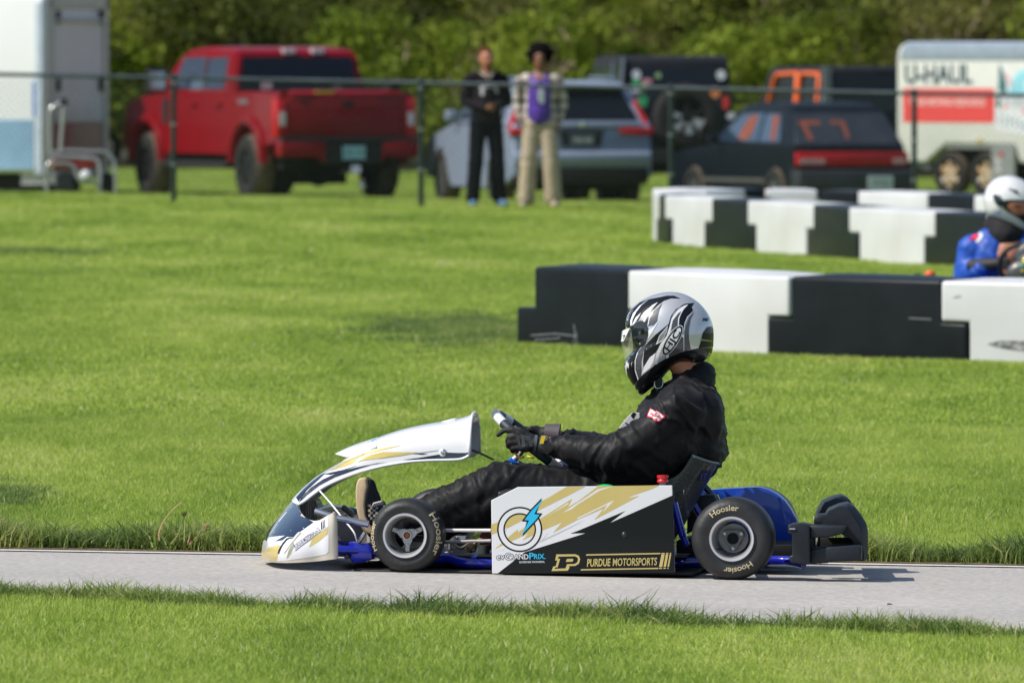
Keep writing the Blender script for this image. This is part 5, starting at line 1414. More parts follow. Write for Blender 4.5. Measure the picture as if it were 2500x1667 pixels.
# ---------------------------------------------------------------- front fairing over the knees
FW_ = [  # spine (c1), lower edge (c1), half width
    ((372, 832), (402, 884), .20), ((425, 772), (448, 858), .19), ((490, 712), (515, 806), .18), ((560, 655), (600, 747), .168), ((650, 600), (715, 692), .158), ((745, 545), (850, 640), .15),
    ((850, 455), (950, 612), .148), ((1000, 372), (1090, 580), .148), ((1200, 305), (1260, 554), .152), ((1400, 262), (1430, 543), .158), ((1590, 232), (1570, 541), .164), ((1690, 205), (1655, 533), .166), ((1748, 180), (1712, 505), .168)]
rows = []
for (sx, sy), (lx, ly), hw in FW_:
    a = K('c1', sx, sy, YC); b = K('c1', lx, ly, YC-hw); r_ = []
    for k in range(17):
        th = math.pi*k/16; s_ = abs(math.sin(th)); q = s_**.72
        yy = YC-hw*(abs(math.cos(th))**.80)*(1 if math.cos(th) > 0 else -1)
        # slight inward tuck at the lower lip
        r_.append(Vector((b.x+(a.x-b.x)*q, yy, b.z+(a.z-b.z)*q)))
    rows.append(r_)
cc_ = list(zip(*rows)); cc_ = [curve(c, 4) for c in cc_]; rows = [list(r_) for r_ in zip(*cc_)]
bm = BM(); grid(bm, rows); bmesh.ops.recalc_face_normals(bm, faces=bm.faces[:])
fair = obj('front_fairing', bm, mat('gloss_white_shell', (.80, .80, .80), .16, var=.02, coat=1), kart, smooth=True)
FB = bvh_of(fair); skin_inner(fair, .007)
# rear opening lip
bm = BM(); tube(bm, [p+Vector((.001, 0, 0)) for p in rows[-1]], .006, 8); obj('fairing_lip', bm, WV, fair, smooth=True)
bm = BM(); tube(bm, [r_[0] for r_ in rows], .005, 8); tube(bm, [r_[-1] for r_ in rows], .005, 8); obj('fairing_edge', bm, WV, fair, smooth=True)
df = lambda nm, polys, m, lv, fr='c1': drape(nm, fair, polys, m, .0009+.0003*lv, fr, 9, FB, .45)
df('fairing_livery_gold', [[(600, 640), (680, 600), (760, 548), (870, 503), (1000, 455), (1200, 428), (1060, 462), (900, 505), (800, 545), (700, 595)],
                           [(640, 628), (760, 566), (900, 515), (1050, 480), (1330, 482), (1180, 508), (1000, 532), (900, 545), (790, 578), (690, 612)]], GOLDL, 1)
df('fairing_livery_navy', [[(385, 828), (440, 768), (500, 712), (575, 655), (612, 640), (560, 690), (470, 772), (402, 858)],
                           [(404, 868), (470, 805), (560, 735), (680, 672), (850, 611), (960, 577), (1080, 556), (1000, 565), (850, 597), (700, 640), (590, 690), (500, 752), (430, 822)],
                           [(600, 650), (740, 618), (860, 580), (760, 622), (650, 655)]], VN, 1)
df('fairing_livery_dark', [[(1060, 720), (1300, 690), (1600, 640), (1700, 612), (1850, 618), (1985, 618), (2050, 600), (1980, 665), (1880, 690), (1500, 708), (1300, 715)], [(1250, 630), (1350, 625), (1450, 632), (1350, 642)], [(1230, 628), (1590, 580), (1590, 586), (1230, 636)]], VN, 1, 'D6')
df('fairing_livery_cyan', [[(275, 565), (330, 530), (320, 580), (280, 592)], [(600, 440), (700, 418), (660, 450), (620, 455)]], CYAN, 1, 'D6')
df('fairing_livery_arc', [[(385, 508), (430, 512), (500, 500), (590, 468), (595, 474), (500, 508), (430, 520), (380, 515)], [(248, 560), (254, 558), (256, 608), (250, 610)]], VN, 1, 'D6')
# pointed lip of the upper deck
tip = K('c1', 684, 492, YC); bm = BM()
R0 = [K('c1', 700, 488, YC-.03), K('c1', 770, 512, YC-.10), K('c1', 860, 480, YC-.12), K('c1', 1000, 400, YC-.10)]
spn = [tip, K('c1', 765, 452, YC), K('c1', 860, 414, YC), K('c1', 1010, 366, YC)]
low = [tip, K('c1', 765, 514, YC-.085), K('c1', 850, 500, YC-.11), K('c1', 1000, 440, YC-.13)]
rr_ = []
for a, b in zip(low, spn):
    rr_.append([a, a.lerp(b, .45)+Vector((0, -.015, .008)) if a is not tip else tip, b, mir(a).lerp(b, .55)+Vector((0, .015, .008)) if a is not tip else tip, mir(a)])
rr_[0] = [tip+Vector((0, .004*k-.008, 0)) for k in range(5)]
cx_ = [curve(c, 4) for c in zip(*rr_)]; rr_ = [list(x) for x in zip(*cx_)]
grid(bm, rr_); bmesh.ops.recalc_face_normals(bm, faces=bm.faces[:])
dk = obj('fairing_deck', bm, WV, fair, smooth=True); skin_inner(dk, .005)
bm = BM(); a = K('D6', 1790, 190, YC-.03); b = K('D6', 1920, 155, YC-.03); box(bm, a.x, b.x, YC-.05, YC+.05, a.z-.004, b.z+.003)
obj('fairing_slot', bm, mat('slot_black', (.01, .01, .01), .7), fair, bevel=.004)
bm = BM(); prism(bm, [(K('D6', x, y, YC).x, K('D6', x, y, YC).z) for x, y in ((1640, 165), (1800, 125), (1860, 118), (1850, 140), (1790, 190))], YC-.05, YC+.05, axis='y'); obj('fairing_scoop', bm, WV, fair, bevel=.003, smooth=50)
c = K('D6', 1665, 605, YC-.16); h_ = FB.find_nearest(c)
bm = BM(); sphere(bm, h_[0]+Vector((0, -.002, 0)), (.0105, .005, .0105), sub=3); obj('fairing_bolt', bm, CHROME, fair, smooth=True)
bm = BM(); sphere(bm, h_[0]+Vector((0, .0, -.004)), (.015, .003, .015), sub=3); obj('bolt_washer', bm, WV, fair, smooth=True)

# ---------------------------------------------------------------- chassis
def pipe(nm, pts, r, m, parent=None, n=12, c=True, k=5):
    P = [K(*p) for p in pts]; bm = BM(); tube(bm, curve(P, k) if c and len(P) > 2 else P, r, n); return obj(nm, bm, m, parent or kart, smooth=60)
fr_ = pipe('frame_rail', [('D1', 1180, 1065, .2), ('D1', 1700, 1085, .22), ('D2', 1000, 1120, .24), ('D2', 1400, 1080, .24), ('D2', 1640, 1140, .22), ('D2', 1850, 1172, .20), ('D2', 2230, 1180, .2)], .0165, BLUE)
pipe('frame_rail', [('D2', 2200, 1180, .2), ('c2', 900, 1335, .24), ('c2', 1560, 1325, .28), ('c3', 300, 1065, .3), ('c3', 1100, 1050, .3), ('c3', 1290, 1055, .28), ('c3', 1420, 1082, .25)], .0165, BLUE)
pipe('frame_rail', [('D1', 1180, 965, .95), ('D2', 1400, 1080, .98), ('c2', 900, 1280, 1.0), ('c3', 300, 990, 1.0), ('c3', 1290, 990, .98)], .0165, BLUE)
pipe('cross_tube', [('D2', 2100, 1170, .2), ('D2', 2100, 1100, 1.0)], .0145, BLUE, c=False)
pipe('cross_tube', [('c3', 600, 1060, .28), ('c3', 650, 1000, 1.0)], .0145, BLUE, c=False)
pipe('front_tube', [('D1', 1190, 1060, .2), ('D1', 1190, 1000, 1.0)], .0145, BLUE, c=False)
pipe('rear_axle', [('D4', 960, 1042, .11), ('D4', 960, 1042-60, 1.2)], .0165, STEEL, c=False)
pipe('steering_arm', [('D2', 700, 740, .12), ('D2', 1000, 740, .30)], .012, DARKM, c=False)
pipe('seat_strut', [('c3', 175, 500, .22), ('c3', 262, 815, .21)], .0135, BLUE, c=False)
pipe('seat_strut', [('c3', 255, 800, .22), ('c3', 300, 905, .21)], .0115, BLUE, c=False)
pipe('seat_strut', [('c3', 360, 500, .7), ('c3', 440, 640, .7)], .011, BLUE, c=False)
pipe('bumper_tube', [('D1', 850, 440, .24), ('D1', 1180, 548, .22), ('D1', 1700, 650, .22)], .0118, STEEL, c=False)
pipe('bumper_tube', [('D1', 880, 432, .30), ('D1', 1080, 378, .62), ('D1', 1300, 405, .90), ('D1', 1540, 450, .95)], .011, mat('blue_steel', (.10, .14, .20), .25, metal=.8), c=True)
pipe('bumper_tube', [('D1', 1310, 390, .6), ('D1', 1600, 620, .45)], .0115, STEEL, c=False)
pipe('bumper_tube', [('D1', 1300, 540, .5), ('D1', 1385, 490, .7)], .009, STEEL, c=False)
pipe('throttle_cable', [('D1', 900, 95, .45), ('D1', 1090, 310, .4), ('D1', 1290, 560, .35), ('D1', 1460, 770, .3), ('D1', 1520, 930, .3)], .0032, WV)
pipe('tie_rod', [('D2', 1300, 600, .22), ('D2', 2210, 600, .10)], .0062, mat('rod_white', (.72, .70, .70), .3, metal=.3), c=False)
pipe('tie_rod', [('D2', 1300, 806, .22), ('D2', 2210, 778, .10)], .0060, mat('rod_grey', (.5, .5, .5), .3, metal=.6), c=False)
pipe('brake_line', [('D1', 1640, 780, .2), ('D1', 1560, 910, .2), ('D1', 1470, 1000, .22)], .007, STEEL, c=False)
def slabk(nm, fr, pts, y0, y1, m, parent=None, bevel=.003):
    bm = BM(); prism(bm, [(K(fr, a, b, y0).x, K(fr, a, b, y0).z) for a, b in pts], y0, y1, axis='y'); return obj(nm, bm, m, parent or kart, bevel=bevel, smooth=45)
slabk('floor_tray', 'D1', [(1190, 600), (1560, 680), (1640, 800), (1530, 915), (1370, 935), (1280, 935), (1190, 800)], .56, .58, mat('grey_panel', (.33, .31, .28), .55, var=.1))
bm = BM(); a = K('D1', 1190, 1110, .3); b = K('c3', 300, 1100, .3)
box(bm, a.x, b.x, .24, 1.0, a.z-.008, a.z-.003); obj('floor_pan', bm, DARKM, kart)
slabk('skid_plate', 'c2', [(-900, 1380), (1560, 1400), (1700, 1400), (1700, 1425), (-900, 1400)], .10, .95, mat('plate_black', (.012, .012, .013), .6))
slabk('steering_bracket', 'D1', [(1380, 930), (1680, 960), (1760, 1040), (1760, 1210), (1600, 1260), (1440, 1255), (1390, 1190)], .20, .30, BLUE)
bm = BM(); c = K('D1', 1350, 1170, .19); lathe(bm, [(.0001, -.01), (.008, -.01), (.009, .012)], 14, M=Matrix.Translation(c)); obj('frame_bolt', bm, DARKM, kart, smooth=50)
# radiator-like ribbed duct inside the nose
bm = BM(); pts = [(590, 312), (660, 330), (720, 285), (850, 245), (890, 330), (920, 410), (850, 440), (880, 600), (820, 612), (700, 545), (615, 450)]
for k in range(11):
    x0 = 600+k*29; 
    def ycl(x, lo): 
        if lo: return float(np.interp(x, [590, 615, 700, 820, 890], [320, 450, 545, 612, 600]))
        return float(np.interp(x, [590, 660, 720, 850, 920], [308, 332, 285, 250, 400]))
    q = [(x0, ycl(x0, 0)), (x0+23, ycl(x0+23, 0)), (x0+23, ycl(x0+23, 1)), (x0, ycl(x0, 1))]
    prism(bm, [(K('D1', a, b, .56).x, K('D1', a, b, .56).z) for a, b in q], .54+.012*math.sin(k), .70, axis='y')
obj('ribbed_duct', bm, mat('duct_grey', (.36, .35, .31), .5, var=.15, vscale=20), kart, bevel=.002)
# clutter between wheel and pod: brake cylinder, hoses, motor
bm = BM(); c = K('D2', 1465, 870, .30); tube(bm, [c+Vector((0, 0, -.012)), c+Vector((0, 0, .012))], .012, 14); tube(bm, [c+Vector((-.012, 0, -.026)), c+Vector((.012, 0, -.02))], .007, 10); obj('master_cylinder', bm, STEEL, kart, smooth=50)
bm = BM(); c = K('D2', 1850, 900, .35); sphere(bm, c, (.022, .02, .018)); tube(bm, [c, c+Vector((.03, 0, .03)), c+Vector((.055, 0, .02))], .006, 8); sphere(bm, c+Vector((.012, -.02, -.008)), .008); obj('brake_caliper', bm, mat('dark_brass', (.20, .14, .07), .45, metal=.5, var=.5, vscale=50), kart, smooth=50)
bm = BM(); c = K('D2', 2180, 760, .45); tube(bm, [c+Vector((0, -.03, 0)), c+Vector((0, .08, 0))], .035, 24); obj('electric_motor', bm, mat('motor_red', (.18, .006, .008), .5), kart, smooth=50)
bm = BM(); c = K('D2', 2080, 960, .40); tube(bm, [c+Vector((0, 0, -.03)), c+Vector((0, 0, .02))], .020, 18); tube(bm, curve([c, c+Vector((-.04, 0, .03)), c+Vector((-.08, 0, .01)), c+Vector((-.11, 0, .03))], 5), .005, 8); obj('battery_controller', bm, mat('dark_green_grey', (.05, .06, .055), .5), kart, smooth=50)
slabk('cable_bracket', 'D2', [(1560, 700), (1780, 690), (1760, 760), (1680, 780)], .3, .33, STEEL)
slabk('cable_bracket', 'D2', [(1860, 1040), (1950, 1040), (1950, 1090), (1850, 1090)], .21, .25, mat('blue_bright', (.03, .08, .6), .3))
# behind the seat: motor mount, dark hardware
slabk('motor_mount', 'c3', [(310, 520), (380, 430), (560, 420), (590, 480), (560, 640), (420, 720), (300, 800)], .78, .90, mat('mount_dark', (.015, .016, .018), .5))
pipe('chain_guard_tube', [('c3', 450, 320, .9), ('c3', 540, 430, .9), ('c3', 600, 560, .9)], .012, mat('slate', (.07, .09, .12), .35, metal=.5))
slabk('rear_hardware', 'c3', [(200, 860), (420, 840), (1100, 900), (1310, 900), (1310, 1000), (200, 1030)], .5, .9, mat('deep_black', (.004, .004, .005), .8))

# ---------------------------------------------------------------- blue wheel guard on the far side
yf = .97
outer = [(430, 262), (470, 242), (700, 225), (1000, 210), (1300, 190), (1420, 195), (1550, 232), (1680, 300), (1800, 400), (1900, 540), (1975, 680), (2015, 800), (2030, 1000), (1990, 1150), (1900, 1185), (1650, 1115), (1300, 1050), (1000, 900), (870, 600), (850, 440), (845, 350), (820, 318), (780, 305), (620, 308), (430, 312)]
bm = BM(); P = [K('D4', a, b, yf) for a, b in outer]
A = [bm.verts.new(p) for p in P]; B = [bm.verts.new(p+Vector((0, .10, 0))) for p in P]
f0 = bm.faces.new(A); bm.faces.new(B[::-1])
for i in range(len(P)): bm.faces.new((A[i], B[i], B[(i+1) % len(P)], A[(i+1) % len(P)]))
bmesh.ops.triangulate(bm, faces=[f for f in bm.faces if len(f.verts) > 4])
bmesh.ops.recalc_face_normals(bm, faces=bm.faces[:])
gd_ = obj('wheel_guard', bm, BLUEF, kart, bevel=.006, seg=3, smooth=35)
bm = BM(); q = [K('D4', 1690, 340, yf-.004), K('D4', 1745, 540, yf-.004), K('D4', 1840, 770, yf-.004)]; q2 = [K('D4', 1800, 405, yf+.004), K('D4', 1905, 560, yf+.03), K('D4', 2010, 800, yf+.04)]
grid(bm, [q, [a.lerp(b, .5)+Vector((0, -.010, 0)) for a, b in zip(q, q2)], q2]); bmesh.ops.recalc_face_normals(bm, faces=bm.faces[:]); obj('guard_facet', bm, mat('blue_highlight', (.008, .11, .60), .3, coat=.6), gd_, smooth=50)  # brighter blue paints the sky highlight on this bend

# ---------------------------------------------------------------- rear bumper
rb = slabk('rear_bumper', 'c3', [(1265, 712), (1290, 700), (1410, 696), (1478, 716), (1478, 1092), (1290, 1072), (1280, 1012), (1306, 1000), (1306, 800), (1265, 792)], .03, .17, BUMP, bevel=.008)
slabk('bumper_arm', 'c3', [(1470, 708), (1640, 714), (1830, 720), (1780, 800), (1640, 832), (1475, 832)], .045, .16, BUMP, rb, .008)
slabk('bumper_arm', 'c3', [(1475, 940), (1700, 905), (1970, 900), (1970, 1052), (1700, 1062), (1475, 1086)], .06, .16, BUMP, rb, .008)
slabk('bumper_block', 'c3', [(1515, 662), (1540, 614), (1650, 612), (1650, 720), (1515, 700)], .14, .30, BUMP, rb, .006)
def wing(y0, y1):
    o = [(1590, 700), (1640, 600), (1660, 572), (1760, 530), (1840, 514), (1900, 545), (1965, 630), (2012, 705), (2026, 765), (2026, 1020), (2000, 1056), (1955, 1056), (1962, 905), (1880, 850), (1780, 800), (1700, 760)]
    bm = BM(); P = [K('c3', a, b, .12) for a, b in o]
    inn = {4: (1830, 545), 5: (1862, 580), 6: (1920, 680), 7: (1962, 745), 8: (1972, 790), 9: (1976, 1000)}
    A = []
    for i, (a, b) in enumerate(o):
        q = inn.get(i, (a, b)); A.append(bm.verts.new(K('c3', *q, .12) + Vector((0, y0-.12-(0 if i in inn else 0), 0))))
    M_ = [bm.verts.new(Vector((p.x, y0+.035, p.z))) for p in P]; B = [bm.verts.new(Vector((p.x, y1, p.z))) for p in P]
    n = len(P)
    for X, Y in ((A, M_), (M_, B)):
        for i in range(n):
            try: bm.faces.new((X[i], Y[i], Y[(i+1) % n], X[(i+1) % n]))
            except ValueError: pass
    bm.faces.new(A); bm.faces.new(B[::-1]); bmesh.ops.triangulate(bm, faces=[f for f in bm.faces if len(f.verts) > 4])
    bmesh.ops.remove_doubles(bm, verts=bm.verts[:], dist=.0005)
    bmesh.ops.recalc_face_normals(bm, faces=bm.faces[:])
    return bm
obj('bumper_wing', wing(.13, .42), BUMP, rb, bevel=.006, seg=3, smooth=35)
obj('bumper_wing', wing(.86, 1.16), BUMP, rb, bevel=.006, seg=3, smooth=35)
slabk('bumper_beam', 'c3', [(1900, 800), (2018, 780), (2026, 1010), (1960, 1050), (1900, 1040)], .40, .90, BUMP, rb, .01)
slabk('bumper_arm', 'c3', [(1290, 700), (1640, 714), (1830, 720), (1780, 800), (1290, 800)], 1.10, 1.22, BUMP, rb, .008)
bm = BM(); c = K('c3', 1545, 880, .24); tube(bm, [c+Vector((0, 0, -.018)), c+Vector((0, 0, .018))], .016, 18); c2_ = K('c3', 1600, 1058, .2); tube(bm, [c2_+Vector((-.014, 0, 0)), c2_+Vector((.02, 0, .002))], .008, 12); obj('bumper_clamp', bm, CHROME, rb, smooth=50)
slabk('bumper_core', 'c3', [(1480, 835), (1960, 835), (1960, 905), (1480, 945)], .28, .34, mat('deep_black', (.004, .004, .005), .8), rb)
bm = BM(); c = K('c3', 1300, 745, .028); tube(bm, [c+Vector((-.006, 0, 0)), c+Vector((.014, 0, 0))], .0035, 8); obj('bumper_bolt', bm, CHROME, rb)

for o in [rb]+list(rb.children):
    for v in o.data.vertices:
        if v.co.y > .2: v.co.x -= .10*(v.co.y-.2)
# ---------------------------------------------------------------- seat
YS = .60
ST = [((1150, 800), (1330, 1330)), ((1290, 790), (1480, 1240)), ((1430, 720), (1625, 1050)), ((1590, 650), (1760, 800)), ((1690, 508), (1905, 566))]
rows = []
for (ex, ey), (bx, by) in ST:
    a = K('c2', ex, ey, YS-.20); b = K('c2', bx, by, YS); r_ = []
    for k in range(15):
        th = math.pi*k/14; q = math.sin(th)**.62
        r_.append(Vector((a.x+(b.x-a.x)*q, YS-.20*math.cos(th), a.z+(b.z-a.z)*q)))
    rows.append(r_)
cc_ = [curve(c, 4) for c in zip(*rows)]; rows = [list(x) for x in zip(*cc_)]
bm = BM(); grid(bm, rows); bmesh.ops.recalc_face_normals(bm, faces=bm.faces[:])
SEATM = mat('carbon_weave', (.055, .060, .052), .36, var=.35, vscale=9, coat=.35, bump=.5, bscale=140)
seat = obj('seat', bm, SEATM, kart, smooth=True); SB = bvh_of(seat); skin_inner(seat, .006)
bm = BM(); tube(bm, [p+Vector((0, 0, .001)) for p in rows[-1]], .0055, 8); obj('seat_rim', bm, mat('seat_rim', (.16, .20, .20), .4), seat, smooth=True)
drape('seat_sticker', seat, [[(450, 180), (535, 195), (505, 290), (390, 280)]], mat('dark_blue_sticker', (.008, .010, .09), .4), .0015, 'c3', 8, SB, .45)
drape_text('seat_lettering', seat, 'IT', (425, 265), (500, 262), 50, mat('pale_blue_ink', (.08, .10, .30), .4), .003, 'c3', SB, .45, shear=.2, bold=.02)

# ---------------------------------------------------------------- steering wheel
WC = K('s', 1294, 1078, YS); e_ = (K('s', 1387, 1155, YS)-K('s', 1201, 1001, YS)).normalized(); RW = .152
nrm_ = Vector((0, 1, 0)).cross(e_).normalized()
GREY = mat('wheel_suede', (.075, .105, .12), .6, var=.15, vscale=30, bump=.2, bscale=120, sheen=.3)
SLATE = mat('wheel_slate', (.022, .034, .042), .55, var=.2, vscale=40)
SUB = mat('wheel_black', (.012, .013, .015), .6)
def wp(a, r=RW): return WC+e_*(-math.cos(a)*r)+Vector((0, -1, 0))*(math.sin(a)*r)
def seg(a0, a1, m, nm, rt=.0165, n=10):
    P = [wp(R(a0+(a1-a0)*i/n)) for i in range(n+1)]; bm = BM(); tube(bm, P, rt, 14); return obj(nm, bm, m, sw, smooth=60)
sw = obj('steering_wheel', (lambda b: (tube(b, [wp(R(-28+56*i/14)) for i in range(15)], .0165, 14), b)[1])(BM()), GREY, kart, smooth=60)
seg(28, 47, WV, 'white_band', .0168); seg(47, 130, SLATE, 'grip'); seg(130, 152, WV, 'white_band', .0168)
seg(152, 208, mat('wheel_navy', (.02, .04, .075), .45), 'wheel_lower', .020, 14); seg(208, 230, WV, 'white_band', .0168); seg(230, 313, SLATE, 'grip'); seg(313, 332, WV, 'white_band', .0168)
bm = BM()
for a in (90, 270, 180): tube(bm, [WC, WC.lerp(wp(R(a)), .55), wp(R(a))], [.014, .010, .008], 8)
sphere(bm, WC, (.03, .03, .03)); obj('spokes', bm, SUB, sw, smooth=60)
pipe('steering_column', [('s', 1290, 1082, YS), ('s', 1225, 1160, YS), ('s', 1120, 1300, YS)], .0095, STEEL, c=False)
slabk('column_clamp', 'D3', [(590, 1065), (650, 1105), (735, 1160), (725, 1205), (640, 1180), (540, 1140)], YS-.03, YS+.03, mat('blue_anodised', (.01, .16, .75), .25, metal=.3, coat=.5))
pipe('column_shaft', [('D3', 760, 1010, YS-.005), ('D3', 640, 1120, YS-.005)], .0085, WV, c=False)
slabk('column_support', 'D3', [(-120, 915), (0, 955), (300, 1110), (260, 1125), (-10, 1000), (-130, 960)], YS-.008, YS+.008, mat('olive_metal', (.12, .13, .07), .4, metal=.5))
slabk('column_bracket', 'D3', [(-150, 910), (-40, 960), (-40, 990), (-150, 950)], YS-.01, YS+.04, mat('olive_metal', (.12, .13, .07), .4, metal=.5))
# ================================================================== people
def wrinkle(me, bones, amp=.006, seed=0, scale=1.0, freq=.055):
    """cloth folds: ridges that run round each limb, strongest near the bent joints"""
    bs = [(Vector(b[0]), Vector(b[1])) for b in bones]; nm = [v.normal.copy() for v in me.vertices]
    for i, v in enumerate(me.vertices):
        p = v.co; acc = 0; wsum = 0
        for k, (a, b) in enumerate(bs):
            ab = b-a; L = ab.length; t = max(0, min(1, (p-a).dot(ab)/(L*L))); q = a+ab*t; dv = p-q; d = dv.length
            w = math.exp(-(d/.055)**1.2) if d < .4 else 0
            if w < 1e-5: continue
            u = ab.normalized(); s_ = (p-a).dot(u)
            jt = .45+.75*max(math.exp(-((s_)/.09)**2), math.exp(-((L-s_)/.09)**2))
            tw = 1.1*noise.noise((s_/.20+k*2.7, seed, 5.5)); zz = p.z*math.cos(tw)+s_*math.sin(tw)
            wob = .55*noise.noise((p.x/.07, p.y/.07, p.z/.07+seed))
            n1 = noise.noise((s_/freq+k*7.3+seed+wob, zz/.17, p.y/.20)); n2 = noise.noise((s_/(freq*.5)+k*3.1+wob, zz/.09+4, p.y/.10+seed)); n3 = noise.noise((p.x/.18, p.y/.18, p.z/.18+seed))
            r1 = max(0, 1-abs(n1)*4.2)**1.4; r2 = max(0, 1-abs(n2)*3.6)**1.4
            acc += w*jt*(r1*1.25+r2*.45+n3*.55-.35); wsum += w
        if wsum > 0: v.co = p+nm[i]*amp*scale*(acc/wsum)
SKIN = mat('skin', (.46, .19, .11), .5, var=.08, vscale=20, bump=.1, bscale=90)
SKIND = mat('skin_dark', (.24, .10, .055), .5, var=.08, vscale=20)
SUIT = mat('black_race_suit', (.0055, .0055, .0068), .56, var=.25, vscale=8, sheen=.06, spec=.24)
GLOVE = mat('glove_black', (.012, .011, .012), .6, var=.2, vscale=30, bump=.3, bscale=120)

# ---------------------------------------------------------------- kart driver
DY = YS
drv = thing('person', 'driver in black race suit and silver, black and white full-face helmet steering the kart', 'person', KO, -YAW)
# body: one continuous mesh under the clothes
hipN, hipF = K('s', 1510, 1250, DY-.10), K('s', 1520, 1246, DY+.10)
knN, knF = K('s', 1213, 1176, DY-.17), K('s', 1228, 1168, DY+.16)
anN, anF = K('s', 938, 1296, DY-.15), K('s', 958, 1290, DY+.15)
shN, shF = K('s', 1668, 1000, DY-.175), K('s', 1668, 992, DY+.175)
elN, elF = K('s', 1493, 1118, DY-.215), K('s', 1500, 1110, DY+.215)
wrN, wrF = K('s', 1322, 1080, DY-.150), K('s', 1345, 1062, DY+.145)
chest, pelv = K('s', 1645, 1040, DY), K('s', 1535, 1235, DY)
neck, head = K('s', 1690, 930, DY), K('s', 1640, 815, DY)
P_ = [('c', pelv, .10, chest, .12), ('c', chest, .11, neck, .06), ('c', neck, .056, K('s', 1672, 890, DY), .055), ('c', K('s', 1672, 890, DY), .056, head, .075), ('e', head, (.095, .075, .10)),
      ('c', shN, .06, elN, .042), ('c', elN, .040, wrN, .026), ('c', shF, .06, elF, .042), ('c', elF, .040, wrF, .026), ('c', K('s', 1660, 1000, DY-.1), .07, K('s', 1660, 1000, DY+.1), .07),
      ('c', hipN, .085, knN, .052), ('c', knN, .05, anN, .036), ('c', hipF, .085, knF, .052), ('c', knF, .05, anF, .036)]
link('body', blob(P_, .011, 6, 'body'), SKIN, drv, smooth=True)
# suit
neckc = K('s', 1702, 912, DY)
P_ = [('e', K('s', 1662, 1030, DY), (.135, .165, .13)), ('c', K('s', 1660, 1050, DY-.06), .132, K('s', 1560, 1210, DY-.06), .125), ('c', K('s', 1660, 1050, DY+.06), .132, K('s', 1560, 1210, DY+.06), .125),
      ('c', K('s', 1660, 985, DY-.13), .080, K('s', 1660, 985, DY+.13), .080), ('e', K('s', 1688, 1058, DY), (.125, .17, .12)),
      ('e', K('s', 1700, 1015, DY-.085), (.095, .09, .11)), ('e', K('s', 1702, 1010, DY+.085), (.095, .09, .11)), ('c', K('s', 1655, 1070, DY-.15), .085, K('s', 1560, 1130, DY-.17), .085), ('c', K('s', 1600, 1120, DY-.15), .08, K('s', 1500, 1150, DY-.19), .06),
      ('e', K('s', 1722, 1092, DY), (.075, .155, .085)), ('e', K('s', 1690, 1120, DY), (.09, .15, .08)),
      ('c', K('s', 1678, 962, DY-.03), .083, K('s', 1706, 920, DY), .064), ('c', K('s', 1640, 985, DY), .085, K('s', 1600, 1020, DY), .075),
      ('c', K('s', 1662, 1000, DY-.165), .086, K('s', 1590, 1060, DY-.195), .074), ('c', K('s', 1590, 1060, DY-.195), .074, K('s', 1500, 1112, DY-.215), .070), ('c', K('s', 1500, 1116, DY-.215), .068, K('s', 1400, 1098, DY-.185), .058), ('c', K('s', 1400, 1098, DY-.185), .056, K('s', 1366, 1091, DY-.165), .048),
      ('c', K('s', 1662, 992, DY+.165), .084, K('s', 1590, 1052, DY+.195), .072), ('c', K('s', 1590, 1052, DY+.195), .072, K('s', 1500, 1104, DY+.21), .068), ('c', K('s', 1500, 1108, DY+.21), .066, K('s', 1385, 1076, DY+.160), .046),
      ('c', K('s', 1540, 1235, DY-.09), .125, K('s', 1380, 1205, DY-.14), .098), ('c', K('s', 1380, 1205, DY-.14), .095, K('s', 1218, 1185, DY-.17), .080), ('c', K('s', 1540, 1235, DY+.09), .125, K('s', 1380, 1200, DY+.13), .098), ('c', K('s', 1380, 1200, DY+.13), .093, K('s', 1232, 1176, DY+.16), .076),
      ('c', K('s', 1212, 1186, DY-.17), .080, K('s', 1085, 1240, DY-.165), .074), ('c', K('s', 1085, 1240, DY-.165), .072, K('s', 955, 1296, DY-.15), .056), ('c', K('s', 1212, 1225, DY-.17), .075, K('s', 1090, 1268, DY-.16), .066), ('c', K('s', 1300, 1250, DY-.15), .085, K('s', 1180, 1250, DY-.16), .070),
      ('c', K('s', 1228, 1180, DY+.16), .076, K('s', 1095, 1232, DY+.155), .068), ('c', K('s', 1095, 1232, DY+.155), .066, K('s', 975, 1288, DY+.15), .052)]
sm_ = blob(P_, .0075, 9, 'race_suit')
wrinkle(sm_, [(K('s', 1668, 1000, DY-.175), elN), (elN, wrN), (shF, elF), (elF, wrF), (hipN, knN), (knN, anN), (hipF, knF), (knF, anF), (chest, pelv), (neck, chest)], amp=.0105, seed=3)
suit = link('race_suit', sm_, SUIT, drv, smooth=True)
UB = bvh_of(suit)
# standing collar
bm = BM(); rows = []
for k in range(25):
    a = 2*math.pi*k/24; cx, cy = math.cos(a), math.sin(a)
    b0 = K('s', 1694, 938, DY)+Vector((cx*.070, cy*.072, -.004*cx)); fl = .004*math.sin(3*a+1)
    b1 = K('s', 1696, 912, DY)+Vector((cx*.058+.004, cy*.060+fl, -.018*(-cx)+ .010*cx+fl)); b2 = K('s', 1700, 902, DY)+Vector((cx*.055, cy*.057+fl, .014*cx+fl))
    b2.z -= max(0, -cx)*.020; b1.z -= max(0, -cx)*.010
    rows.append([b0, b1, b2, b2+Vector((-cx*.008, -cy*.008, -.003)), b1+Vector((-cx*.010, -cy*.010, -.004))])
grid(bm, rows); bmesh.ops.recalc_face_normals(bm, faces=bm.faces[:]); obj('collar', bm, SUIT, suit, smooth=True, sub=1)
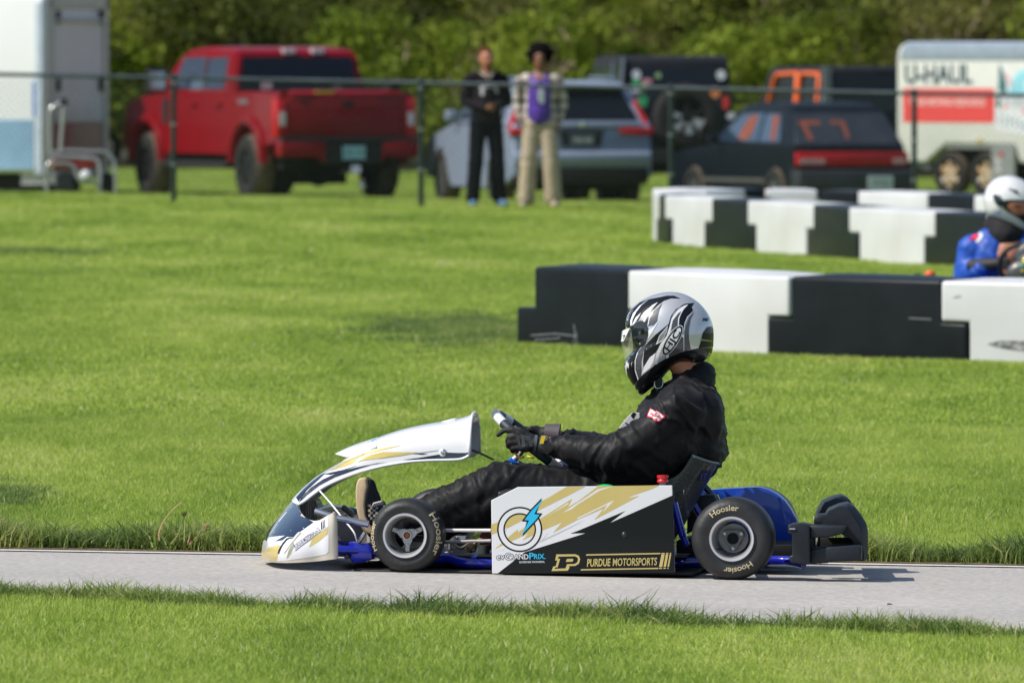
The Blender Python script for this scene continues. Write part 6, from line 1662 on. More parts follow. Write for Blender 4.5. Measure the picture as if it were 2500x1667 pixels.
# chequered cloth at the chest, shoulder patch
chk = []
dW = mat('chequer_white', (.62, .58, .60), .6, var=.05)
def chest(nm, pts, m, y):
    bm = BM(); A = [K('c4', a, b, y) for a, b in pts]; prism(bm, [(p.x, p.z) for p in A], y, y+.02, axis='y'); return obj(nm, bm, m, suit, bevel=.002)
chest('chest_panel', [(160, 1185), (215, 1110), (262, 1052), (302, 1020), (350, 1030), (360, 1130), (300, 1200)], dW, DY-.085)
chest('chest_chequer', [(278, 1046), (302, 1020), (325, 1030), (302, 1078)], SUIT, DY-.0865)
chest('chest_chequer', [(236, 1098), (250, 1103), (292, 1130), (288, 1138), (240, 1112)], SUIT, DY-.0865)
pt = [(432, 1000), (478, 1012), (545, 1040), (550, 1060), (500, 1098), (482, 1100), (460, 1078), (412, 1062), (415, 1045)]
drape('shoulder_patch_border', suit, [pt], mat('patch_red', (.70, .02, .05), .5), .005, 'c4', 5, UB, DY-.2)
drape('shoulder_patch', suit, [grow_poly(pt, -9)], WV, .0065, 'c4', 5, UB, DY-.2)
drape_text('patch_lettering', suit, 'SIMPSON', (433, 1050), (522, 1082), 24, mat('patch_red', (.70, .02, .05), .5), .0078, 'c4', UB, DY-.2, bold=.02, cut=3)
# gloves with fingers
def glove(name, wr, P, sgn, extra=None):
    me = blob(P, .0042, 3, name); return link(name, me, GLOVE, drv, smooth=True)
gy = DY-.16
def G(x, y, dy=0): return K('D3', x, y, gy+dy)
f_ = .0112
P_ = [('e', G(880, 790, -.004), (.036, .019, .034), (0, R(0), 0)), ('c', G(1050, 800, 0), .026, G(1200, 810, .004), .027), ('c', G(930, 740, -.006), .020, G(760, 680, -.010), .014), ('c', G(920, 850, -.006), .022, G(770, 880, -.008), .014),
      # index: stretched over the rim with its tip bent down
      ('c', G(800, 620, -.010), .0125, G(640, 545, -.010), .0112), ('c', G(640, 545, -.010), .0112, G(480, 545, -.004), .0102), ('c', G(480, 545, -.004), .0102, G(360, 640, .000), .0085),
      # middle, ring and little fingers closed round the grip
      ('c', G(760, 670, -.010), .0125, G(590, 680, -.012), .0118), ('c', G(590, 680, -.012), .0118, G(545, 760, .010), .0105), ('c', G(545, 760, .010), .0105, G(640, 790, .036), .0095),
      ('c', G(770, 770, -.010), .0125, G(590, 780, -.012), .0118), ('c', G(590, 780, -.012), .0118, G(560, 850, .010), .0105), ('c', G(560, 850, .010), .0105, G(660, 880, .036), .0095),
      ('c', G(780, 880, -.008), .0120, G(650, 890, -.010), .0108), ('c', G(650, 890, -.010), .0108, G(640, 945, .010), .0098), ('c', G(640, 945, .010), .0098, G(720, 960, .032), .0090),
      # thumb leaves the side of the palm and lies along the rim
      ('c', G(960, 730, .004), .0145, G(840, 580, .012), .0125), ('c', G(840, 580, .012), .0125, G(700, 500, .018), .0105)]
gl = glove('glove', None, P_, 1); GB = bvh_of(gl)
cuffm = mat('cuff_mauve', (.085, .070, .080), .6, var=.1); gryg = mat('glove_grey', (.10, .125, .125), .55, var=.1)
bm = BM(); tube(bm, [G(1140, 800, .002), G(1280, 835, .004)], [.0305, .0335], 20); obj('glove_cuff', bm, cuffm, gl, smooth=50)
bm = BM(); tube(bm, [G(1050, 800, -.001), G(1100, 805, 0)], [.0300, .0295], 20); obj('glove_strap', bm, gryg, gl, smooth=50)
bm = BM(); a_, b_, c_, d_ = [G(x, y, -.0345) for x, y in ((1195, 655), (1275, 655), (1225, 810), (1155, 805))]; vs = [bm.verts.new(v) for v in (a_, b_, c_, d_)]; v2 = [bm.verts.new(v+Vector((0, .004, 0))) for v in (a_, b_, c_, d_)]
bm.faces.new(vs); bm.faces.new(v2[::-1]); [bm.faces.new((vs[i], vs[(i+1) % 4], v2[(i+1) % 4], v2[i])) for i in range(4)]; bmesh.ops.recalc_face_normals(bm, faces=bm.faces[:]); obj('glove_tag', bm, mat('tag_yellow', (.75, .56, .02), .5), gl)
drape('glove_print', gl, [[(700, 690), (760, 640), (800, 860), (750, 820)], [(790, 630), (860, 640), (890, 860), (830, 870)], [(890, 660), (980, 660), (1030, 850), (960, 860)]], mat('glove_print', (.035, .045, .045), .6), .0015, 'D3', 12, GB, gy)
bm = BM(); tube(bm, curve([G(680, 975, .01), G(760, 1070, .01), G(850, 1060, .0)], 4), .0045, 8); obj('glove_piping', bm, mat('tag_orange', (.75, .30, .02), .5), gl, smooth=True)
bm = BM(); tube(bm, [G(915, 1045, -.012), G(1050, 1075, -.012)], .0042, 8); obj('glove_piping', bm, mat('tag_yellow', (.75, .56, .02), .5), gl, smooth=True)
hy = DY+.15
def H(x, y, dy=0): return K('D3', x, y, hy+dy)
P_ = [('e', H(1080, 640), (.034, .018, .034)), ('c', H(1200, 620), .025, H(1380, 610), .028), ('c', H(1000, 560), .0120, H(860, 520, .01), .0112), ('c', H(860, 520, .01), .0112, H(830, 600, -.02), .0100),
      ('c', H(1000, 640), .0120, H(860, 620, .01), .0112), ('c', H(860, 620, .01), .0112, H(850, 700, -.02), .0100), ('c', H(1010, 720), .0120, H(890, 720, .01), .0112), ('c', H(890, 720, .01), .0112, H(900, 780, -.02), .0100),
      ('c', H(1030, 790), .0110, H(930, 800, .01), .0102), ('c', H(930, 800, .01), .0102, H(950, 850, -.02), .0095), ('c', H(1120, 600, -.01), .0135, H(990, 520, -.02), .0115)]
gl2 = glove('glove', None, P_, -1)
bm = BM(); tube(bm, [H(1250, 600), H(1400, 620), H(1530, 640)], [.032, .036, .040], 18); obj('glove_cuff', bm, cuffm, gl2, smooth=50)
# shoes
LTH = mat('sole_cream', (.55, .41, .24), .6, var=.2, vscale=14)
def shoe(dy, dx=0):
    o = [(872, 680), (905, 672), (932, 680), (944, 740), (930, 800), (922, 880), (928, 960), (950, 1010), (1000, 1090), (985, 1120), (930, 1090), (885, 1020), (862, 940), (852, 860), (850, 780), (856, 720)]
    y0 = DY+dy
    sh_me = blob([('c', K('c1', 925+dx, 730, y0), .022, K('c1', 940+dx, 830, y0), .030), ('c', K('c1', 940+dx, 830, y0), .032, K('c1', 965+dx, 960, y0), .038), ('c', K('c1', 960+dx, 960, y0), .036, K('c1', 1050+dx, 1030, y0), .040), ('c', K('c1', 985+dx, 1080, y0), .030, K('c1', 1060+dx, 1060, y0), .04)], .005, 5, 'shoe')
    s = link('shoe', sh_me, mat('shoe_black', (.010, .010, .012), .7, bump=.2), drv, smooth=True)
    bm = BM(); prism(bm, [(K('c1', a+dx, b, y0).x, K('c1', a+dx, b, y0).z) for a, b in o], y0-.045, y0+.045, axis='y'); so2 = obj('sole', bm, LTH, s, bevel=.008, seg=4, smooth=50)
    bm = BM(); ln = [(934, 690), (948, 745), (934, 800), (927, 880), (932, 960), (952, 1010)]; tube(bm, curve([K('c1', a+dx, b, y0-.0465) for a, b in ln], 4), .0018, 6); obj('sole_line', bm, VB, so2)
    bvh = bvh_of(s)
    ch = []
    for i in range(4):
        for j in range(7):
            if (i+j) % 2: continue
            x, y = 935+i*19+dx, 880+j*19; ch.append([(x, y), (x+19, y), (x+19, y+19), (x, y+19)])
    drape('chequer_print', s, ch, mat('chequer_cream', (.45, .38, .28), .7), .0018, 'c1', 8, bvh, y0)
    bm = BM()
    for k in range(4): tube(bm, curve([K('c1', 965+dx+k*16, 905-k*6, y0-.034), K('c1', 985+dx+k*16, 870-k*4, y0-.040), K('c1', 1005+dx+k*14, 890-k*2, y0-.030)], 4), .0032, 6)
    obj('laces', bm, mat('lace_white', (.62, .55, .58), .6), s, smooth=True)
shoe(-.15); shoe(.15, 22)
# ---------------------------------------------------------------- helmet
def helmet(parent, prof, ctr, half, Kf, shell, name='helmet', n=44, m=28):
    """closed shell round a traced side outline; half = half width"""
    bm = BM(); c = Kf(*ctr)
    pts = [Kf(*p) for p in prof]
    pl = pts+[pts[0]]
    # resample outline by spline
    cl = curve([pts[-1]]+pts+[pts[0], pts[1]], 5)[5:-5]
    rows = []
    for j in range(m+1):
        ph = -math.pi/2+math.pi*j/m
        k = math.copysign(abs(math.cos(ph))**.92, 1); y = half*math.sin(ph)
        rows.append([Vector((c.x+(p.x-c.x)*k, c.y+y, c.z+(p.z-c.z)*k)) for p in cl[:-1]])
    grid(bm, rows, closed_u=True); bmesh.ops.remove_doubles(bm, verts=bm.verts[:], dist=1e-5); bmesh.ops.recalc_face_normals(bm, faces=bm.faces[:])
    return obj(name, bm, shell, parent, smooth=True)
HS = mat('helmet_silver', (.60, .61, .63), .27, metal=.45, var=.03, coat=1)
HK = lambda x, y: K('D5', x, y, DY)
prof = [(215, 560), (222, 470), (255, 380), (315, 298), (405, 218), (520, 152), (640, 106), (760, 79), (880, 72), (1000, 88), (1130, 140), (1250, 222), (1350, 330), (1420, 450), (1456, 580), (1466, 700), (1458, 830), (1440, 930), (1395, 995), (1330, 1050), (1265, 1095),
        (1110, 1085), (950, 1110), (820, 1190), (720, 1310), (600, 1420), (460, 1532), (395, 1505), (335, 1405), (275, 1320), (218, 1210), (195, 1135), (212, 1062), (262, 990), (318, 925), (330, 860), (300, 790), (255, 720), (228, 640)]
hel = helmet(drv, prof, (830, 720), .128, HK, HS); HB = bvh_of(hel)
HBK = mat('helmet_black', (.006, .007, .010), .28, var=.2, coat=.25, spec=.35); HWH = mat('helmet_white', (.80, .80, .82), .18, coat=1, var=.02); HGR = mat('helmet_grey', (.085, .09, .10), .3, coat=.4, metal=.2); HSG = mat('helmet_pale_silver', (.34, .36, .36), .22, metal=.5, coat=1)
hd = lambda nm, polys, m, lv: drape(nm, hel, polys, m, .0007+.0004*lv, 'D5', 8, HB, DY)
hd('helmet_flame_black', [[(216, 590), (226, 470), (300, 330), (420, 225), (550, 178), (700, 150), (800, 128), (900, 128), (998, 168), (860, 166), (760, 200), (680, 262), (600, 350), (552, 450), (532, 545), (470, 495), (400, 480), (330, 520), (285, 585)],
    [(815, 535), (640, 680), (530, 790), (480, 900), (465, 1060), (472, 1180), (560, 1065), (640, 940), (700, 830), (760, 700), (835, 560)],
    [(1190, 228), (1152, 290), (1172, 335), (1110, 410), (1065, 520), (1045, 720), (1010, 690), (975, 560), (978, 450), (1030, 330), (1100, 258), (980, 290), (900, 370), (858, 460), (838, 560), (815, 700), (740, 860), (690, 960), (668, 1085), (640, 1090), (655, 960), (720, 800), (800, 640), (822, 540), (858, 420), (930, 320), (1050, 245)]], HBK, 0)
hd('helmet_stripe_grey', [[(1190, 340), (1120, 430), (1068, 560), (1048, 720), (1045, 910), (1140, 882), (1115, 750), (1112, 600), (1135, 460)], [(1040, 720), (1042, 905), (820, 992), (780, 980), (900, 850), (1000, 700)], [(1030, 335), (975, 440), (962, 550), (900, 600), (868, 640), (872, 500), (940, 390)],
    [(530, 560), (560, 430), (640, 330), (740, 235), (700, 320), (672, 430), (665, 490), (615, 545)], [(430, 860), (375, 960), (355, 1060), (358, 1180), (395, 1310), (440, 1260), (440, 1060), (470, 920), (520, 800)]], HGR, 1)
hd('helmet_lines_white', [[(290, 562), (288, 480), (325, 380), (415, 275), (555, 180), (445, 265), (372, 360), (322, 460), (306, 545)], [(306, 550), (360, 440), (440, 368), (400, 440), (335, 540)], [(405, 488), (440, 420), (520, 330), (600, 262), (678, 222), (622, 282), (572, 345), (520, 430), (492, 500), (466, 494), (500, 400), (560, 320), (470, 400), (432, 478)],
    [(1102, 256), (1040, 320), (995, 400), (975, 460), (968, 556), (955, 556), (960, 450), (1010, 345), (960, 380), (885, 480), (850, 640), (765, 800), (695, 950), (665, 1092), (635, 1100), (650, 960), (712, 812), (800, 690), (842, 560), (872, 450), (952, 340), (1042, 270)],
    [(650, 820), (692, 700), (815, 550), (802, 640), (742, 765)], [(535, 620), (620, 565), (700, 460), (600, 640), (540, 735)], [(445, 1250), (480, 1130), (560, 1000), (645, 935), (610, 1060), (560, 1150)],
    [(450, 850), (400, 925), (362, 1040), (360, 1170), (405, 1305), (392, 1318), (352, 1190), (350, 1050), (382, 945), (432, 868)], [(245, 1060), (215, 1120), (222, 1200), (262, 1320), (235, 1190), (238, 1120), (262, 1160), (272, 1050), (262, 1100)], [(318, 1050), (305, 1100), (308, 1140), (300, 1090)], [(1005, 660), (1045, 690), (1038, 722), (995, 700)], [(785, 960), (830, 955), (822, 1005), (790, 1010)], [(530, 540), (548, 450), (600, 352), (685, 265), (610, 360), (560, 450), (540, 545)], [(1190, 340), (1100, 430), (1060, 520), (1044, 640), (1046, 905), (1038, 908), (1036, 640), (1052, 515), (1090, 425)]], HWH, 2)
hd('helmet_leaf_silver', [[(665, 800), (700, 705), (805, 570), (795, 640), (735, 755)], [(405, 480), (445, 410), (540, 330), (620, 262), (560, 345), (520, 400), (480, 440), (470, 485)]], HSG, 3)
hd('helmet_trim', [[(1444, 862), (1250, 872), (1040, 912), (820, 997), (640, 1102), (450, 1258), (402, 1312), (352, 1400), (380, 1505), (450, 1530), (600, 1418), (720, 1308), (820, 1188), (950, 1108), (1110, 1083), (1265, 1093), (1400, 990), (1440, 930)],
    [(1285, 762), (1310, 652), (1370, 572), (1432, 560), (1456, 620), (1458, 850), (1250, 872)], [(320, 925), (262, 992), (212, 1064), (197, 1135), (220, 1210), (276, 1320), (335, 1400), (400, 1312), (360, 1180), (352, 1060), (390, 950), (460, 850), (520, 770), (440, 780), (340, 840)]], HBK, 1)
hd('helmet_vent_line', [[(1285, 742), (1440, 764), (1440, 778), (1282, 760)]], HSG, 3)
# logo oval
def oval(cx, cy, a, b, ang, n=40): return [(cx+a*math.cos(2*math.pi*k/n)*math.cos(ang)-b*math.sin(2*math.pi*k/n)*math.sin(ang), cy+a*math.cos(2*math.pi*k/n)*math.sin(ang)+b*math.sin(2*math.pi*k/n)*math.cos(ang)) for k in range(n)]
la = math.atan2(-395, 250)
hd('helmet_logo', [oval(880, 760, 246, 88, la)], HWH, 4); hd('helmet_logo', [oval(880, 760, 236, 78, la)], HBK, 5); hd('helmet_logo', [oval(880, 760, 205, 56, la)], HWH, 6)
u_ = Vector((math.cos(la), math.sin(la))); v_ = Vector((-u_.y, u_.x))
p0 = Vector((880, 760))-u_*155+v_*36; p1 = Vector((880, 760))+u_*160+v_*36
drape_text('helmet_lettering', hel, 'HJC', tuple(p0), tuple(p1), 80, HBK, .0038, 'D5', HB, DY, bold=.02, cut=4)
drape_text('helmet_lettering', hel, 'ME', (1305, 485), (1395, 487), 40, HBK, .0018, 'D5', HB, DY, shear=.25, bold=.03, cut=4)
# pivot disc and visor
def onh(x, y, lift): 
    t = K('D5', x, y, DY); d = (t-CAML).normalized(); h = HB.ray_cast(CAML+d*38, d); n = h[1] if h[1].dot(d) < 0 else -h[1]; return h[0]+n*lift, n
VDK = mat('visor_dark', (.012, .020, .025), .12, var=.3, coat=.6)
hd('visor_base', [[(285, 600), (320, 545), (400, 490), (460, 485), (510, 520), (538, 590), (540, 680), (510, 760), (440, 850), (360, 872), (310, 840), (240, 770), (190, 770), (230, 700)]], VDK, 5)
c_, n_ = onh(445, 625, .004); q_ = n_.to_track_quat('Y', 'Z').to_matrix().to_4x4()
bm = BM(); lathe(bm, [(.0001, .004), (.004, .005), (.0052, .004), (.0052, .002), (.0085, .0045), (.0105, .003), (.011, -.002)], 24, M=Matrix.Translation(c_) @ q_); obj('visor_pivot', bm, DARKM, hel, smooth=50)
c_, n_ = onh(430, 805, .003); bm = BM(); sphere(bm, c_, (.0035, .002, .0035)); obj('visor_button', bm, mat('lamp_grey', (.4, .42, .38), .4), hel, smooth=True)
vg = bpy.data.materials.new('visor_clear'); vg.use_nodes = True; b_ = vg.node_tree.nodes['Principled BSDF']; b_.inputs['Base Color'].default_value = (.62, .62, .45, 1); b_.inputs['Roughness'].default_value = .03; b_.inputs['Transmission Weight'].default_value = 0; b_.inputs['Alpha'].default_value = .28; b_.inputs['Coat Weight'].default_value = 1
tx_ = vg.node_tree.nodes.new('ShaderNodeTexNoise'); tx_.inputs['Scale'].default_value = 8; rm_ = vg.node_tree.nodes.new('ShaderNodeMapRange'); rm_.inputs[3].default_value = .22; rm_.inputs[4].default_value = .34; vg.node_tree.links.new(tx_.outputs['Fac'], rm_.inputs[0]); vg.node_tree.links.new(rm_.outputs[0], b_.inputs['Alpha'])
bm = BM(); rows = []
vo = [((290, 575), (172, 640)), ((300, 640), (166, 720)), ((310, 720), (165, 800)), ((318, 800), (168, 880)), ((322, 870), (176, 960)), ((310, 935), (205, 1040))]
for (ix, iy), (fx, fy) in vo:
    a = K('D5', ix, iy, DY-.105); b = K('D5', fx, fy, DY); r_ = []
    for k in range(13):
        th = math.pi*k/12; q = math.sin(th)**.75; r_.append(Vector((a.x+(b.x-a.x)*q, DY-.105*math.cos(th), a.z+(b.z-a.z)*q)))
    rows.append(r_)
grid(bm, rows); bmesh.ops.recalc_face_normals(bm, faces=bm.faces[:]); vis = obj('visor', bm, vg, hel, smooth=True, sub=1); VBH = bvh_of(vis)
bm = BM(); rows = []
for (ix, iy), (fx, fy) in (((285, 580), (174, 628)), ((262, 640), (168, 700)), ((200, 768), (168, 775))):
    a = K('D5', ix, iy, DY-.098 if ix > 270 else DY-.09); b = K('D5', fx, fy, DY); r_ = []
    for k in range(13):
        th = math.pi*k/12; q = math.sin(th)**.75; r_.append(Vector((a.x+(b.x-a.x)*q-.0015, DY-.108*math.cos(th), a.z+(b.z-a.z)*q)))
    rows.append(r_)
grid(bm, rows); bmesh.ops.recalc_face_normals(bm, faces=bm.faces[:]); vs_ = obj('visor_strip', bm, HWH, hel, smooth=True)
drape('visor_mark', hel, [[(185, 690), (212, 680), (190, 745), (182, 745), (196, 700), (184, 702)]], VN, .002, 'D5', 6, bvh_of(vs_), DY)
# chin strap with D ring
bm = BM(); tube(bm, curve([K('D5', 640, 1310, DY-.05), K('D5', 625, 1380, DY-.055), K('D5', 650, 1435, DY-.055), K('D5', 715, 1430, DY-.055), K('D5', 745, 1385, DY-.055), K('D5', 742, 1315, DY-.05)], 5), .0022, 8); obj('strap_ring', bm, CHROME, hel, smooth=True)
bm = BM(); prism(bm, [(K('D5', x, y, DY-.05).x, K('D5', x, y, DY-.05).z) for x, y in ((645, 1260), (735, 1260), (735, 1380), (725, 1500), (650, 1500), (640, 1380))], DY-.052, DY-.049, axis='y'); obj('chin_strap', bm, SUB, hel)

# ---------------------------------------------------------------- standing people (own frame: feet at the origin, facing -y)
def standing(label, px, d, rz, skin, hair_m, top_m, trouser_m, shoe_m, kind):
    x = (px-PX0)*d/F; t = thing('person', label, 'person', (x, d, gz(x, d)), rz); t.scale = (.97, .97, .97)
    f = 1 if kind == 1 else 1.0
    sh = 1.44; hipz = .95
    L = .10; foot = .15 if kind == 1 else .15
    armsf = [('c', (-.20, 0, sh-.03), .052, (-.25, .02, 1.17), .042), ('c', (-.25, .02, 1.17), .040, (-.06, -.14, 1.10), .030), ('c', (.20, 0, sh-.03), .052, (.25, .02, 1.17), .042), ('c', (.25, .02, 1.17), .040, (.08, -.16, 1.12), .030)] if kind == 1 else \
            [('c', (-.20, 0, sh-.03), .052, (-.25, .05, 1.16), .042), ('c', (-.25, .05, 1.16), .040, (-.19, -.02, .95), .030), ('c', (.20, 0, sh-.03), .052, (.25, .05, 1.16), .042), ('c', (.25, .05, 1.16), .040, (.19, -.02, .95), .030)]
    body = [('c', (0, 0, 1.0), .12, (0, 0, 1.3), .13), ('c', (0, 0, 1.3), .12, (0, 0, 1.46), .07), ('c', (0, -.0, 1.46), .055, (0, -.01, 1.56), .053), ('e', (0, -.015, 1.655), (.075, .092, .112)), ('e', (0, -.045, 1.60), (.052, .060, .055)), ('c', (-.1, 0, sh), .06, (.1, 0, sh), .06),
            ('e', (0, -.110, 1.635), (.012, .018, .020)), ('e', (-.077, 0, 1.64), (.010, .018, .028)), ('e', (.077, 0, 1.64), (.010, .018, .028))]
    for s in (-1, 1): body += [('c', (s*.09, 0, .93), .085, (s*.12, -.02, .50), .055), ('c', (s*.12, -.02, .50), .05, (s*foot, .02, .09), .035)]
    body += armsf
    hands = []
    for s, w_, k_ in ((-1, armsf[1][3], 0), (1, armsf[3][3], 1)):
        w_ = Vector(w_)
        dx = -s*.045 if kind == 1 else 0; dz = -.055 if kind == 2 else -.005
        pc = w_+Vector((dx, -.012, dz)); body.append(('e', tuple(pc), (.036 if kind == 1 else .02, .016, .022 if kind == 1 else .04)))
        for q in range(4):
            o = Vector((0, -.004, (.018-q*.012))) if kind == 1 else Vector(((q-1.5)*.012, -.006, 0))
            t0 = pc+o+Vector((dx*.7, 0, dz*.5 if kind == 2 else 0)); t1 = t0+(Vector((dx*.9, -.004, -.008)) if kind == 1 else Vector((0, -.006, -.05+.006*abs(q-1.4))))
            body.append(('c', tuple(t0), .0095, tuple(t1), .008))
        th0 = pc+Vector((0, -.01, .018)) if kind == 1 else pc+Vector((-s*.018, -.008, .01)); body.append(('c', tuple(th0), .011, tuple(th0+(Vector((dx*.8, -.012, .014)) if kind == 1 else Vector((-s*.012, -.012, -.04)))), .009))
    bo = link('body', blob(body, .0095, 3, 'body'), skin, t, smooth=True)
    # eyes, brows, mouth
    for s in (-1, 1):
        bm = BM(); sphere(bm, (s*.030, -.0985, 1.652), (.011, .006, .007)); obj('eye', bm, mat('eye_dark', (.03, .025, .02), .3), bo, smooth=True)
        bm = BM(); tube(bm, [(s*.015, -.106, 1.673), (s*.032, -.103, 1.678), (s*.047, -.092, 1.672)], .0035, 6); obj('eyebrow', bm, hair_m, bo)
    bm = BM(); tube(bm, [(-.020, -.1015, 1.585), (0, -.107, 1.584), (.020, -.1015, 1.585)], .0045, 6); obj('mouth', bm, mat('lips', (.30, .08, .06), .5), bo)
    # trousers
    w = .093 if kind == 1 else .104
    tr = [('c', (-.07, 0, 1.0), .105, (.07, 0, 1.0), .105), ('c', (-.07, 0, .93), .11, (.07, 0, .93), .11)]
    for s in (-1, 1): tr += [('c', (s*.09, 0, .92), .105, (s*.125, -.02, .50), w-.008), ('c', (s*.125, -.02, .50), w-.008, (s*foot, .01, .12), w-.008 if kind == 1 else w)]
    m_ = blob(tr, .012, 5, 'trousers'); wrinkle(m_, [((-.1, 0, .93), (-.12, -.02, .5)), ((-.12, -.02, .5), (-.14, 0, .1)), ((.1, 0, .93), (.12, -.02, .5)), ((.12, -.02, .5), (.14, 0, .1))], .010, 2, freq=.08)
    link('trousers', m_, trouser_m, t, smooth=True)
    for s in (-1, 1):
        me = blob([('c', (s*foot, .04, .045), .045, (s*(foot+.03), -.16, .035), .040), ('c', (s*foot, .03, .06), .045, (s*foot, .0, .10), .045)], .009, 3, 'shoe'); link('shoe', me, shoe_m, t, smooth=True)
    # shirt with sleeves
    g_ = .018 if kind == 1 else .022
    top = [('c', (0, 0, 1.02), .135+g_*.4, (0, 0, 1.32), .150), ('c', (-.05, 0, 1.05), .12, (-.05, 0, 1.35), .12), ('c', (.05, 0, 1.05), .12, (.05, 0, 1.35), .12), ('c', (-.15, 0, sh-.01), .075, (.15, 0, sh-.01), .075), ('c', (0, .01, 1.42), .09, (0, .01, 1.485), .072)]
    top += [('c', a[1], a[2]+g_, a[3], a[4]+g_) for a in armsf]
    for a in (1, 3):
        b = armsf[a]; 
    m_ = blob(top, .012, 5, 'shirt'); wrinkle(m_, [((0, 0, 1.0), (0, 0, 1.4)), (armsf[0][1], armsf[0][3]), (armsf[1][1], armsf[1][3]), (armsf[2][1], armsf[2][3]), (armsf[3][1], armsf[3][3])], .008, 5, freq=.08)
    st = link('sweatshirt' if kind == 1 else 'overshirt', m_, top_m, t, smooth=True); TB = bvh_of(st)
    def front(nm, polys, m, off=.004, par=st):
        b2 = bmesh.new(); b2.from_mesh(polymesh(polys)); dice(b2, .03); bm = BM(); vm = {}
        for v in b2.verts:
            h = TB.ray_cast(Vector((v.co.x, -1, v.co.y)), Vector((0, 1, 0))); 
            p = h[0] if h[0] is not None else TB.find_nearest(Vector((v.co.x, -.15, v.co.y)))[0]
            vm[v] = bm.verts.new(p+Vector((0, -off, 0)))
        for f_ in b2.faces:
            try: bm.faces.new([vm[v] for v in f_.verts])
            except ValueError: pass
        b2.free(); bmesh.ops.recalc_face_normals(bm, faces=bm.faces[:]); return obj(nm, bm, m, par, smooth=True)
    # hair
    if kind == 1:
        hr = [('e', (0, .012, 1.685), (.083, .093, .096)), ('e', (0, -.035, 1.745), (.062, .055, .035))]
    else:
        rr = random.Random(3); hr = [('e', (0, .03, 1.70), (.145, .12, .135))]
        for k in range(34):
            a = rr.uniform(0, 6.28); e = rr.uniform(-.6, 1.3); dv = Vector((math.cos(a)*math.cos(e), abs(math.sin(a))*math.cos(e)*.9-.08, math.sin(e)))
            hr.append(('e', (dv.x*.135, .03+dv.y*.10, 1.70+dv.z*.125), (.038, .038, .038)))
    hm = blob(hr, .009, 2, 'hair')
    # open the hair at the face
    bmh = bmesh.new(); bmh.from_mesh(hm); cut = [f_ for f_ in bmh.faces if f_.calc_center_median().y < -.035 and f_.calc_center_median().z < (1.715 if kind == 1 else 1.71) and abs(f_.calc_center_median().x) < (.07 if kind == 1 else .062)]
    bmesh.ops.delete(bmh, geom=cut, context='FACES'); bmh.to_mesh(hm); bmh.free()
    link('hair', hm, hair_m, t, smooth=True)
    if kind == 1:
        front('sweatshirt_print', [[(-.09, 1.24), (-.10, 1.33), (-.05, 1.39), (.04, 1.39), (.10, 1.34), (.12, 1.26), (.08, 1.27), (.05, 1.33), (-.02, 1.335), (-.06, 1.31), (-.06, 1.24)]], mat('print_white', (.55, .53, .55), .6, var=.2))
        bm = BM(); tube(bm, curve([(-.075, -.03, 1.50), (-.04, -.085, 1.465), (.0, -.105, 1.44), (.04, -.085, 1.465), (.075, -.03, 1.50)], 4), .016, 8); obj('collar', bm, mat('collar_beige', (.33, .30, .25), .7), st, smooth=True)
        me = blob([('e', (0, -.045, 1.578), (.050, .055, .032))], .008, 2); link('beard', me, hair_m, bo, smooth=True)
    else:
        PUR = mat('jersey_purple', (.085, .028, .33), .55, var=.12, vscale=6)
        front('jersey', [[(-.085, 1.50), (-.05, 1.44), (0, 1.41), (.05, 1.44), (.085, 1.50), (.115, 1.36), (.13, 1.10), (.135, .96), (.12, .925), (-.02, .88), (-.10, .885), (-.135, .93), (-.13, 1.2), (-.12, 1.38)]], PUR, .012)
        front('jersey_number', [[(-.012, 1.26), (.0, 1.32), (.03, 1.335), (.058, 1.32), (.062, 1.26), (.058, 1.17), (.03, 1.15), (0, 1.17)]], mat('number_white', (.62, .66, .66), .6), .016)
        front('jersey_strip', [[(.0, 1.365), (.055, 1.365), (.055, 1.378), (.0, 1.378)]], mat('number_white', (.62, .66, .66), .6), .016)
        bm = BM(); tube(bm, curve([(-.07, -.03, 1.50), (-.035, -.095, 1.455), (.0, -.125, 1.42), (.035, -.095, 1.455), (.07, -.03, 1.50)], 4), .009, 8); obj('jersey_neckline', bm, mat('neck_red', (.28, .03, .06), .6), st, smooth=True)
    return t
def plaid():
    m = bpy.data.materials.new('plaid_cloth'); m.use_nodes = True; n = m.node_tree.nodes; l = m.node_tree.links; b = n['Principled BSDF']; b.inputs['Roughness'].default_value = .8
    tc = n.new('ShaderNodeTexCoord'); prev = None
    for i, (ax, sc) in enumerate((('X', 9.0), ('Z', 9.0))):
        wv = n.new('ShaderNodeTexWave'); wv.wave_type = 'BANDS'; wv.bands_direction = ax; wv.inputs['Scale'].default_value = sc/3.1; wv.inputs['Distortion'].default_value = .4
        l.new(tc.outputs['Object'], wv.inputs['Vector']); cr = n.new('ShaderNodeValToRGB'); cr.color_ramp.elements[0].position = .25; cr.color_ramp.elements[0].color = (.42, .34, .34, 1); cr.color_ramp.elements[1].position = .45; cr.color_ramp.elements[1].color = (1, 1, .98, 1)
        l.new(wv.outputs['Fac'], cr.inputs[0])
        if prev is None: prev = cr.outputs[0]
        else:
            mx = n.new('ShaderNodeMix'); mx.data_type = 'RGBA'; mx.blend_type = 'MULTIPLY'; mx.inputs[0].default_value = 1; l.new(prev, mx.inputs[6]); l.new(cr.outputs[0], mx.inputs[7])
            m3 = n.new('ShaderNodeMix'); m3.data_type = 'RGBA'; m3.blend_type = 'MULTIPLY'; m3.inputs[0].default_value = 1; m3.inputs[7].default_value = (.58, .54, .49, 1); l.new(mx.outputs[2], m3.inputs[6]); l.new(m3.outputs[2], b.inputs['Base Color'])
    return m
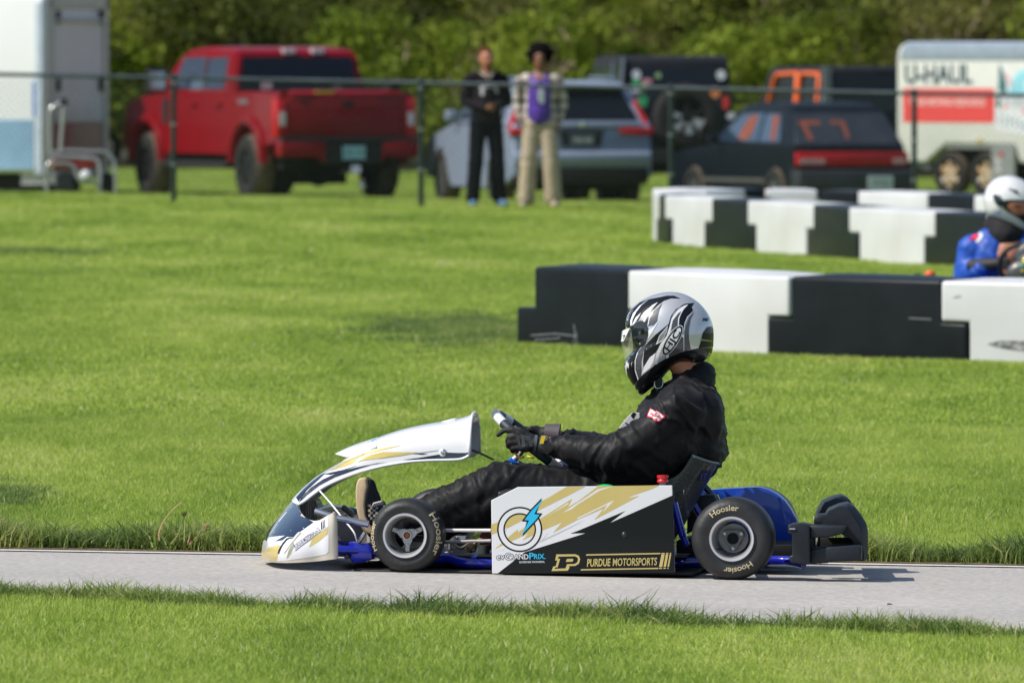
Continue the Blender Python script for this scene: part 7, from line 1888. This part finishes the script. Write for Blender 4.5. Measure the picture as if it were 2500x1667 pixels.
standing('bearded person with red-brown hair in dark sweatshirt and black trousers, arms folded', 1187, 137.4, R(14), SKIN, mat('hair_auburn', (.12, .030, .014), .8, var=.4, vscale=60, spec=.1), mat('sweatshirt_dark', (.020, .016, .020), .95, var=.2, spec=.08), mat('trousers_black', (.007, .008, .012), .95, var=.2, spec=.08), mat('shoe_blue', (.10, .20, .36), .6), 1)
standing('person with curly black hair in plaid shirt, purple jersey and beige trousers', 1318, 137.1, R(-4), SKIND, mat('hair_black', (.004, .0035, .0035), .9, var=.4, vscale=60, spec=.08), plaid(), mat('trousers_beige', (.45, .37, .26), .8, var=.12, vscale=8), mat('shoe_sand', (.50, .40, .30), .6), 2)

# ---------------------------------------------------------------- second driver behind the near barrier
D7 = (2250, 400, 5.228)
bd = 77.5
def B7(x, y, dy=0):
    px, py = D7[0]+x/D7[2], D7[1]+y/D7[2]; return at(px, py, bd+dy)
bo_ = Vector(((2450-PX0)*bd/F, bd, gz(5, bd)))
pb = thing('person', 'driver in blue race suit and white helmet seated behind the near barrier row', 'person', bo_)
def Q(x, y, dy=0): return B7(x, y, dy)-bo_
blu = mat('blue_race_suit', (.012, .075, .42), .5, var=.15, vscale=6, bump=.3, bscale=25)
body = [('c', Q(1150, 1650), .13, Q(1120, 1180), .15), ('c', Q(1120, 1150), .10, Q(1120, 900), .06), ('c', Q(1120, 900), .056, Q(1110, 760), .056), ('e', Q(1130, 600), (.085, .10, .115)), ('e', Q(1175, 560, -.08), (.06, .04, .07)), ('c', Q(620, 1120), .06, Q(560, 1420), .048), ('c', Q(560, 1420), .045, Q(980, 1270, -.22), .032), ('c', Q(1640, 1120), .06, Q(1750, 1420), .048), ('c', Q(1750, 1420), .045, Q(1420, 1270, -.22), .032), ('c', Q(700, 1120), .07, Q(1560, 1120), .07), ('c', Q(1000, 1700), .09, Q(900, 1650, -.40), .06), ('c', Q(1300, 1700), .09, Q(1400, 1650, -.40), .06)]
pbb = link('body', blob(body, .011, 4), SKIN, pb, smooth=True)
P_ = [('c', Q(900, 1650), .15, Q(900, 1120), .13), ('c', Q(1350, 1650), .15, Q(1350, 1120), .13), ('c', Q(700, 1060), .085, Q(1560, 1060), .085), ('c', Q(650, 1080), .090, Q(560, 1400), .078), ('c', Q(560, 1400), .076, Q(760, 1350, -.16), .058), ('c', Q(1640, 1080), .09, Q(1750, 1400), .078), ('c', Q(1750, 1400), .076, Q(1500, 1330, -.18), .055), ('c', Q(850, 960), .075, Q(1380, 960), .075),
      ('c', Q(980, 1700), .11, Q(880, 1660, -.40), .08), ('c', Q(1300, 1700), .11, Q(1400, 1660, -.40), .08)]
m_ = blob(P_, .011, 8, 'race_suit'); wrinkle(m_, [(Q(650, 1080), Q(560, 1400)), (Q(560, 1400), Q(760, 1350, -.16)), (Q(1120, 1650), Q(1120, 1050)), (Q(1640, 1080), Q(1750, 1400))], .007, 9, freq=.08)
bs = link('race_suit', m_, blu, pb, smooth=True); BB = bvh_of(bs)
def frontdecal(nm, polys, m, off, dy=-.1, cut=.02):
    b2 = bmesh.new(); b2.from_mesh(polymesh([[(Q(x, y).x, Q(x, y).z) for x, y in p] for p in polys])); dice(b2, cut); bm = BM(); vm = {}
    for v in b2.verts:
        h = BB.ray_cast(Vector((v.co.x, -1, v.co.y)), Vector((0, 1, 0))); p = h[0] if h[0] is not None else BB.find_nearest(Vector((v.co.x, -.1, v.co.y)))[0]; vm[v] = bm.verts.new(p+Vector((0, -off, 0)))
    for f_ in b2.faces:
        try: bm.faces.new([vm[v] for v in f_.verts])
        except ValueError: pass
    b2.free(); bmesh.ops.recalc_face_normals(bm, faces=bm.faces[:]); return obj(nm, bm, m, bs, smooth=True)
frontdecal('shoulder_flash', [[(690, 830), (730, 830), (770, 900), (765, 940), (705, 1010), (680, 985), (740, 920), (700, 850)]], WV, .006)
frontdecal('shoulder_flash', [[(548, 890), (680, 835), (715, 890), (725, 915), (682, 975), (620, 920)]], mat('flash_red', (.75, .03, .08), .5, var=.2, vscale=20), .006)
me = blob([('c', Q(1050, 720, -.0), .105, Q(1080, 890, -.02), .118), ('c', Q(900, 800, .02), .06, Q(1300, 800, .02), .06)], .011, 6); link('neck_brace', me, mat('neck_black', (.010, .009, .012), .8, bump=.4, bscale=14), pb, smooth=True)
bprof = [(790, 480), (800, 400), (830, 310), (880, 240), (950, 185), (1030, 158), (1110, 150), (1200, 165), (1290, 205), (1380, 270), (1440, 350), (1475, 440), (1490, 540), (1480, 640), (1465, 720), (1440, 790), (1390, 840), (1310, 858), (1230, 850), (1130, 815), (1020, 760), (930, 705), (860, 665), (815, 600)]
bh = helmet(pb, bprof, (1130, 480), .150, lambda x, y: Q(x, y, -.02), mat('helmet_gloss_white', (.78, .78, .79), .18, var=.02, coat=1), n=30, m=22)
BH = bvh_of(bh)
def hdec(nm, polys, m, off):
    b2 = bmesh.new(); b2.from_mesh(polymesh([[(Q(x, y).x, Q(x, y).z) for x, y in p] for p in polys])); dice(b2, .02); bm = BM(); vm = {}
    for v in b2.verts:
        h = BH.ray_cast(Vector((v.co.x, -1, v.co.y)), Vector((0, 1, 0))); p, nn = (h[0], h[1]) if h[0] is not None else BH.find_nearest(Vector((v.co.x, -.1, v.co.y)))[:2]
        vm[v] = bm.verts.new(p+Vector((0, -off, 0)))
    for f_ in b2.faces:
        try: bm.faces.new([vm[v] for v in f_.verts])
        except ValueError: pass
    b2.free(); bmesh.ops.recalc_face_normals(bm, faces=bm.faces[:]); return obj(nm, bm, m, bh, smooth=True)
hdec('eye_port', [[(1020, 460), (1120, 452), (1470, 462), (1485, 560), (1475, 700), (1440, 770), (1330, 770), (1220, 690), (1080, 610), (1020, 560)]], VDK, .004)
hdec('face', [[(1080, 545), (1110, 490), (1420, 490), (1450, 560), (1400, 640), (1210, 655), (1150, 630)]], mat('skin_face', (.42, .16, .10), .5, var=.3, vscale=30), .006)
hdec('face_eyes', [[(1150, 535), (1180, 520), (1260, 528), (1250, 560), (1200, 565)], [(1340, 525), (1400, 525), (1400, 555), (1340, 560)]], mat('eye_brown', (.12, .05, .035), .6), .008)  # dark brown patches at the eyes
hdec('balaclava', [[(1200, 655), (1290, 640), (1440, 640), (1470, 700), (1430, 765), (1330, 765), (1240, 700)]], SUB, .009)
hdec('visor_pivot', [[(895, 400), (930, 385), (990, 410), (1020, 450), (1040, 520), (1020, 545), (960, 540), (915, 480)]], VDK, .006)
hdec('helmet_vent', [[(1090, 300), (1170, 335), (1195, 325), (1250, 400), (1190, 375), (1120, 335)]], VDK, .003)
for sx, a in ((-1, (980, 1270)), (1, (1420, 1270))):
    c = Q(*a, -.22); P_ = [('e', c, (.04, .03, .035))]
    P_ += [('c', c+Vector((sx*.15, .09, -.02)), .046, c, .036)]
    for k in range(4): P_ += [('c', c+Vector((-sx*.02, -.02, .025-k*.017)), .0115, c+Vector((-sx*.065, -.035, .022-k*.017)), .0105), ('c', c+Vector((-sx*.065, -.035, .022-k*.017)), .0105, c+Vector((-sx*.060, -.005, .018-k*.017)), .0095)]
    P_ += [('c', c+Vector((-sx*.01, -.01, .03)), .013, c+Vector((-sx*.05, -.02, .05)), .011)]
    link('glove', blob(P_, .006, 3), GLOVE, pb, smooth=True)
# his kart
k2 = thing('go_kart', 'second kart mostly hidden behind the near barrier, with a stickered dark front panel', 'go-kart', bo_)
bm = BM(); c = Q(1330, 1290, -.30)
tube(bm, [c+Vector((math.cos(a)*.16, -.05*math.sin(a), math.sin(a)*.13)) for a in np.linspace(0, 2*math.pi, 33)], .014, 10, cap=False); obj('steering_wheel', bm, SUB, k2, smooth=True)
me = blob([('e', Q(1500, 1200, -.42), (.155, .05, .12)), ('e', Q(1480, 1420, -.50), (.20, .07, .12))], .012, 6); fp = link('front_panel', me, mat('panel_charcoal', (.045, .05, .05), .4, var=.4, vscale=25, coat=.4), k2, smooth=True); FPB = bvh_of(fp)
for nm, col, x, y, a, b in (('splash_yellow', (.7, .6, .02), 1262, 1210, 22, 40), ('splash_cyan', (.02, .45, .6), 1296, 1240, 20, 36), ('splash_green', (.02, .5, .25), 1230, 1275, 16, 16), ('splash_yellow', (.7, .6, .02), 1240, 1340, 24, 12), ('splash_orange', (.7, .2, .03), 1330, 1190, 22, 24)):
    bm = BM(); n = 9; rr = random.Random(x); pl = [(x+a*math.cos(6.28*k/n)*rr.uniform(.6, 1.2), y+b*math.sin(6.28*k/n)*rr.uniform(.6, 1.2)) for k in range(n)]
    vs = []
    for p in pl:
        q = Q(*p); h = FPB.ray_cast(Vector((q.x, -2, q.z)), Vector((0, 1, 0))); vs.append(bm.verts.new((h[0] if h[0] is not None else FPB.find_nearest(q)[0])+Vector((0, -.005, 0))))
    bm.faces.new(vs); obj('panel_sticker', bm, mat(nm, col, .4), fp)
bm = BM(); box(bm, Q(0, 0).x-.25, Q(0, 0).x+1.1, -.55, .75, .05, .09); obj('floor_frame', bm, BLUE, k2)
for sx, sy in ((-.62, -.45), (.62, -.45), (-.62, .6), (.62, .6)):
    bm = BM(); lathe(bm, [(.065, -.06), (.10, -.068), (.125, -.05), (.13, 0), (.125, .05), (.10, .068), (.065, .06)], 28, M=Matrix.Rotation(R(90), 4, 'Z'), close=True); w2 = obj('wheel', bm, TYRE, k2, smooth=60, loc=(sx, sy, .13))
    bm = BM(); lathe(bm, [(.065, -.05), (.06, 0), (.02, .0), (.001, 0)], 20, M=Matrix.Rotation(R(90), 4, 'Z')); obj('rim', bm, RIMS, w2, smooth=50)
bm = BM(); c = Q(110, 1385, .3); sphere(bm, c+Vector((0, 0, -.012)), (.036, .03, .026)); tube(bm, [c+Vector((0, 0, -.42)), c], .018, 10); obj('orange_button', bm, mat('button_orange', (.75, .13, .02), .4), k2, smooth=50)
bm = BM(); box(bm, c.x-.10, c.x-.055, .28, .32, c.z-.25, c.z-.008); obj('side_bracket', bm, SUB, k2, bevel=.008)
bm = BM(); prism(bm, [(.0, .05), (.45, .06), (.62, .50), (.52, .55), (.36, .16), (-.05, .12)], -.18, .18, axis='x', fn=lambda v: Vector((v.x, v.y, v.z))); obj('seat', bm, SEATM, k2, bevel=.02, smooth=50)

# ---------------------------------------------------------------- weeds by the track and a bit of debris
def W(x, y): px, py = x/3.168, 1172+y/3.168; return px, py
def weed(label, name, stems, heads, base):
    px, py = W(*base); d = gd(px, 1350); o = at(px, 1350, d); t = thing(name, label, 'weed', (o.x, o.y, gz(o.x, o.y)))
    for st, r0, col in stems:
        bm = BM(); P = [at(*W(*p), d)-Vector((o.x, o.y, gz(o.x, o.y))) for p in st]; tube(bm, curve(P, 5), [r0*(1-.5*i/(5*(len(P)-1))) for i in range(5*(len(P)-1)+1)], 6); obj('stem', bm, col, t, smooth=True)
    for h, m in heads:
        bm = BM(); c = at(*W(*h), d)-Vector((o.x, o.y, gz(o.x, o.y)))
        for k in range(14):
            a = k*2.4; tube(bm, [c+Vector((0, 0, -.006)), c+Vector((math.cos(a)*.009, math.sin(a)*.009, .002+.006*(k % 3)))], [.0022, .001], 5)
        sphere(bm, c, (.006, .006, .009), sub=1); obj('seed_head', bm, m, t)
    return t
DRY = mat('dry_stem', (.50, .33, .16), .7, var=.2, vscale=50); GST = mat('green_stem', (.22, .26, .06), .6, var=.2); BRN = mat('brown_head', (.10, .11, .04), .8, var=.4, vscale=80)
weed('bare arching straw-coloured stem in the verge grass left of the kart nose', 'dry_stem', [([(1235, 470), (1232, 400), (1270, 310), (1340, 225), (1412, 165)], .0032, DRY)], [], (1237, 500))
weed('green stem with a closed brown seed head, in the verge left of the kart nose', 'weed_plant', [([(1320, 500), (1370, 430), (1405, 350), (1418, 280)], .0032, GST)], [((1425, 268), BRN)], (1318, 520))
weed('short reddish dry stems leaning right, nearest to the kart nose', 'dry_stem', [([(1460, 500), (1520, 440), (1590, 370)], .0036, mat('pinkish_stem', (.52, .28, .18), .7)), ([(1452, 500), (1465, 440), (1475, 405)], .0040, mat('pinkish_stem', (.52, .28, .18), .7))], [((1595, 362), DRY)], (1460, 520))
px, py = 2172, 1481; d = gd(px, py); o = at(px, py, d)
bm = BM(); M = Matrix.Translation((o.x, o.y, gz(o.x, o.y)+.009)) @ Matrix.Rotation(.3, 4, 'Z'); tube(bm, [M @ Vector((-.008, 0, 0)), M @ Vector((.0, .003, .001)), M @ Vector((.009, 0, 0))], [.002, .003, .0015], 6)
tag(obj('twig', bm, mat('twig_brown', (.12, .06, .04), .9)), 'tiny brown twig lying on the asphalt at the right', 'twig')
# a clod of dug earth under the weeds
rr = random.Random(8); px, py = W(1420, 530); d = gd(px, py); o = at(px, py, d)
P_ = [('e', (rr.uniform(-.05, .05), rr.uniform(-.01, .04), rr.uniform(0, .012)), (rr.uniform(.008, .02),)*3) for k in range(18)]
me = blob(P_, .004, 1); cl = link('earth_clod', me, mat('dug_earth', (.07, .035, .015), .95, var=.5, vscale=60, bump=.8, bscale=120), None, smooth=True); cl.location = (o.x, o.y+.03, gz(o.x, o.y)+.01)
tag(cl, 'small clod of dug brown earth at the foot of the dry stems', 'earth clod')
